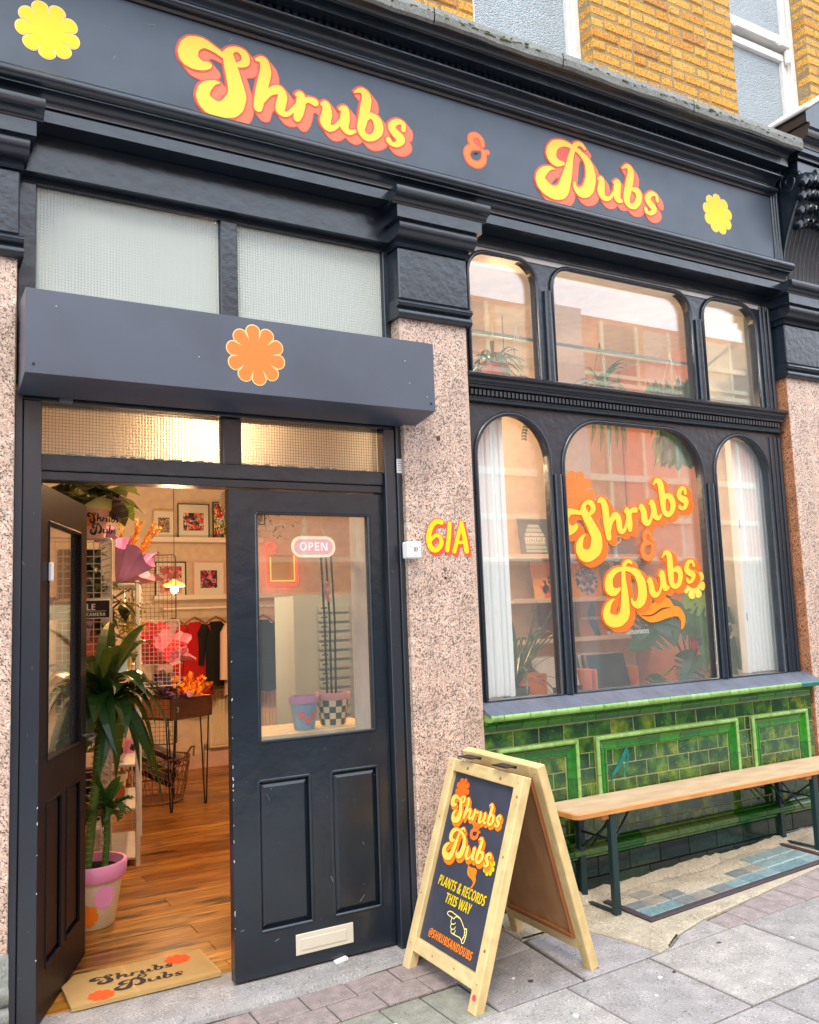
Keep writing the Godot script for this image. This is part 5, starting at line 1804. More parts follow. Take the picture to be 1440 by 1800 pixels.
func a_board() -> void:
	var t := thing("a_board", "pine framed chalkboard A-board lettered Plants & Records This Way", "A-board")
	# the written face: local x along the board (towards the street), y up its slope
	var foot := Vector3(1.868, gy(1.87, 0.45) + 0.014, 0.17)
	var up := (Vector3(2.135, 0.958, 0.17) - Vector3(1.868, 0.128, 0.17)).normalized()
	var xx := Vector3(0, -0.02, 1).normalized()
	var nn := xx.cross(up).normalized()
	up = nn.cross(xx)
	var f := Node3D.new()
	f.name = "front_frame"
	t.add_child(f)
	f.transform = Transform3D(Basis(xx, up, nn), foot)
	var L := 0.872
	var W_ := 0.545
	var sw := 0.052
	var d := 0.042
	frame_of(f, W_, L, sw, d)
	boxpart(f, "board", Vector3(sw, 0.13, -0.03), Vector3(W_ - sw, L - sw, -0.022), M.chalk, 0.0)
	var lz := -0.0212
	var bw := W_ - 2.0 * sw
	painted_flower(f, "flower", Vector3(0.128, 0.752, lz), 0.052, M.orange_deep, null, 9, 0.3)
	lettering(f, "word_shrubs", "shrubs", Vector3(0.255, 0.683, lz + 0.001), 0.335, 3.0, "yellow_soft", "orange_line", "orange", "orange_deep", 0.0007)
	lettering(f, "word_dubs", "dubs", Vector3(0.255, 0.545, lz + 0.001), 0.385, 3.0, "yellow_soft", "orange_line", "orange", "orange_deep", 0.0007)
	var am := Node3D.new()
	am.name = "ampersand"
	f.add_child(am)
	am.position = Vector3(0.285, 0.612, lz + 0.0035)
	am.scale = Vector3(0.42, 0.36, 1)
	part(am, "edge", W.amp_rim, M.orange_deep)
	part(am, "fill", W.amp, M.orange_soft, Vector3(0, 0, 0.0007))
	part(am, "line", W.amp_line, M.chalk, Vector3(0, 0, 0.0014))
	painted_flower(f, "flower", Vector3(0.418, 0.508, lz), 0.04, M.yellow_pure, null, 9, 0.1)
	var sw_ := MB.new()
	sw_.flat([swash()], 0.0)
	var so := part(f, "swash", sw_, M.orange, Vector3(0.315, 0.452, lz + 0.001), Vector3(0, 0, -34))
	so.scale = Vector3(0.24, 0.4, 1)
	for q in [["PLANTS & RECORDS", 0.272, 0.378, 0.034, "yellow_pure", 0.78], ["THIS WAY", 0.27, 0.325, 0.034, "yellow_pure", 0.85], ["@SHRUBSANDDUBS", 0.272, 0.172, 0.028, "orange", 0.88]]:
		var tx := part(f, "writing", text(q[0], q[3], 0.001), M[q[4]], Vector3(q[1], q[2], lz + 0.0015))
		tx.transform = Transform3D(Basis(Vector3(q[5], 0, 0), Vector3(0.22, 1.15, 0), Vector3(0, 0, 1)), Vector3(q[1], q[2], lz + 0.0015))
	# pointing hand in a pale outline
	var hand := strokes([
		[-0.085, 0.045, 0.0028, -0.06, 0.052, 0.0028, -0.02, 0.042, 0.0028, 0.02, 0.03, 0.0028, 0.05, 0.0, 0.0028, 0.068, -0.022, 0.0028],
		[-0.085, 0.045, 0.0026, -0.088, 0.034, 0.0026, -0.07, 0.026, 0.0026, -0.045, 0.022, 0.0026],
		[-0.045, 0.022, 0.0024, -0.028, 0.018, 0.0024, -0.02, 0.03, 0.0024, -0.005, 0.034, 0.0024, 0.01, 0.03, 0.0024],
		[-0.045, 0.022, 0.0025, -0.05, 0.0, 0.0025, -0.04, -0.012, 0.0025, -0.022, -0.01, 0.0025, -0.012, 0.0, 0.0022],
		[-0.044, -0.012, 0.0025, -0.046, -0.03, 0.0025, -0.034, -0.04, 0.0025, -0.016, -0.036, 0.0025, -0.008, -0.022, 0.0022],
		[-0.038, -0.04, 0.0025, -0.036, -0.056, 0.0025, -0.022, -0.062, 0.0025, -0.008, -0.054, 0.0025, -0.004, -0.04, 0.0022],
		[-0.008, 0.01, 0.002, 0.0, -0.01, 0.002, 0.012, -0.024, 0.002, 0.024, -0.03, 0.002],
		[-0.022, -0.062, 0.0028, 0.01, -0.066, 0.0028, 0.042, -0.07, 0.0028, 0.056, -0.082, 0.0028],
		[0.068, -0.022, 0.0028, 0.074, -0.012, 0.0028, 0.082, -0.016, 0.0028, 0.084, -0.05, 0.0028, 0.074, -0.088, 0.0028, 0.06, -0.092, 0.0028, 0.056, -0.082, 0.0028, 0.07, -0.05, 0.0028, 0.068, -0.022, 0.0028],
		[0.07, -0.035, 0.0014, 0.082, -0.028, 0.0014], [0.07, -0.05, 0.0014, 0.082, -0.044, 0.0014], [0.068, -0.064, 0.0014, 0.08, -0.058, 0.0014], [0.064, -0.076, 0.0014, 0.077, -0.072, 0.0014]], 0.0, 4)
	var ho := part(f, "pointing_hand", shape_mesh(hand), M.cream_line, Vector3(0.29, 0.255, lz + 0.001), Vector3(0, 0, 6))
	ho.scale = Vector3(0.86, 0.68, 1)
	# rear frame with its bare plywood inside
	var b := Node3D.new()
	b.name = "rear_frame"
	t.add_child(b)
	var bf := Vector3(2.452, gy(2.44, 0.45) + 0.014, 0.15)
	var bup := (Vector3(2.205, 0.968, 0.15) - Vector3(2.435, 0.155, 0.15)).normalized()
	var bn := xx.cross(bup).normalized()
	bup = bn.cross(xx)
	b.transform = Transform3D(Basis(xx, bup, bn), bf)
	frame_of(b, W_, 0.862, sw, d)
	boxpart(b, "board", Vector3(sw - 0.004, 0.13, -0.006), Vector3(W_ - sw + 0.004, 0.815, 0.002), M.ply, 0.0)
	boxpart(b, "batten", Vector3(sw, 0.1305, 0.0022), Vector3(W_ - sw, 0.15, 0.016), M.ply_edge, 0.002)
	boxpart(b, "batten", Vector3(W_ - sw - 0.014, 0.1505, 0.0022), Vector3(W_ - sw, 0.81, 0.014), M.ply_edge, 0.002)
	for q in [[0.02, 0.3], [0.03, 0.62], [0.525, 0.22], [0.52, 0.56], [0.528, 0.79], [0.2, 0.1], [0.36, 0.105], [0.16, 0.845], [0.4, 0.84]]:
		var kn := MB.new()
		kn.tube([Vector3(q[0], q[1], -0.0004), Vector3(q[0], q[1], 0.0004)], 0.0055 + 0.002 * sin(q[1] * 40.0), 9)
		var ko := part(f, "knot", kn, M.ply_edge)
	# black strap hinges over the top
	for z in [0.17, 0.42]:
		var h := MB.new()
		h.bar(Vector3(2.138, 0.984 - 0.02 * z, 0.17 + z - 0.04), Vector3(2.138, 0.984 - 0.02 * z, 0.17 + z + 0.06), 0.055, 0.005, 0.001)
		part(t, "hinge", h, M.black)
		var kn := MB.new()
		kn.tube([Vector3(2.158, 0.981 - 0.02 * z, 0.17 + z - 0.04), Vector3(2.158, 0.981 - 0.02 * z, 0.17 + z + 0.06)], 0.006, 8)
		part(t, "hinge_pin", kn, M.black)
	var lbl := MB.new()
	lbl.tube([Vector3(0.52, 0.055, 0.0001), Vector3(0.52, 0.055, 0.0006)], 0.012, 12)
	part(f, "red_dot", lbl, M.tissue_red)

func frame_of(p: Node, w: float, l: float, sw: float, d: float) -> void:
	boxpart(p, "stile", Vector3(0, 0, -d), Vector3(sw - 0.0006, l, 0), M.pine, 0.003)
	boxpart(p, "stile", Vector3(w - sw + 0.0006, 0, -d), Vector3(w, l, 0), M.pine2, 0.003)
	boxpart(p, "top_rail", Vector3(sw, l - sw, -d), Vector3(w - sw, l, -0.0006), M.pine2, 0.003)
	boxpart(p, "bottom_rail", Vector3(sw, 0.075, -d), Vector3(w - sw, 0.13, -0.0006), M.pine, 0.003)
	for q in [[sw * 0.5, 0.1], [w - sw * 0.5, 0.1], [sw * 0.5, l - 0.03], [w - sw * 0.5, l - 0.03]]:
		var s := MB.new()
		s.tube([Vector3(q[0], q[1], -0.0005), Vector3(q[0], q[1], 0.0006)], 0.003, 7)
		part(p, "screw", s, M.ply_edge)

func bench() -> void:
	var t := thing("bench", "folding beer garden bench with worn timber seat and dark green steel legs before the tiles", "bench")
	var x0 := 2.70
	var x1 := 4.86
	var z0 := 0.078
	var z1 := 0.356
	var y := 0.66
	var top := MB.new()
	var pl := rounded(x0, z0, x1, z1, 0.035, 0.035, 5)
	top.ua = 0
	var inner: PackedVector2Array = Geometry2D.offset_polygon(pl, -0.005, Geometry2D.JOIN_ROUND)[0]
	var ix := Geometry2D.triangulate_polygon(inner)
	for k in range(0, ix.size(), 3):
		top.tri(Vector3(inner[ix[k]].x, y, inner[ix[k]].y), Vector3(inner[ix[k + 1]].x, y, inner[ix[k + 1]].y), Vector3(inner[ix[k + 2]].x, y, inner[ix[k + 2]].y), Vector3.UP)
	part(t, "seat", top, M.bench_top)
	var ed := MB.new()
	ed.ua = 0
	var rl := pl.size()
	for k in rl:
		var a := pl[k]
		var b := pl[(k + 1) % rl]
		var dd := b - a
		var n := Vector3(dd.y, 0, -dd.x).normalized()
		ed.quad(Vector3(a.x, y - 0.006, a.y), Vector3(b.x, y - 0.006, b.y), Vector3(b.x, y - 0.026, b.y), Vector3(a.x, y - 0.026, a.y), n)
		var a2: Vector2 = Geometry2D.get_closest_point_to_segment(a, inner[0], inner[0])
		var da := 1e9
		var db := 1e9
		var b2 := b
		for q in inner:
			if q.distance_to(a) < da:
				da = q.distance_to(a); a2 = q
			if q.distance_to(b) < db:
				db = q.distance_to(b); b2 = q
		ed.quad(Vector3(a.x, y - 0.006, a.y), Vector3(b.x, y - 0.006, b.y), Vector3(b2.x, y, b2.y), Vector3(a2.x, y, a2.y), (n + Vector3.UP * 1.5).normalized())
	var ix2 := Geometry2D.triangulate_polygon(pl)
	for k in range(0, ix2.size(), 3):
		ed.tri(Vector3(pl[ix2[k]].x, y - 0.026, pl[ix2[k]].y), Vector3(pl[ix2[k + 1]].x, y - 0.026, pl[ix2[k + 1]].y), Vector3(pl[ix2[k + 2]].x, y - 0.026, pl[ix2[k + 2]].y), Vector3.DOWN)
	part(t, "seat_edge", ed, M.bench_edge)
	for x in [2.93, 4.42]:
		var zc := 0.215
		boxpart(t, "cross_batten", Vector3(x - 0.06, y - 0.052, z0 + 0.03), Vector3(x - 0.01, y - 0.0265, z1 - 0.02), M.bench_edge, 0.003)
		for z in [zc - 0.115, zc + 0.115]:
			boxpart(t, "leg", Vector3(x - 0.018, gy(x, z) + 0.0165, z - 0.016), Vector3(x + 0.018, y - 0.0265, z + 0.016), M.green_steel, 0.003)
		var fb := gy(x, zc) + 0.022
		boxpart(t, "foot_bar", Vector3(x - 0.014, fb, zc - 0.0985), Vector3(x + 0.014, fb + 0.006, zc + 0.0985), M.green_steel, 0.002)
		var s := -1.0 if x > 3.5 else 1.0
		for z in [zc - 0.06, zc + 0.06]:
			var m := MB.new()
			m.bar(Vector3(x + 0.02 * s, y - 0.22, z), Vector3(x + 0.2 * s, y - 0.03, z * 0.7 + zc * 0.3), 0.012, 0.006, 0.001)
			part(t, "brace", m, M.green_steel)
		for q in [[-0.0985, 0.0985, 0.15, 0.15], [-0.0985, 0.0985, 0.22, 0.08]]:
			var m := MB.new()
			m.tube([Vector3(x, y - q[2], zc + q[0]), Vector3(x, y - q[3], zc + q[1])], 0.006, 6)
			part(t, "tie_rod", m, M.green_steel)
	part(t, "catch", bx(Vector3(0.09, 0.012, 0.02), 0.002), M.walnut, Vector3(3.9, y - 0.033, z1 - 0.02))

func doormat() -> void:
	var t := thing("doormat", "coir doormat with faded black shop name and two red flowers inside the doorway", "doormat", "", Vector3(0.0, 0.152, 0.0))
	var poly := PackedVector2Array([Vector2(0.60, 0.125), Vector2(1.185, 0.125), Vector2(1.185, 0.44), Vector2(0.665, 0.46), Vector2(0.60, 0.36)])
	var m := MB.new()
	m.prism(poly, 0.0, 0.014)
	part(t, "pile", m, M.coir, Vector3.ZERO, Vector3(-90, 0, 0))
	for q in [["shrubs", 0.875, 0.335, 0.30], ["dubs", 0.915, 0.235, 0.31]]:
		var o := part(t, "printed_word", W[q[0]], M.mat_black, Vector3(q[1], 0.0152, -q[2]), Vector3(-90, 0, 0))
		o.scale = Vector3(q[3], q[3] * 0.86, 1)
	var o2 := part(t, "ampersand", W.amp, M.mat_black, Vector3(0.9, 0.0152, -0.285), Vector3(-90, 0, 0))
	o2.scale = Vector3(0.3, 0.24, 1)
	painted_flower(t, "red_flower", Vector3(1.07, 0.0152, -0.375), 0.055, M.mat_red, null, 8, 0.2, Vector3(-90, 0, 0), 0.3)
	painted_flower(t, "red_flower", Vector3(0.72, 0.0152, -0.185), 0.052, M.mat_red, null, 8, 0.5, Vector3(-90, 0, 0), 0.3)
# ------------------------------------------------------------------ things in the room
func art_texture(sd: int, cols: Array, freq := 0.03, n := 96) -> ImageTexture:
	var key := "art%d" % sd
	if cache.has(key): return cache[key]
	var a := gray(cells(sd, freq), n, n, false)
	var b := gray(noise(sd + 1, freq * 0.8, 3), n, n, false)
	cache[key] = tex(n, n, func(x, y):
		var k: int = y * n + x
		var q: int = int(a[k] / 256.0 * cols.size() + (b[k] / 255.0) * 2.0) % cols.size()
		if absi(b[k] - 128) < 7: return Color8(30, 22, 26)
		return cols[q])
	return cache[key]

func print_mat(sd: int, cols: Array, freq := 0.03, rough := 0.5) -> StandardMaterial3D:
	var m := StandardMaterial3D.new()
	m.resource_name = "print%d" % sd
	m.albedo_texture = art_texture(sd, cols, freq)
	m.roughness = rough
	return m

func card(w: float, h: float) -> MB:
	# a flat print with its own 0..1 texture square
	var m := MB.new()
	m.quad4([Vector3(-w / 2, 0, 0), Vector3(w / 2, 0, 0), Vector3(w / 2, h, 0), Vector3(-w / 2, h, 0)], [Vector3.BACK, Vector3.BACK, Vector3.BACK, Vector3.BACK], [Vector2(0, 1), Vector2(1, 1), Vector2(1, 0), Vector2(0, 0)])
	return m

func framed_print(at: Vector3, w: float, h: float, frame_m: Material, art: Material, aw: float, ah: float, label: String, dy := 0.0) -> void:
	var t := thing("framed_print", label, "framed print", "framed prints on the back wall shelves", at)
	var f := 0.011
	for q in [[-w / 2, 0, -w / 2 + f, h], [w / 2 - f, 0, w / 2, h]]: boxpart(t, "frame_side", Vector3(q[0], q[1], 0), Vector3(q[2], q[3], 0.018), frame_m, 0.001)
	for y in [0.0, h - f]: boxpart(t, "frame_side", Vector3(-w / 2 + f, y, 0), Vector3(w / 2 - f, y + f, 0.0175), frame_m, 0.001)
	boxpart(t, "mount", Vector3(-w / 2 + f, f, 0), Vector3(w / 2 - f, h - f, 0.006), M.sleeve_white, 0.0)
	part(t, "picture", card(aw, ah), art, Vector3(0, (h - ah) * 0.5 + dy, 0.0068))

func flower_pot(t: Node, r: float, h: float, body: Material, rim: Material, rim_h := 0.25) -> void:
	var m := MB.new()
	m.lathe(V2([0.001, 0.0, r * 0.66, 0.0, r * 0.7, 0.008, r * 0.9, h * (1.0 - rim_h)]), 32)
	part(t, "pot_body", m, body)
	var q := MB.new()
	q.lathe(V2([r * 0.9, h * (1.0 - rim_h), r * 0.97, h * (1.0 - rim_h), r, h * (1.0 - rim_h) + 0.01, r * 1.03, h - 0.004, r * 1.01, h, r * 0.93, h, r * 0.92, h - 0.01, r * 0.88, h * 0.84]), 32)
	part(t, "rim", q, rim)
	var s := MB.new()
	s.lathe(V2([r * 0.885, h * 0.86, r * 0.5, h * 0.875, 0.001, h * 0.88]), 20)
	part(t, "soil", s, M.soil)

func wrap_flower(t: Node, nm: String, r0: float, y0: float, slope: float, ang: float, size: float, m: Material, petals := 6, slit := 0.3) -> void:
	# paint that follows the side of a pot; slope is the change of radius with height
	var f := flower(Vector2.ZERO, size, petals, 0.3, slit)
	var b := MB.new()
	var c := Vector2.ZERO
	for k in f.size():
		for ring in 4:
			var P := []
			for q in [f[k] * (ring / 4.0), f[k] * ((ring + 1) / 4.0), f[(k + 1) % f.size()] * ((ring + 1) / 4.0), f[(k + 1) % f.size()] * (ring / 4.0)]:
				var rr: float = r0 + slope * q.y + 0.0016
				var a: float = ang - q.x / rr
				P.append(Vector3(cos(a) * rr, y0 + q.y, sin(a) * rr))
			b.quad(P[0], P[1], P[2], P[3], Vector3(cos(ang), 0, sin(ang)))
	part(t, nm, b, m)

func rosette(n: int, len_: float, wid: float, r: RandomNumberGenerator, lift := 0.5, droop := 0.7, c := Vector3.ZERO, a0 := 0.0, a1 := TAU) -> MB:
	# long arching leaves from one crown
	var m := MB.new()
	for k in n:
		var a := lerpf(a0, a1, (k + r.randf_range(-0.35, 0.35)) / n)
		var d := Vector3(cos(a), 0, sin(a))
		var l := len_ * r.randf_range(0.7, 1.1)
		var up := lift * r.randf_range(0.4, 1.3)
		var dr := droop * r.randf_range(0.55, 1.35)
		var tw := r.randf_range(-0.5, 0.5)
		var pts := []
		var w := []
		for j in 9:
			var t := j / 8.0
			pts.append(c + d.rotated(Vector3.UP, tw * t * t) * l * (t * (1.0 - 0.22 * t)) + Vector3(0, l * (up * t - dr * t * t), 0))
			w.append(wid * sin(PI * clampf(0.12 + 0.88 * t, 0, 1)) * r.randf_range(0.92, 1.05))
		w[8] = 0.0
		m.blade(pts, w, Vector3.UP.cross(d), 0.35)
	return m

func cane(a: Vector3, b: Vector3, r: float) -> Array:
	var m := MB.new()
	m.tube([a, a.lerp(b, 0.5) + Vector3(0.006, 0, 0.004), b], [r, r * 0.93, r * 0.88], 9)
	var g := MB.new()
	var n := int(a.distance_to(b) / 0.028)
	for k in n:
		var p := a.lerp(b, (k + 0.5) / n)
		g.tube([p - Vector3(0, 0.0016, 0), p + Vector3(0, 0.0016, 0)], r * 1.05, 9)
	return [m, g]

func wire_grid(t: Node, w: float, h: float, step: float, m: Material, wire := 0.0016, edge := 0.004) -> void:
	# local: x across, y up
	var f := MB.new()
	f.tube(loop3(rounded(0, 0, w, h, 0.02, 0.02, 3), 0.0), edge, 6, true)
	part(t, "edge_rod", f, m)
	var b := MB.new()
	var x := step
	while x < w - 0.005:
		b.box(Vector3(x, h * 0.5, 0.0), Vector3(wire * 2, h, wire * 2)); x += step
	var y := step
	while y < h - 0.005:
		b.box(Vector3(w * 0.5, y, 0.003), Vector3(w, wire * 2, wire * 2)); y += step
	stuff(part(t, "wires", b, m))

func crumple(c: Vector3, s: Vector3, sd: int, n := 5) -> MB:
	# tissue paper: a ball of folded facets
	var m := MB.new()
	var f := noise(sd, 1.4, 2)
	var seg := 4 * n
	for i in 2 * n:
		for j in seg:
			var P := []
			for e in [[i, j], [i + 1, j], [i + 1, j + 1], [i, j + 1]]:
				var th: float = PI * e[0] / (2.0 * n)
				var ph: float = TAU * (e[1] % seg) / seg
				var d := Vector3(sin(th) * cos(ph), cos(th), sin(th) * sin(ph))
				var k := 0.78 + 0.5 * f.get_noise_3d(d.x * 1.6 + sd, d.y * 1.6, d.z * 1.6)
				P.append(c + d * s * k)
			var nn: Vector3 = (P[1] - P[0]).cross(P[3] - P[0])
			if nn.length() < 1e-9: nn = (P[2] - P[1]).cross(P[3] - P[1])
			if nn.dot(P[0] + P[2] - 2.0 * c) < 0: nn = -nn
			nn = nn.normalized()
			m.tri(P[0], P[1], P[2], nn); m.tri(P[0], P[2], P[3], nn)
	return m

func gathered(c: Vector3, dir: Vector3, len_: float, rad: float, sd: int) -> MB:
	# a sheet of tissue gathered at the foot and fanned out into ruffles
	var m := MB.new()
	var z := dir.normalized()
	var x := z.cross(Vector3.UP if absf(z.y) < 0.9 else Vector3.RIGHT).normalized()
	var y := z.cross(x)
	var prev := []
	var seg := 44
	for i in 8:
		var t := i / 7.0
		var cur := []
		for k in seg:
			var a := TAU * k / seg
			var ruf := 1.0 + 0.22 * t * sin(a * 5.0 + sd) + 0.12 * t * sin(a * 11.0 + sd * 2.0 + t * 2.0)
			var rr := (0.012 + rad * pow(t, 0.8)) * ruf
			cur.append(c + z * len_ * t * (1.0 + 0.16 * sin(a * 3.0 + sd)) + (x * cos(a) + y * sin(a)) * rr)
		if i > 0:
			for k in seg:
				var k2 := (k + 1) % seg
				var nn: Vector3 = (cur[k2] - cur[k]).cross(cur[k] - prev[k]).normalized()
				m.quad(prev[k], prev[k2], cur[k2], cur[k], nn)
		prev = cur
	return m

func plume(m: MB, base: Vector3, dir: Vector3, len_: float, rad: float, r: RandomNumberGenerator, n := 46) -> void:
	# a feathery head: fine barbs along a stalk
	m.tube([base, base + dir * len_], 0.0022, 4)
	for k in n:
		var t := r.randf_range(0.25, 1.0)
		var p := base + dir * len_ * t
		var o := Vector3(r.randf_range(-1, 1), r.randf_range(-0.4, 1), r.randf_range(-1, 1)).normalized()
		var q := p + (o * 0.8 + dir * 0.7).normalized() * rad * (1.15 - 0.6 * t)
		m.blade([p, p.lerp(q, 0.5), q], [0.003, 0.008, 0.0], dir.cross(o).normalized())

func garment(x: float, z: float, m: Material, w: float, l: float, label: String, nm: String, cat: String, sl := 0.22, yt := 1.6) -> void:
	# hangs from the rail, seen from its front and side
	var t := thing(nm, label, cat, "clothes on the rail", Vector3(x, yt, z), deg_to_rad(20))
	var b := MB.new()
	var rows := 9
	var prev := []
	var seg := 18
	for i in rows + 1:
		var v := float(i) / rows
		var y := -l * v
		var hw := lerpf(0.06, w, smoothstep(0.0, 0.16, v)) * (1.0 + 0.12 * v)
		var hd := lerpf(0.03, 0.055, smoothstep(0.0, 0.3, v)) * (1.0 + 0.25 * v)
		var ring := []
		for s in seg:
			var a := TAU * s / seg
			var fold := 1.0 + 0.1 * v * sin(a * 5.0 + x * 20.0)
			ring.append(Vector3(cos(a) * hw * fold, y + 0.015 * sin(a * 3.0) * v, sin(a) * hd * fold))
		if i > 0:
			for s in seg:
				var s2 := (s + 1) % seg
				var na: Vector3 = Vector3(ring[s].x / hw / hw, 0, ring[s].z / hd / hd).normalized()
				var nb: Vector3 = Vector3(ring[s2].x / hw / hw, 0, ring[s2].z / hd / hd).normalized()
				b.quad4([prev[s], prev[s2], ring[s2], ring[s]], [na, nb, nb, na])
		prev = ring
	part(t, "cloth", b, m)
	for sg in [-1.0, 1.0]:
		var s := MB.new()
		s.tube([Vector3(sg * (w - 0.035), -0.05, 0), Vector3(sg * (w + 0.02), -0.12, 0.01), Vector3(sg * (w + 0.045), -0.12 - sl, 0.015)], [0.05, 0.055, 0.045], 8)
		part(t, "sleeve", s, m)
	var h := thing("coat_hanger", "wooden hanger holding the %s" % label, "hanger", "hangers on the rail", Vector3(x, yt, z), deg_to_rad(20))
	var hb := MB.new()
	hb.tube([Vector3(-w + 0.02, -0.028, 0), Vector3(-0.05, 0.025, 0), Vector3(0, 0.045, 0), Vector3(0.05, 0.025, 0), Vector3(w - 0.02, -0.028, 0)], 0.011, 7)
	part(h, "bar", hb, M.ply_edge)
	var hk := MB.new()
	var pts := [Vector3(0, 0.05, 0), Vector3(0, 0.1, 0)]
	for k in 7: pts.append(Vector3(0.022 - 0.022 * cos(PI * k / 5.0), 0.115 + 0.026 * sin(PI * k / 5.0), 0))
	hk.tube(pts, 0.0025, 5)
	part(h, "hook", hk, M.steel)

func pendant(at: Vector3, top: float, r: float, e: float, label: String) -> void:
	var t := thing("pendant_lamp", label, "lamp", "pendant lamps", at)
	var s := MB.new()
	s.lathe(V2([r, 0.0, r * 0.92, 0.02, r * 0.5, r * 0.42, r * 0.18, r * 0.6, 0.02, r * 0.66]), 28)
	part(t, "lamp_shade", s, M.lamp_shade)
	var b := MB.new()
	b.lathe(V2([0.001, -0.045, 0.02, -0.04, 0.032, -0.018, 0.03, 0.005, 0.015, 0.03, 0.001, 0.034]), 16)
	part(t, "lamp_bulb", b, M.bulb, Vector3(0, -0.01, 0))
	var c := MB.new()
	c.tube([Vector3(0, r * 0.66, 0), Vector3(0, top - at.y, 0)], 0.003, 5)
	part(t, "cable", c, M.black)
	var l := OmniLight3D.new()
	l.name = "lamp_light"
	l.light_color = Color(1.0, 0.83, 0.62)
	l.light_energy = e
	l.light_size = 0.06
	l.omni_range = 9.0
	l.omni_attenuation = 2.0
	l.shadow_enabled = true
	t.add_child(l)
	l.position = Vector3(0, -0.075, 0)

func room_door_side() -> void:
	var r := RandomNumberGenerator.new()
	r.seed = 101
	pendant(Vector3(1.88, 1.885, -3.4), 3.62, 0.085, 0.6, "small glowing pendant lamp with cream shade hanging before the pink framed print")
	pendant(Vector3(1.7, 2.86, -1.85), 3.62, 0.17, 1.25, "large glowing pendant lamp behind the wired fanlights over the door")
	# ---- back wall: picture ledges, prints, rail, radiator
	for q in [[2.12, 3.3, 2.43, "upper"], [2.16, 4.4, 1.85, "lower"]]:
		var t := thing("picture_ledge", "%s cream picture ledge on the peach back wall" % q[3], "shelf", "picture ledges")
		boxpart(t, "board", Vector3(q[0], q[2] - 0.026, -5.298), Vector3(q[1], q[2], -5.19), M.shelf, 0.002)
		boxpart(t, "lip", Vector3(q[0], q[2] - 0.026, -5.1898), Vector3(q[1], q[2] + 0.022, -5.178), M.shelf, 0.002)
	var warm := [Color8(236, 202, 170), Color8(228, 150, 120), Color8(60, 40, 44), Color8(214, 84, 60)]
	framed_print(Vector3(2.28, 2.431, -5.27), 0.215, 0.298, M.pine, print_mat(201, [Color8(190, 150, 110), Color8(120, 80, 60), Color8(220, 190, 150), Color8(70, 50, 46)], 0.09), 0.115, 0.15, "small pine framed print on the upper ledge, leftmost")
	framed_print(Vector3(2.582, 2.431, -5.27), 0.33, 0.375, M.moss, print_mat(203, [Color8(220, 60, 50), Color8(240, 130, 60), Color8(40, 40, 60), Color8(236, 200, 190), Color8(40, 30, 34)], 0.05), 0.21, 0.18, "green framed colourful print on the upper ledge, second from left")
	framed_print(Vector3(2.9, 2.431, -5.27), 0.24, 0.4, M.black, print_mat(205, [Color8(220, 40, 60), Color8(20, 20, 30), Color8(240, 190, 60), Color8(60, 130, 120), Color8(240, 220, 210)], 0.08), 0.215, 0.37, "black framed busy red print on the upper ledge beside the door edge")
	framed_print(Vector3(2.345, 1.851, -5.27), 0.31, 0.36, M.black, print_mat(207, [Color8(226, 150, 140), Color8(236, 170, 156), Color8(214, 120, 112), Color8(190, 70, 70)], 0.03), 0.22, 0.27, "dark framed pink line print on the lower ledge behind the small lamp")
	framed_print(Vector3(2.735, 1.851, -5.27), 0.32, 0.36, M.blush, print_mat(209, [Color8(190, 20, 50), Color8(30, 24, 40), Color8(230, 120, 140), Color8(70, 60, 80)], 0.035), 0.175, 0.18, "blush framed red swirl print on the lower ledge above the black top")
	framed_print(Vector3(3.28, 2.6, -5.27), 0.14, 0.18, M.black, print_mat(211, warm, 0.1), 0.1, 0.13, "small black framed print high on the wall beside the neon sign")
	var dk := thing("mirror_ball", "mirror ball hanging at the top of the doorway view before the back wall", "mirror ball", "", Vector3(2.78, 2.78, -4.7))
	var db := MB.new()
	for i in 14:
		for j in 26:
			var th := PI * (i + 0.5) / 14.0
			var ph := TAU * (j + 0.5) / 26.0
			var n := Vector3(sin(th) * cos(ph), cos(th), sin(th) * sin(ph))
			var s := 0.019 * maxf(0.3, sin(th))
			db.box(n * 0.1, Vector3(s, 0.019, 0.004), 0.0, Basis.looking_at(-n, Vector3.UP if absf(n.y) < 0.98 else Vector3.RIGHT))
	stuff(part(dk, "facets", db, M.chrome))
	var dc := MB.new()
	dc.tube([Vector3(0, 0.1, 0), Vector3(0, 0.72, 0)], 0.002, 4)
	part(dk, "cord", dc, M.black)
	var rail := thing("clothes_rail", "pale clothes rail fixed under the lower ledge on the back wall", "rail")
	var rm := MB.new()
	rm.tube([Vector3(2.2, 1.735, -4.98), Vector3(3.7, 1.735, -4.98)], 0.012, 8)
	part(rail, "bar", rm, M.shelf)
	for x in [2.25, 3.0, 3.65]: boxpart(rail, "bracket", Vector3(x - 0.008, 1.72, -5.298), Vector3(x + 0.008, 1.75, -4.992), M.shelf, 0.002)
	garment(2.3, -5.02, M.cloth_print, 0.17, 0.46, "pink patterned top at the left of the rail", "patterned_top", "top", 0.16)
	garment(2.5, -4.97, M.cloth_red, 0.165, 0.72, "plain red sweatshirt dress in the middle of the rail", "red_dress", "dress", 0.5)
	garment(2.73, -5.03, M.cloth_black, 0.17, 0.62, "plain black top right of the red dress", "black_top", "top", 0.3)
	garment(2.95, -4.97, M.cloth_cream, 0.16, 0.72, "cream skirt-length top beside the door edge on the rail", "cream_top", "top", 0.45)
	garment(3.2, -4.96, M.cloth_denim, 0.16, 0.7, "dark denim jacket on the rail seen through the door glass", "denim_jacket", "jacket", 0.5)
	var rad := thing("radiator", "cream ribbed panel radiator on the back wall beside the table", "radiator")
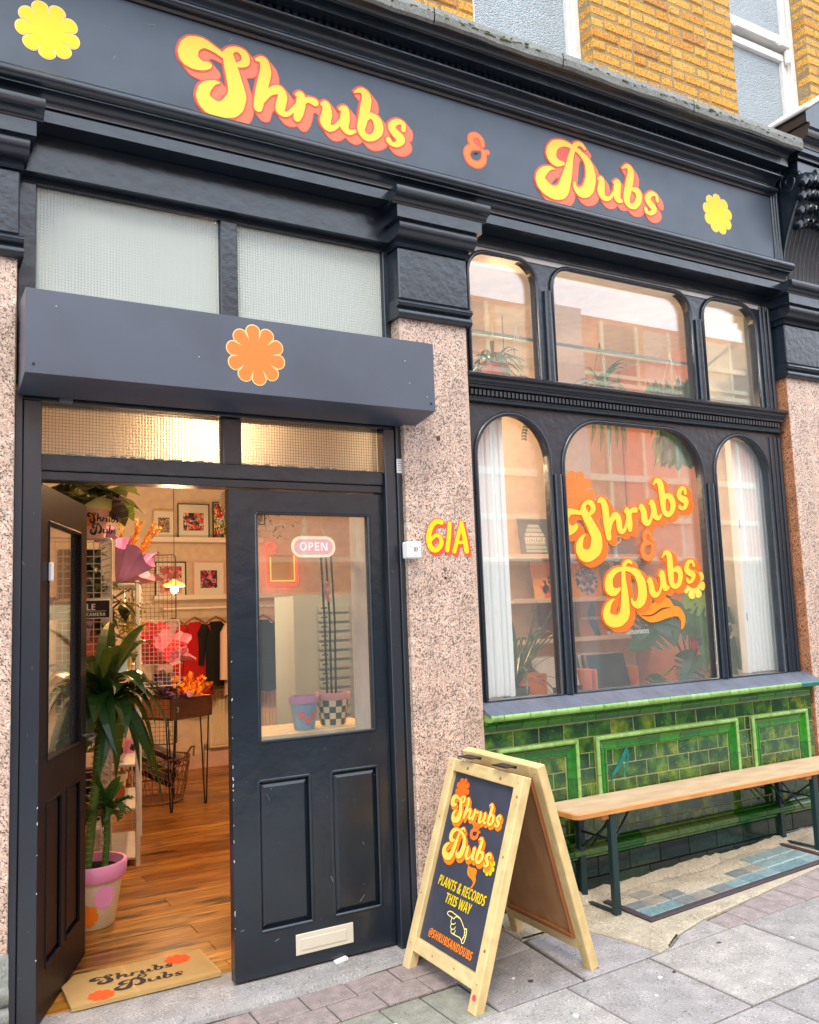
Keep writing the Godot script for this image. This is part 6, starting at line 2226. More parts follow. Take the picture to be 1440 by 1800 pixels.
	boxpart(rad, "back_panel", Vector3(2.72, 0.34, -5.275), Vector3(3.6, 0.92, -5.24), M.radiator, 0.006)
	for k in 22: boxpart(rad, "rib", Vector3(2.74 + 0.039 * k, 0.37, -5.2395), Vector3(2.764 + 0.039 * k, 0.89, -5.226), M.radiator, 0.005)
	var rp := MB.new()
	rp.tube([Vector3(2.72, 0.37, -5.25), Vector3(2.66, 0.37, -5.25), Vector3(2.655, 0.16, -5.25)], 0.009, 7)
	part(rad, "pipe", rp, M.steel)
	part(rad, "valve", bx(Vector3(0.035, 0.03, 0.03), 0.005), M.steel, Vector3(2.68, 0.375, -5.25))
	# ---- neon sign
	var ne := thing("neon_sign", "red neon outline sign glowing on the back wall behind the door glass", "neon sign", "", Vector3(3.52, 2.15, -5.22))
	var np := []
	for q in [[-0.17, 0.2], [-0.17, -0.19], [0.17, -0.19], [0.17, 0.16]]: np.append(Vector3(q[0], q[1], 0.0))
	var n1 := MB.new()
	n1.tube([np[0], np[0].lerp(np[1], 0.94), np[1] + Vector3(0.02, 0, 0), np[2] - Vector3(0.02, 0, 0), np[2].lerp(np[3], 0.06), np[3]], 0.008, 8)
	part(ne, "neon_tube", n1, M.neon_red)
	var n2 := MB.new()
	n2.tube([Vector3(-0.135, 0.1, 0.01), Vector3(-0.135, -0.15, 0.01), Vector3(0.135, -0.15, 0.01), Vector3(0.135, 0.12, 0.01)], 0.006, 8)
	part(ne, "neon_tube", n2, M.neon_amber)
	var hook := MB.new()
	var hp := []
	for k in 10: hp.append(Vector3(-0.17 + 0.05 - 0.05 * cos(k * 0.5), 0.2 + 0.05 * sin(k * 0.5), 0.0))
	hook.tube(hp, 0.008, 8)
	part(ne, "neon_tube", hook, M.neon_red)
	boxpart(ne, "backing_board", Vector3(-0.13, -0.145, -0.03), Vector3(0.13, 0.12, -0.02), M.moss_flower, 0.003)
	var nl := OmniLight3D.new()
	nl.name = "neon_light"
	nl.light_color = Color(1.0, 0.22, 0.1)
	nl.light_energy = 0.004
	nl.light_size = 0.15
	nl.omni_range = 6.0
	nl.omni_attenuation = 2.0
	nl.shadow_enabled = true
	ne.add_child(nl)
	nl.position = Vector3(0, 0, 0.06)
	# ---- table with hairpin legs, its tray of feathers, the basket
	var tb := thing("hairpin_table", "small plywood table on black hairpin legs holding dried feathers", "table", "", Vector3(1.93, 0.152, -3.62), deg_to_rad(28))
	boxpart(tb, "tray_side", Vector3(-0.24, 0.72, 0.21), Vector3(0.2, 0.86, 0.225), M.walnut, 0.002)
	boxpart(tb, "tray_side", Vector3(0.185, 0.72, -0.22), Vector3(0.2, 0.86, 0.2095), M.box_ply, 0.002)
	boxpart(tb, "tray_side", Vector3(-0.24, 0.72, -0.235), Vector3(0.2, 0.86, -0.2205), M.box_ply, 0.002)
	boxpart(tb, "tray_side", Vector3(-0.24, 0.72, -0.22), Vector3(-0.225, 0.86, 0.2095), M.box_ply, 0.002)
	boxpart(tb, "table_top", Vector3(-0.24, 0.70, -0.235), Vector3(0.2, 0.7195, 0.225), M.walnut, 0.002)
	for q in [[-0.2, 0.18], [0.16, 0.18], [0.16, -0.19], [-0.2, -0.19]]:
		var m := MB.new()
		m.tube([Vector3(q[0] - 0.05, 0.7, q[1]), Vector3(q[0] - 0.008, 0.01, q[1]), Vector3(q[0] + 0.008, 0.01, q[1]), Vector3(q[0] + 0.04, 0.7, q[1])], 0.006, 6)
		part(tb, "leg", m, M.black)
	for q in [["orange dried pampas heads bunched in the table tray", "feather_orange", 0.04, 0.06, 13], ["purple dried feathers bunched at the front of the table tray", "feather_purple", -0.08, 0.08, 11]]:
		var f := thing("dried_bunch", q[0], "dried flowers", "bunches in the tray", Vector3(1.95 + q[2], 1.01, -3.56 + q[3]))
		var m := MB.new()
		for k in q[4]:
			var d := Vector3(r.randf_range(-1, 1), r.randf_range(0.25, 0.9), r.randf_range(-0.7, 1)).normalized()
			plume(m, Vector3(r.randf_range(-0.08, 0.08), 0.0, r.randf_range(-0.08, 0.08)), d, r.randf_range(0.12, 0.24), 0.075, r, 90)
		stuff(part(f, "plumes", m, M[q[1]]))
	var ts := thing("tissue_paper", "purple tissue paper crumpled along the edge of the table tray", "tissue paper", "", Vector3(1.9, 1.03, -3.5))
	part(ts, "paper", crumple(Vector3.ZERO, Vector3(0.2, 0.05, 0.16), 41), M.feather_purple)
	var bk := thing("wicker_basket", "wicker basket of rolled posters on the floor under the table", "basket", "", Vector3(1.86, 0.152, -3.95))
	var bm := MB.new()
	for q in [[0.012, 0.2], [0.13, 0.225], [0.29, 0.245], [0.35, 0.25]]:
		var ring := []
		for k in 28: ring.append(Vector3(cos(TAU * k / 28.0) * q[1] * 1.12, q[0], sin(TAU * k / 28.0) * q[1]))
		bm.tube(ring, 0.007, 6, true)
	for k in 26:
		var a0 := TAU * k / 26.0
		for sgn in [-1.0, 1.0]:
			var a1: float = a0 + sgn * 0.2
			bm.tube([Vector3(cos(a0) * 0.224, 0.012, sin(a0) * 0.2), Vector3(cos(a0) * 0.25, 0.12, sin(a0) * 0.225), Vector3(cos(a1) * 0.275, 0.29, sin(a1) * 0.245)], 0.0035, 5)
		var lp := []
		for j in 7:
			var aa := a0 + 0.11 * cos(PI * j / 6.0)
			lp.append(Vector3(cos(aa) * 0.278, 0.29 + 0.055 * sin(PI * j / 6.0), sin(aa) * 0.247))
		bm.tube(lp, 0.0035, 5)
	part(bk, "weave", bm, M.wicker)
	var hb := MB.new()
	hb.tube([Vector3(0.27, 0.33, -0.05), Vector3(0.31, 0.40, -0.03), Vector3(0.32, 0.41, 0.02), Vector3(0.3, 0.34, 0.07)], 0.008, 7)
	part(bk, "handle", hb, M.wicker)
	var base := MB.new()
	base.lathe(V2([0.001, 0.0, 0.2, 0.0, 0.2, 0.01, 0.001, 0.01]), 24)
	part(bk, "bottom", base, M.wicker)
	for k in 6:
		var ro := thing("rolled_poster", ["black rolled poster at the back of the basket", "grey rolled poster leaning left in the basket", "dark green rolled poster across the basket", "pale rolled poster lowest in the basket", "plum rolled poster on top of the basket", "white rolled poster near the basket handle"][k], "poster", "rolled posters in the basket")
		var m := MB.new()
		var y := 0.25 + 0.045 * k
		m.tube([Vector3(1.66 + 0.01 * k, y + 0.2, -3.95 + 0.03 * (k % 3)), Vector3(2.0 + 0.015 * k, y, -3.98 + 0.04 * (k % 3))], 0.021, 10)
		part(ro, "roll", m, [M.black, M.sleeve_slate, M.leaf_dark, M.sleeve_white, M.sleeve_plum, M.pale_grey][k])
	# ---- big dracaena in its painted pot behind the open leaf
	var pc := Vector3(0.842, 0.152, -1.12)
	var pt := thing("painted_plant_pot", "large cream plant pot with pink rim and painted flowers on the floorboards", "plant pot", "", pc)
	flower_pot(pt, 0.172, 0.30, M.pot_cream, M.pot_pink, 0.25)
	wrap_flower(pt, "pink_flower", 0.1450, 0.155, 0.155, deg_to_rad(72), 0.055, M.pot_pink, 7, 0.16)
	wrap_flower(pt, "orange_flower", 0.1322, 0.075, 0.155, deg_to_rad(104), 0.052, M.orange, 6, 0.3)
	var dr := thing("dracaena", "tall dracaena with ringed green canes and dark strap leaves behind the open door", "potted plant", "", pc)
	var c1 := cane(Vector3(-0.02, 0.25, 0.03), Vector3(0.06, 1.06, -0.02), 0.023)
	var c2 := cane(Vector3(0.075, 0.25, -0.02), Vector3(0.085, 0.5, -0.02), 0.017)
	for c in [c1, c2]:
		part(dr, "cane", c[0], M.cane)
		part(dr, "cane_rings", c[1], M.cane_ring)
	part(dr, "leaf_crown", rosette(34, 0.38, 0.054, r, 0.9, 1.45, Vector3(0.06, 1.05, -0.02)), M.leaf_dark)
	part(dr, "leaf_crown", rosette(20, 0.42, 0.05, r, 1.25, 1.0, Vector3(0.06, 1.1, -0.02)), M.leaf_dark)
	part(dr, "leaf_crown", rosette(14, 0.2, 0.034, r, 0.9, 0.8, Vector3(0.085, 0.5, -0.02)), M.leaf_dark)
	part(dr, "leaf_crown", rosette(8, 0.17, 0.03, r, 1.3, 0.6, Vector3(0.085, 0.54, -0.02)), M.leaf_mid)
	part(dr, "side_shoot", rosette(7, 0.17, 0.018, r, 0.7, 0.7, Vector3(0.0, 0.82, 0.0)), M.leaf_light)
	# ---- wire display tower, sign, pots and bunches on it
	var tw := thing("wire_display_tower", "white wire grid display tower behind the dracaena", "display stand", "", Vector3(0.80, 0.152, -1.75))
	for q in [[Vector3(-0.25, 0, 0), 0.0, 0.52], [Vector3(0.27, 0, 0), 90.0, 0.36]]:
		var g := Node3D.new()
		g.name = "grid_panel"
		tw.add_child(g, true)
		g.position = q[0]
		g.rotation_degrees.y = q[1]
		wire_grid(g, q[2], 1.955, 0.042, M.grid_white, 0.0023, 0.005)
	for y in [0.3, 0.75, 1.2, 1.6]: boxpart(tw, "shelf", Vector3(-0.24, y, -0.34), Vector3(0.262, y + 0.008, -0.012), M.shelf, 0.001)
	var stock := [["terracotta pot low in the wire tower", "terracotta", 0.31, 0.07, 0.14], ["dark grey pot on the second shelf of the wire tower", "pot_grey", 0.76, 0.075, 0.15], ["coral pot on the third shelf of the wire tower", "pot_coral", 1.21, 0.07, 0.14], ["lilac pot behind the camera sign in the wire tower", "pot_lilac", 1.36, 0.06, 0.12], ["small red gift box near the top of the wire tower", "tissue_red", 1.61, 0.06, 0.13]]
	for s in stock:
		var p := thing("stock_pot", s[0], "plant pot", "stock in the wire tower", Vector3(0.93, 0.152 + s[2], -1.9))
		flower_pot(p, s[3], s[4], M[s[1]], M[s[1]])
		if s[1] == "pot_lilac": boxpart(p, "stand", Vector3(-0.05, -0.142, -0.05), Vector3(0.05, -0.001, 0.05), M.cardboard, 0.002)
	for q in [["bushy dark foliage on the bottom shelf of the wire tower", 0.34, "leaf_dark", 26, 0.2], ["light green leaves on the second shelf of the wire tower", 0.80, "leaf_light", 22, 0.16], ["dark foliage behind the wires near the top of the tower", 1.66, "leaf_bronze", 34, 0.2]]:
		var fo := thing("tower_plant", q[0], "plant", "", Vector3(0.94, 0.152 + q[1], -1.9))
		part(fo, "leaves", rosette(q[3], q[4], 0.03, r, 1.3, 1.1, Vector3(0, 0.1, 0)), M[q[2]])
		var fp := MB.new()
		fp.lathe(V2([0.001, -0.03, 0.05, -0.03, 0.06, 0.1, 0.001, 0.1]), 16)
		part(fo, "pot", fp, M.pot_grey)
	for q in [[0.31, "sleeve_plum", "plum coloured box at the back of the bottom tower shelf"], [0.76, "sleeve_black", "black box at the back of the second tower shelf"], [1.21, "terracotta", "rust coloured box at the back of the third tower shelf"], [1.61, "sleeve_black", "black box at the back of the top tower shelf"]]:
		var bxs := thing("stock_box", q[2], "box", "boxes in the wire tower", Vector3(0.93, 0.152 + q[0] - 0.001, -2.04))
		boxpart(bxs, "carton", Vector3(-0.115, 0.0, -0.04), Vector3(0.125, 0.3, 0.05), M[q[1]], 0.003)
		boxpart(bxs, "label", Vector3(-0.06, 0.12, 0.0502), Vector3(0.06, 0.17, 0.0512), M.sleeve_white, 0.0)
	var bushy := thing("trailing_plant", "dark leafy plant spilling out of the wire tower side", "plant", "", Vector3(1.08, 1.72, -1.95))
	var bl := MB.new()
	for k in 34:
		var o := Vector3(r.randf_range(-0.12, 0.14), r.randf_range(-0.22, 0.16), r.randf_range(-0.1, 0.12))
		var d := Vector3(r.randf_range(-0.5, 1), r.randf_range(-0.5, 0.4), r.randf_range(-0.4, 1)).normalized()
		bl.blade([o, o + d * 0.05, o + d * 0.1 + Vector3(0, -0.01, 0), o + d * 0.14 + Vector3(0, -0.03, 0)], [0.004, 0.032, 0.028, 0.0], d.cross(Vector3.UP), 0.25)
	part(bushy, "leaves", bl, M.leaf_bronze)
	var bs := MB.new()
	for k in 5: bs.tube([Vector3(-0.05, -0.1, 0), Vector3(r.randf_range(-0.05, 0.1), 0.02, r.randf_range(-0.05, 0.06)), Vector3(r.randf_range(-0.05, 0.18), 0.1, r.randf_range(-0.05, 0.06))], 0.004, 5)
	part(bushy, "stems", bs, M.stem_dark)
	var sg := thing("camera_sign", "black sign reading SMILE for the CAMERA hung on the wire tower", "sign", "", Vector3(0.905, 1.695, -1.735))
	boxpart(sg, "panel", Vector3(-0.155, -0.055, -0.004), Vector3(0.155, 0.055, 0.004), M.white, 0.002)
	boxpart(sg, "black_field", Vector3(-0.149, -0.049, 0.0042), Vector3(0.149, 0.049, 0.0052), M.black, 0.0)
	part(sg, "writing", text("SMILE", 0.036, 0.001), M.white, Vector3(0.0, 0.0, 0.0062))
	part(sg, "writing", text("ON CAMERA", 0.019, 0.001), M.white, Vector3(0.05, -0.042, 0.0062))
	boxpart(sg, "line", Vector3(-0.13, -0.012, 0.0054), Vector3(0.13, -0.01, 0.0062), M.white, 0.0)
	for ch in sg.get_children():
		if ch.name.begins_with("writing"): ch.position.y += 0.012
	var cp := thing("lettered_plant_pot", "cream pot printed with the black shop name on top of the wire tower", "plant pot", "", Vector3(0.965, 2.108, -1.82))
	flower_pot(cp, 0.115, 0.235, M.blush, M.pot_yellow, 0.28)
	for q in [["shrubs", 0.112, 0.19], ["dubs", 0.05, 0.2]]:
		var o := part(cp, "printed_word", W[q[0]], M.black_print, Vector3(0.05, q[1], 0.112), Vector3(-6, 24, 0))
		o.scale = Vector3(q[2], q[2], 1)
	wrap_flower(cp, "orange_flower", 0.098, 0.11, 0.15, deg_to_rad(112), 0.045, M.orange, 6, 0.3)
	var ca := thing("calathea", "broad striped dark leaves of the plant in the lettered pot", "plant", "", Vector3(0.965, 2.31, -1.82))
	var cm := MB.new()
	for k in 30:
		var a := TAU * k / 30.0 + r.randf_range(-0.2, 0.2)
		var d := Vector3(cos(a), 0, sin(a))
		var l := r.randf_range(0.2, 0.33)
		var up := r.randf_range(0.25, 0.8)
		var pts := []
		var w := []
		for j in 8:
			var t := j / 7.0
			pts.append(d * l * t + Vector3(0, l * (up * t * 1.4 - 0.75 * t * t), 0))
			w.append(0.0 if j == 7 else (0.004 if t < 0.3 else 0.092 * sin(PI * (t - 0.22) / 0.8)))
		cm.blade(pts, w, Vector3.UP.cross(d), 0.25)
	part(ca, "leaves", cm, M.leaf_bronze)
	for q in [["lilac tissue paper wrapped round a bouquet on the wire tower", "tissue_lilac", Vector3(1.22, 1.99, -2.3), Vector3(0.1, 0.13, 0.1), 51], ["pink tissue paper fanned from a bouquet left of the prints", "tissue_pink", Vector3(1.33, 1.93, -2.5), Vector3(0.12, 0.07, 0.1), 53], ["lilac ruffled pot wrap behind the lettered pot", "tissue_lilac", Vector3(1.03, 2.16, -2.02), Vector3(0.06, 0.05, 0.06), 55], ["red and pink tissue bundle behind the hanging wire panel", "tissue_red", Vector3(1.62, 1.442, -3.3), Vector3(0.13, 0.14, 0.1), 57], ["pink tissue bundle below the red one behind the wire panel", "tissue_pink", Vector3(1.74, 1.402, -3.22), Vector3(0.12, 0.1, 0.1), 59]]:
		var o := thing("tissue_paper", q[0], "tissue paper", "", q[2])
		part(o, "paper", gathered(Vector3(0, -q[3].y, 0), Vector3(0.5, 1, 0.4) if q[4] < 56 else Vector3(0.3, 0.8, 0.9), q[3].y * 2.0, q[3].x * 1.15, q[4]), M[q[1]])
	var pg := thing("pampas_bunch", "yellow pampas heads rising from the tissue bouquet", "dried flowers", "", Vector3(1.24, 1.9, -2.28))
	var pm := MB.new()
	for k in 5: plume(pm, Vector3(0.01 * k, 0.02, 0), Vector3(r.randf_range(-0.3, 0.7), 1, r.randf_range(-0.2, 0.3)).normalized(), r.randf_range(0.32, 0.4), 0.05, r, 60)
	stuff(part(pg, "plumes", pm, M.pampas))
	var mg := thing("dried_flower_bunch", "mustard yellow dried flowers behind the dracaena leaves", "dried flowers", "", Vector3(1.36, 1.635, -2.62))
	var mm := MB.new()
	for k in 240:
		var p := Vector3(r.randfn(0.0, 0.05), r.randfn(0.0, 0.1), r.randfn(0.0, 0.05))
		mm.box(p, Vector3(0.013, 0.013, 0.013), 0.003, Basis(Vector3(0.3, 0.8, 0.5).normalized(), r.randf() * 3.0))
	for k in 12: mm.tube([Vector3(0, -0.34, 0), Vector3(r.randfn(0.0, 0.04), 0.0, r.randfn(0.0, 0.04))], 0.002, 4)
	stuff(part(mg, "flower_heads", mm, M.moss_flower))
	# ---- hanging wire panels
	for q in [["upper white wire grid panel standing by the prints", Vector3(1.45, 1.62, -2.9), 0.30, 0.47, 24.0, "grid_dark"], ["middle white wire grid panel with rounded corners behind the leaves", Vector3(1.46, 1.16, -2.85), 0.30, 0.46, 24.0, "grid_white"], ["lowest dark wire grid panel hanging before the pink wall", Vector3(1.45, 0.75, -2.9), 0.30, 0.44, 24.0, "grid_dark"]]:
		var g := thing("wire_grid_panel", q[0], "wire panel", "hanging wire panels", q[1], deg_to_rad(-q[4]))
		wire_grid(g, q[2], q[3], 0.03, M[q[5]], 0.0012, 0.0045)
		var hk := MB.new()
		hk.tube([Vector3(q[2], q[3] * 0.5, 0.006), Vector3(q[2] + 0.012, q[3] * 0.5, 0.006), Vector3(q[2] + 0.012, q[3] * 0.5 + 0.03, 0.006), Vector3(q[2], q[3] * 0.5 + 0.03, 0.006)], 0.002, 5)
		part(g, "clip", hk, M.grid_white)
	var rk := thing("display_rack", "slim white rod rack that carries the wire panels and tissue bundles", "display rack")
	for q in [[1.445, -2.92], [1.5, -3.42]]:
		var m := MB.new()
		m.tube([Vector3(q[0], 0.152, q[1]), Vector3(q[0], 2.1, q[1])], 0.005, 6)
		part(rk, "post", m, M.grid_white)
	boxpart(rk, "shelf", Vector3(1.5, 1.29, -3.42), Vector3(1.86, 1.302, -3.1), M.shelf, 0.001)
	# ---- white ladder shelf with cups and cards
	var ls := thing("white_shelf_unit", "white metal shelf unit with printed pots left of the basket", "shelf unit")
	for q in [[1.285, -2.05], [1.47, -2.8], [1.06, -2.1], [1.25, -2.85]]:
		boxpart(ls, "post", Vector3(q[0] - 0.012, 0.152, q[1] - 0.012), Vector3(q[0] + 0.012, 1.87, q[1] + 0.012), M.white_paint, 0.002)
	for y in [0.19, 0.48, 0.74, 1.0, 1.28, 1.85]:
		var m := MB.new()
		m.box(Vector3(1.265, y, -2.45), Vector3(0.2, 0.014, 0.72), 0.002, Basis(Vector3.UP, deg_to_rad(-14)))
		part(ls, "shelf", m, M.white_paint)
	var ps := [["cream jug with rust band on the bottom shelf of the white unit", "pot_cream", Vector3(1.18, 0.488, -2.2), 0.075, 0.2], ["pink and black printed pot on the second shelf of the white unit", "pot_rose", Vector3(1.2, 0.75, -2.25), 0.06, 0.15], ["pale spotted pot on the third shelf of the white unit", "blush", Vector3(1.22, 1.01, -2.3), 0.07, 0.17], ["pale blue bowl on the upper shelf of the white unit", "pot_blue", Vector3(1.24, 1.29, -2.35), 0.06, 0.12], ["small pink dish stacked on the third shelf of the white unit", "pot_pink", Vector3(1.36, 0.75, -2.6), 0.05, 0.08]]
	for s in ps:
		var p := thing("display_pot", s[0], "plant pot", "pots on the white shelf unit", s[2])
		flower_pot(p, s[3], s[4], M[s[1]], M[s[1]], 0.2)
		if s[1] == "pot_cream": wrap_flower(p, "rust_band", 0.063, 0.09, 0.1, deg_to_rad(70), 0.045, M.terracotta, 4, 0.1)
		elif s[1] != "pot_blue": wrap_flower(p, "print", s[3] * 0.8, s[4] * 0.45, 0.1, deg_to_rad(70), 0.025, M.black_print, 5, 0.45)
	# ---- behind the fixed leaf
	var pa := thing("white_side_panel", "white boarded side panel behind the right edge of the door glass", "panel")
	boxpart(pa, "board", Vector3(2.07, 0.155, -0.62), Vector3(2.1, 3.6, -0.165), M.white_paint, 0.003)
	var ds := thing("plant_stand", "pale wooden stand for two painted pots behind the door glass", "stand")
	boxpart(ds, "top", Vector3(1.55, 1.0, -1.05), Vector3(2.25, 1.025, -0.64), M.pine_pale, 0.003)
	for q in [[1.58, -1.02], [2.22, -1.02], [1.58, -0.67], [2.22, -0.67]]: boxpart(ds, "leg", Vector3(q[0] - 0.018, 0.154, q[1] - 0.018), Vector3(q[0] + 0.018, 0.9995, q[1] + 0.018), M.pine_pale, 0.002)
	var bp := thing("heart_pot", "pale blue pot with lilac rim and painted hearts behind the door glass", "plant pot", "", Vector3(1.845, 1.026, -0.76))
	flower_pot(bp, 0.078, 0.17, M.pot_blue, M.pot_lilac, 0.22)
	for a in [60.0, 95.0, 125.0]: wrap_flower(bp, "heart", 0.0642, 0.075 if a != 95.0 else 0.05, 0.1, deg_to_rad(a), 0.02, M.pot_coral, 3, 0.4)
	var ck := thing("checker_pot", "black and cream checkered pot with rose rim behind the door glass", "plant pot", "", Vector3(2.02, 1.026, -0.78))
	flower_pot(ck, 0.092, 0.175, M.pot_cream, M.pot_rose, 0.2)
	for row in 4:
		for k in 14:
			if (k + row) % 2: continue
			var m := MB.new()
			var y0 := 0.008 + 0.032 * row
			for j in 2:
				var P := []
				for e in [[j * 0.5, 0.0], [j * 0.5 + 0.5, 0.0], [j * 0.5 + 0.5, 1.0], [j * 0.5, 1.0]]:
					var yy: float = y0 + 0.032 * e[1]
					var rr := 0.0645 + 0.137 * yy + 0.0012
					var a: float = TAU * (k + e[0]) / 14.0
					P.append(Vector3(cos(a) * rr, yy, sin(a) * rr))
				var am := TAU * (k + j * 0.5 + 0.25) / 14.0
				m.quad(P[0], P[1], P[2], P[3], Vector3(cos(am), 0, sin(am)))
			part(ck, "check", m, M.pot_grey)
	var st := thing("cane_plant", "thin dark cane plant with pink flowers in the checkered pot", "plant", "", Vector3(2.02, 1.19, -0.78))
	var sm := MB.new()
	for k in 3: sm.tube([Vector3(-0.03 + 0.025 * k, -0.02, 0), Vector3(-0.04 + 0.03 * k, 0.4, 0.01), Vector3(-0.05 + 0.03 * k, 0.8, 0)], 0.006, 6)
	part(st, "stems", sm, M.stem_dark)
	part(st, "leaves", rosette(9, 0.13, 0.012, r, 0.8, 0.9, Vector3(-0.04, 0.78, 0)), M.leaf_mid)
	part(st, "flowers", crumple(Vector3(-0.02, 0.55, 0.01), Vector3(0.03, 0.06, 0.03), 63, 4), M.blush)
	var cb := thing("grey_drawer_cabinet", "blue grey cabinet with louvred drawers seen through the door glass", "cabinet", "", Vector3(2.62, 0.152, -2.75))
	boxpart(cb, "carcass", Vector3(0, 0, -0.4), Vector3(0.5, 1.62, 0.0), M.cabinet_grey, 0.004)
	for k in 13:
		boxpart(cb, "drawer", Vector3(0.2, 0.62 + 0.072 * k, 0.0005), Vector3(0.46, 0.672 + 0.072 * k, 0.022), M.cabinet_grey, 0.004)
		boxpart(cb, "label_slot", Vector3(0.22, 0.65 + 0.072 * k, 0.0225), Vector3(0.27, 0.66 + 0.072 * k, 0.025), M.black, 0.0)
	var hg := thing("hanging_fern", "fine leafed foliage hanging before the neon sign", "plant", "", Vector3(2.72, 2.45, -3.6))
	var hm := MB.new()
	for k in 90:
		var p := Vector3(r.randfn(0.0, 0.14), r.randfn(0.0, 0.08), r.randfn(0.0, 0.06))
		var d := Vector3(r.randf_range(-1, 1), r.randf_range(-0.8, 0.3), r.randf_range(-1, 1)).normalized()
		hm.blade([p, p + d * 0.03, p + d * 0.06], [0.002, 0.009, 0.0], d.cross(Vector3.UP), 0.2)
	for k in 8: hm.tube([Vector3(0, 0.15, 0), Vector3(r.randfn(0.0, 0.12), r.randfn(0.0, 0.06), r.randfn(0.0, 0.05))], 0.002, 4)
	part(hg, "leaves", hm, M.leaf_mid)
	var hgs := MB.new()
	hgs.tube([Vector3(0, 0.14, 0), Vector3(0, 1.16, 0)], 0.002, 4)
	part(hg, "cord", hgs, M.black)
	var op := thing("open_sign", "pale wooden OPEN sign hung on cords behind the door glass", "sign", "", Vector3(1.615, 1.918, -0.062))
	part(op, "panel", plate(rounded(-0.108, -0.048, 0.108, 0.048, 0.047, 0.047, 10), [], -0.006, 0.0), M.pot_cream)
	part(op, "red_field", plate(rounded(-0.094, -0.034, 0.094, 0.034, 0.033, 0.033, 10), [], 0.0005, 0.0015), M.pot_rose)
	var ot := part(op, "writing", text("OPEN", 0.038, 0.001), M.white, Vector3(0, -0.019, 0.0024))
	ot.position.y = 0.0
	var cd := MB.new()
	cd.tube([Vector3(-0.06, 0.045, -0.003), Vector3(-0.03, 0.135, -0.003)], 0.0016, 4)
	cd.tube([Vector3(0.06, 0.045, -0.003), Vector3(0.025, 0.135, -0.003)], 0.0016, 4)
	part(op, "cord", cd, M.pine_pale)
	# smiley plate seen through the open leaf's glass
	var fc := thing("smiley_plate", "wire framed plate with a smiling face on the shelf behind the open leaf", "plate", "", Vector3(0.69, 1.7, -1.732))
	boxpart(fc, "plate", Vector3(-0.09, -0.06, -0.004), Vector3(0.09, 0.07, 0.0), M.slate_blue, 0.002)
	var fm := MB.new()
	var ring := []
	for k in 20: ring.append(Vector3(cos(TAU * k / 20.0) * 0.045, sin(TAU * k / 20.0) * 0.045, 0.003))
	fm.tube(ring, 0.003, 5, true)
	var sm2 := []
	for k in 7: sm2.append(Vector3(cos(PI + PI * k / 6.0) * 0.026, -0.004 + sin(PI + PI * k / 6.0) * 0.022, 0.003))
	fm.tube(sm2, 0.003, 5)
	for x in [-0.015, 0.015]: fm.tube([Vector3(x, 0.01, 0.003), Vector3(x, 0.022, 0.003)], 0.003, 5)
	part(fc, "face", fm, M.white)
	var lp := thing("rubber_plant", "glossy broad leaved plant seen through the glass of the open leaf", "potted plant", "", Vector3(0.42, 0.154, -1.75))
	flower_pot(lp, 0.14, 0.26, M.pot_grey, M.pot_grey)
	part(lp, "leaves", rosette(24, 0.34, 0.05, r, 1.2, 0.7, Vector3(0, 0.75, 0)), M.leaf_mid)
	var lst := MB.new()
	lst.tube([Vector3(0, 0.2, 0), Vector3(0.01, 0.5, 0), Vector3(0, 0.78, 0)], 0.012, 6)
	part(lp, "stem", lst, M.stem_dark)
	var hb2 := thing("hanging_basket_plant", "dark hanging pot of foliage high behind the open leaf's glass", "hanging plant", "", Vector3(0.52, 1.98, -1.5))
	flower_pot(hb2, 0.09, 0.13, M.pot_grey, M.pot_grey)
	part(hb2, "leaves", rosette(26, 0.2, 0.02, r, 0.9, 1.1, Vector3(0, 0.12, 0)), M.leaf_mid)
	var hbc := MB.new()
	for k in 3: hbc.tube([Vector3(cos(k * 2.1) * 0.085, 0.13, sin(k * 2.1) * 0.085), Vector3(0, 0.5, 0)], 0.0018, 4)
	hbc.tube([Vector3(0, 0.5, 0), Vector3(0, 1.64, 0)], 0.0018, 4)
	part(hb2, "cords", hbc, M.black)

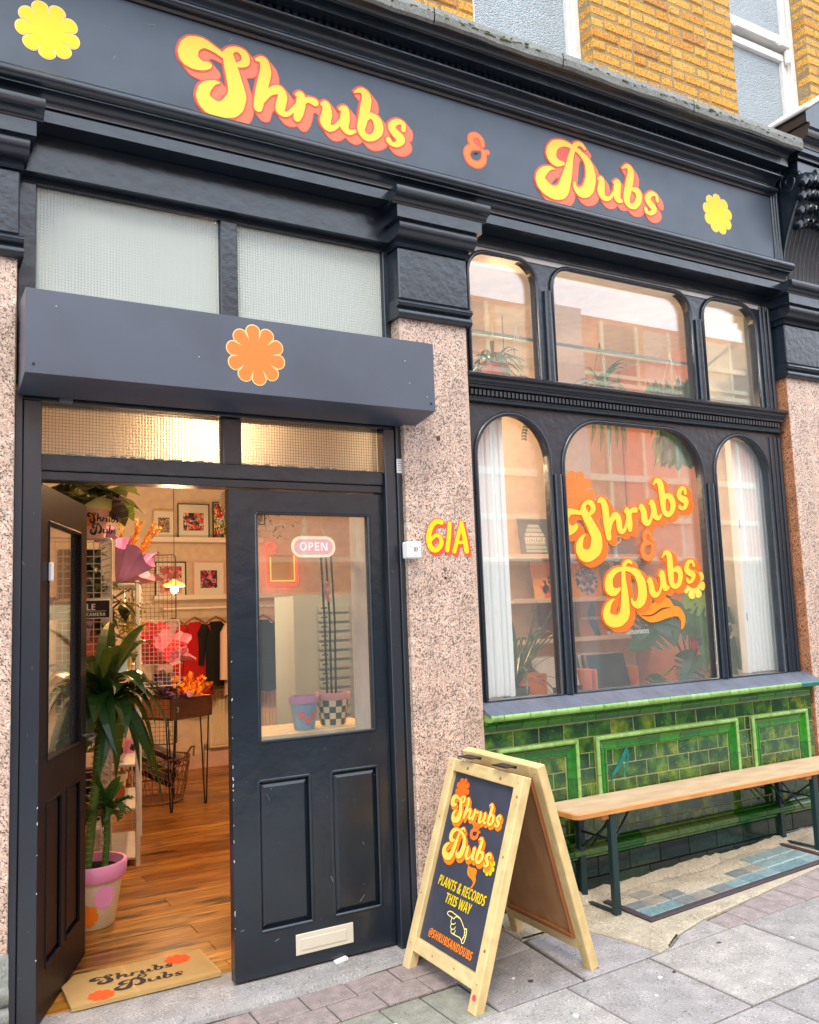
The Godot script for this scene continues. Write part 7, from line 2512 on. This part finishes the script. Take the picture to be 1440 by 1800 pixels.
func monstera_leaf(t: Node, base: Vector3, tip: Vector3, wid: float, m: Material, facing: Vector3, sd: int) -> void:
	# heart outline with deep splits, folded along the midrib, the tip drooping
	var ax := (tip - base)
	var L := ax.length()
	ax /= L
	var sd_v := ax.cross(facing).normalized()
	var up := sd_v.cross(ax)
	var b := MB.new()
	for sg in [-1.0, 1.0]:
		var out := PackedVector2Array([Vector2(0.0, 0.0), Vector2(-0.12, 0.18), Vector2(-0.1, 0.5), Vector2(0.05, 0.82), Vector2(0.2, 0.97)])
		var n := 4
		for k in n:
			var u := 0.26 + 0.17 * k
			var e := 1.0 - 0.12 * k - 0.06 * k * k * 0.6
			out.append(Vector2(u, e))
			out.append(Vector2(u + 0.02, 0.3 + 0.05 * ((k + sd) % 3)))
			out.append(Vector2(u + 0.055, 0.32 + 0.05 * ((k + sd) % 3)))
			out.append(Vector2(u + 0.09, e - 0.03))
		out.append(Vector2(0.95, 0.16)); out.append(Vector2(1.0, 0.0))
		var cuts := []
		for k in 7: cuts.append(k / 6.0 * 1.14 - 0.13)
		for k in 6:
			for piece in Geometry2D.intersect_polygons(out, rect(cuts[k], -0.1, cuts[k + 1], 1.2)):
				var ix := Geometry2D.triangulate_polygon(piece)
				for j in range(0, ix.size(), 3):
					var P := []
					var N := []
					for q in 3:
						var p: Vector2 = piece[ix[j + q]]
						P.append(base + ax * L * p.x + sd_v * sg * wid * p.y + up * (0.16 * wid * p.y - 0.22 * wid * p.y * p.y - 0.16 * L * p.x * p.x))
						N.append((up - sd_v * sg * (0.16 - 0.44 * p.y) + ax * 0.3 * p.x).normalized())
					b.tri3(P[0], P[1], P[2], N[0], N[1], N[2])
	part(t, "leaf", b, m)

func sleeve(at: Vector3, w: float, m: Material, label: String, lean := 0.0) -> Node3D:
	var t := thing("record_sleeve", label, "record", "records on the display shelves", at)
	var c := part(t, "sleeve", bx(Vector3(w, w, 0.006), 0.001), m, Vector3(0, w * 0.5, 0))
	t.rotation_degrees.x = -lean
	return t

func room_window_side() -> void:
	var r := RandomNumberGenerator.new()
	r.seed = 303
	pendant(Vector3(3.55, 3.05, -1.15), 3.62, 0.14, 0.75, "added glowing pendant lamp high inside the shop window to brighten the display")  # lamp added as fill light for the shelves, sleeves and shutters
	# window bed and the return wall at its right end
	var bed := thing("window_bed", "pale board of the window display just behind the sill", "display board")
	boxpart(bed, "board", Vector3(2.43, 1.0, -0.86), Vector3(4.8, 1.03, -0.078), M.wall_grey, 0.003)
	boxpart(bed, "front_panel", Vector3(2.43, 0.16, -0.855), Vector3(4.8, 0.9995, -0.835), M.wall_grey, 0.0)
	var rt := thing("window_return", "plain grey return wall inside the right end of the shop window", "wall")
	boxpart(rt, "board", Vector3(4.79, 0.155, -0.62), Vector3(4.83, 3.6, -0.165), M.wall_grey, 0.003)
	var sh := []
	var labels := ["top", "middle", "bottom"]
	for k in 3:
		var y: float = [2.005, 1.668, 1.362][k]
		var s := thing("record_shelf", "%s white record shelf behind the shop window" % labels[k], "shelf", "record shelves")
		boxpart(s, "board", Vector3(3.96, y - 0.022, -1.918), Vector3(5.34, y, -1.74), M.shelf, 0.002)
		boxpart(s, "lip", Vector3(3.96, y - 0.022, -1.7395), Vector3(5.34, y + 0.012, -1.73), M.shelf, 0.001)
	# sleeves on the shelves
	var a := sleeve(Vector3(4.255, 2.006, -1.80), 0.298, M.sleeve_slate, "slate blue record sleeve lettered LET THERE BE HOUSE", 8)
	var hs := MB.new()
	hs.flat([PackedVector2Array([Vector2(-0.1, 0.03), Vector2(0.1, 0.03), Vector2(0.1, 0.16), Vector2(0.05, 0.25), Vector2(-0.05, 0.25), Vector2(-0.1, 0.16)])], 0.0034)
	part(a, "house", hs, M.card_pale)
	for k in 6: boxpart(a, "stripe", Vector3(-0.1 + 0.012 * maxf(0, k - 3), 0.05 + 0.034 * k, 0.0036), Vector3(0.1 - 0.012 * maxf(0, k - 3), 0.056 + 0.034 * k, 0.0042), M.sleeve_slate, 0.0)
	part(a, "writing", text("LET THERE BE", 0.024, 0.0008), M.white, Vector3(0.0, 0.168, 0.0052))
	part(a, "writing", text("HOUSE", 0.045, 0.0008), M.white, Vector3(0.0, 0.125, 0.0052))
	for ch in a.get_children():
		if ch.name.begins_with("writing") and ch.position.y > 0.15: ch.scale = Vector3(0.8, 1, 1)
	var b := sleeve(Vector3(4.69, 2.006, -1.80), 0.298, M.sleeve_violet, "dark violet record sleeve with a small white dot on the top shelf", 8)
	var dot := MB.new()
	dot.tube([Vector3(0.02, 0.11, 0.003), Vector3(0.02, 0.11, 0.0042)], 0.008, 12)
	part(b, "dot", dot, M.white)
	var cl := sleeve(Vector3(5.12, 2.006, -1.80), 0.298, M.sleeve_slate, "grey blue record sleeve with a white trumpet outline on the top shelf", 8)
	part(cl, "emblem", shape_mesh(strokes([[-0.06, 0.16, 0.008, -0.02, 0.165, 0.008, 0.03, 0.17, 0.008, 0.07, 0.2, 0.006], [-0.06, 0.16, 0.008, -0.07, 0.13, 0.008, -0.04, 0.11, 0.008, 0.01, 0.12, 0.008, 0.03, 0.17, 0.008]])), M.white, Vector3(0, 0, 0.0036))
	var dsl := sleeve(Vector3(4.36, 1.669, -1.80), 0.298, print_mat(231, [Color8(240, 160, 60), Color8(244, 190, 90), Color8(226, 110, 90), Color8(180, 90, 120)], 0.012), "sunset coloured record sleeve at the left of the middle shelf", 8)
	var ov := MB.new()
	ov.lathe(V2([0.001, -0.035, 0.02, -0.02, 0.024, 0.0, 0.02, 0.02, 0.001, 0.035]), 14)
	var ovp := part(dsl, "figure", ov, M.black, Vector3(-0.04, 0.08, 0.004))
	ovp.scale = Vector3(1, 1, 0.04)
	var es := sleeve(Vector3(4.75, 1.669, -1.80), 0.298, M.sleeve_ochre, "ochre record sleeve with a round collage on the middle shelf", 8)
	var disc := MB.new()
	var seg := 28
	for k in seg:
		var P := [Vector2.ZERO, Vector2(cos(TAU * k / seg), sin(TAU * k / seg)), Vector2(cos(TAU * (k + 1) / seg), sin(TAU * (k + 1) / seg))]
		disc.tri3(Vector3(0, 0.145, 0.0037), Vector3(P[1].x * 0.115, 0.145 + P[1].y * 0.115, 0.0037), Vector3(P[2].x * 0.115, 0.145 + P[2].y * 0.115, 0.0037), Vector3.BACK, Vector3.BACK, Vector3.BACK, Vector2(0.5, 0.5), P[1] * 0.5 + Vector2(0.5, 0.5), P[2] * 0.5 + Vector2(0.5, 0.5))
	part(es, "collage", disc, print_mat(233, [Color8(60, 52, 80), Color8(220, 200, 170), Color8(200, 80, 90), Color8(110, 120, 70), Color8(40, 40, 50)], 0.07))
	sleeve(Vector3(5.16, 1.669, -1.80), 0.298, print_mat(235, [Color8(226, 190, 60), Color8(220, 220, 200), Color8(60, 110, 140)], 0.05), "yellow and blue patterned record sleeve behind the letter D", 8)
	var fs := sleeve(Vector3(4.40, 1.363, -1.80), 0.298, M.sleeve_plum, "plum coloured record sleeve at the left of the bottom shelf", 8)
	var gs := sleeve(Vector3(4.79, 1.363, -1.80), 0.298, M.sleeve_tan, "tan record sleeve with a dark figure lettered PARTYMOBILE", 8)
	part(gs, "figure", shape_mesh(strokes([[0.02, 0.27, 0.015, 0.0, 0.2, 0.035, -0.01, 0.15, 0.04, 0.01, 0.08, 0.035, 0.03, 0.02, 0.028]])), M.black, Vector3(0, 0, 0.0036))
	part(gs, "writing", text("PARTYMOBILE", 0.022, 0.0008), M.white, Vector3(-0.02, 0.15, 0.0052))
	sleeve(Vector3(5.14, 1.363, -1.80), 0.298, M.blush, "blush pink record sleeve behind the monstera leaf", 8)
	# record crates on the window bed
	for q in [[3.40, 0.0, "left", 7], [3.78, 0.0, "right", 8]]:
		var c := thing("record_crate", "orange wooden crate of records in the window, %s one" % q[2], "crate", "record crates in the window", Vector3(q[0], 1.031, -0.62))
		boxpart(c, "side", Vector3(-0.175, 0.0, -0.16), Vector3(-0.16, 0.2, 0.14), M.crate_orange, 0.003)
		boxpart(c, "side", Vector3(0.16, 0.0, -0.16), Vector3(0.175, 0.2, 0.14), M.crate_orange, 0.003)
		boxpart(c, "front", Vector3(-0.1595, 0.0, 0.125), Vector3(0.1595, 0.07, 0.14), M.crate_orange, 0.003)
		for k in q[3]:
			var s := thing("crate_record", "record standing in the %s window crate" % q[2], "record", "records in the %s window crate" % q[2], Vector3(q[0], 1.034, -0.735 + 0.027 * k))
			part(s, "sleeve", bx(Vector3(0.3, 0.3, 0.004), 0.001), [M.sleeve_black, M.sleeve_white, M.sleeve_slate, M.sleeve_tan][(k * 3 + int(q[0] * 10)) % 4] if k < q[3] - 1 else (M.sleeve_white if q[2] == "left" else M.sleeve_black), Vector3(0, 0.13, 0), Vector3(-14, 0, 0))
	var wc := thing("monochrome_card", "black and white striped sleeve leaning at the front of the left crate", "record", "", Vector3(3.36, 1.031, -0.44))
	part(wc, "card", bx(Vector3(0.22, 0.12, 0.004), 0.001), M.sleeve_black, Vector3(0, 0.06, 0), Vector3(-10, 0, 0))
	part(wc, "stripe", bx(Vector3(0.03, 0.13, 0.001), 0.0), M.sleeve_white, Vector3(0.01, 0.06, 0.0035), Vector3(-10, 0, -38))
	var sg2 := thing("small_black_sign", "small black sign standing in the window beside the crate", "sign", "", Vector3(4.02, 1.031, -0.38))
	part(sg2, "panel", bx(Vector3(0.2, 0.085, 0.006), 0.001), M.sleeve_black, Vector3(0, 0.042, 0), Vector3(-8, 0, 0))
	part(sg2, "writing", text("RECORDS", 0.022, 0.0008), M.slate_blue, Vector3(0, 0.045, 0.005), Vector3(-8, 0, 0))
	var dw := thing("mirrored_sticker", "pale lettering reading DOWNLOAD THE APP backwards on the middle pane", "sticker", "", Vector3(3.47, 1.455, -0.04), PI)
	part(dw, "writing", text("DOWNLOAD THE APP", 0.022, 0.0006), M.pale_grey)
	# monstera
	var mp := thing("monstera", "large monstera with split glossy leaves inside the right of the shop window", "potted plant", "", Vector3(4.42, 1.031, -0.5))
	flower_pot(mp, 0.1, 0.15, M.terracotta, M.terracotta)
	var c0 := Vector3(0, 0.13, 0)
	var lv := [[Vector3(0.16, 0.42, 0.02), Vector3(0.34, 0.2, 0.12), 0.15, "leaf_mid"], [Vector3(0.02, 0.52, 0.06), Vector3(0.12, 0.3, 0.2), 0.12, "leaf_mid"], [Vector3(0.03, 0.62, 0.0), Vector3(0.16, 0.53, 0.14), 0.1, "leaf_light"], [Vector3(-0.3, 0.44, 0.08), Vector3(-0.56, 0.36, 0.14), 0.12, "leaf_dark"], [Vector3(-0.33, 0.47, 0.08), Vector3(-0.12, 0.40, 0.18), 0.1, "leaf_dark"], [Vector3(-0.1, 0.24, 0.14), Vector3(-0.26, 0.12, 0.2), 0.085, "leaf_dark"], [Vector3(0.0, 0.3, 0.14), Vector3(0.14, 0.16, 0.24), 0.085, "leaf_mid"], [Vector3(-0.14, 0.6, 0.02), Vector3(-0.34, 0.56, 0.12), 0.1, "leaf_dark"], [Vector3(0.18, 0.6, 0.0), Vector3(0.36, 0.48, 0.08), 0.12, "leaf_mid"], [Vector3(-0.02, 0.12, 0.2), Vector3(0.12, 0.04, 0.28), 0.07, "leaf_mid"], [Vector3(-0.38, 0.12, 0.12), Vector3(-0.54, 0.06, 0.18), 0.06, "leaf_dark"]]
	for k in lv.size():
		var q = lv[k]
		monstera_leaf(mp, q[0], q[1] + (q[1] - q[0]) * 0.25, q[2] * 1.3, M[q[3]], Vector3(-0.35, 0.6, 0.75).normalized(), k)
		var s := MB.new()
		s.tube([c0, c0.lerp(q[0], 0.55) + Vector3(0, 0.06, 0), q[0]], 0.0055, 6)
		part(mp, "stalk", s, M.stem_dark if k % 2 else M.cane)
	var an := thing("anthurium", "red anthurium flower among the monstera stalks", "flower", "", Vector3(4.37, 1.3, -0.42))
	var am := MB.new()
	am.blade([Vector3.ZERO, Vector3(0.0, 0.03, 0.01), Vector3(0.0, 0.06, 0.012), Vector3(0, 0.085, 0.01)], [0.008, 0.035, 0.028, 0.0], Vector3.RIGHT, 0.3, Vector3.BACK)
	part(an, "spathe", am, M.tissue_red)
	var ans := MB.new()
	ans.tube([Vector3(0.02, -0.13, -0.02), Vector3.ZERO], 0.003, 5)
	part(an, "stem", ans, M.cane)
	# spiky plant left of the crates
	var sp := thing("spider_plant", "spiky dark leaved plant behind the left arched light", "potted plant", "", Vector3(3.06, 1.031, -0.55))
	flower_pot(sp, 0.085, 0.13, M.pot_grey, M.pot_grey)
	part(sp, "leaves", rosette(46, 0.5, 0.009, r, 1.7, 1.25, Vector3(0, 0.12, 0)), M.leaf_dark)
	# rail and hanging plants in the upper lights
	var cr := thing("hanging_rail", "thin dark rail across the upper window lights for hanging plants", "rail")
	var cm := MB.new()
	cm.tube([Vector3(2.45, 3.22, -0.5), Vector3(4.789, 3.22, -0.5)], 0.011, 8)
	part(cr, "bar", cm, M.sleeve_slate)
	hanging_pot(Vector3(2.985, 2.88, -0.5), 0.085, 0.15, M.pot_coral, "coral hanging pot of bushy fern in the left upper light", "fern", r)
	hanging_pot(Vector3(3.82, 2.87, -0.5), 0.075, 0.1, M.pot_grey, "grey hanging pot with long strap leaves in the middle upper light", "strap", r)
	hanging_pot(Vector3(4.42, 2.87, -0.48), 0.085, 0.1, M.pot_grey, "hanging pot of thick trailing foliage at the right of the middle light", "trail", r)
	hanging_pot(Vector3(3.1, 2.86, -0.42), 0.06, 0.08, M.pot_grey, "small hanging pot trailing a beaded vine over the left arched light", "vine", r)
	var tg := thing("price_tag", "small white price tag hanging from the trailing plant", "tag", "", Vector3(4.38, 3.05, -0.38))
	part(tg, "card", bx(Vector3(0.035, 0.06, 0.002), 0.0), M.white, Vector3.ZERO, Vector3(0, 0, 8))

func hanging_pot(at: Vector3, rad: float, h: float, m: Material, label: String, kind: String, r: RandomNumberGenerator) -> void:
	var t := thing("hanging_plant", label, "hanging plant", "hanging plants in the shop window", at)
	flower_pot(t, rad, h, m, m)
	var c := MB.new()
	for k in 3: c.tube([Vector3(cos(k * 2.1) * rad, h, sin(k * 2.1) * rad), Vector3(0, 0.4, 0)], 0.0018, 4)
	c.tube([Vector3(0, 0.4, 0), Vector3(0, 3.222 - at.y, 0), Vector3(0, 3.235 - at.y, 0)], 0.0025, 5)
	part(t, "hanger", c, M.white if kind != "strap" else M.stem_dark)
	var b := MB.new()
	match kind:
		"fern":
			part(t, "leaves", rosette(34, 0.26, 0.012, r, 1.1, 1.3, Vector3(0, h, 0)), M.leaf_blue)
		"strap":
			part(t, "leaves", rosette(16, 0.26, 0.016, r, 1.2, 1.0, Vector3(0, h, 0)), M.leaf_mid)
			for k in 5:
				var x := -0.15 + 0.055 * k
				b.blade([Vector3(x * 0.3, h, 0.04), Vector3(x, -0.06, 0.08), Vector3(x * 1.15, -0.2 - 0.03 * (k % 2), 0.085), Vector3(x * 1.3, -0.3 - 0.04 * (k % 3), 0.08)], [0.008, 0.016, 0.017, 0.0], Vector3.RIGHT, 0.2, Vector3.BACK)
			part(t, "trailing_leaves", b, M.leaf_blue)
		"trail":
			for k in 440:
				var a := r.randf() * TAU
				var rr := r.randf_range(0.05, 0.17)
				var y := r.randf_range(-0.3, 0.12)
				rr *= 1.0 - 0.6 * absf(y) if y < 0 else 1.0
				var p := Vector3(cos(a) * rr, y, sin(a) * rr * 0.8)
				var d := Vector3(cos(a) * 0.35, -1.0 if y < 0.02 else 0.5, sin(a) * 0.35).normalized()
				var l := r.randf_range(0.06, 0.13)
				b.blade([p, p + d * l * 0.4, p + d * l * 0.75 + Vector3(0, -0.006, 0), p + d * l], [0.005, 0.017, 0.014, 0.0], Vector3(-sin(a), 0, cos(a)), 0.25, Vector3(cos(a), 0.3, sin(a)))
			part(t, "trailing_leaves", b, M.leaf_mid)
		"vine":
			for s in 3:
				var x0 := -0.03 + 0.04 * s
				var len_ := [0.36, 0.27, 0.2][s] as float
				var n := int(len_ / 0.018)
				for k in n:
					var p := Vector3(x0 + 0.012 * sin(k * 0.6 + s), 0.05 - 0.018 * k, 0.07)
					for sg in [-1.0, 1.0]: b.blade([p, p + Vector3(sg * 0.012, -0.004, 0.004), p + Vector3(sg * 0.022, -0.01, 0.006)], [0.003, 0.009, 0.0], Vector3(0, 1, 0), 0.2, Vector3.BACK)
			part(t, "trailing_leaves", b, M.leaf_blue)
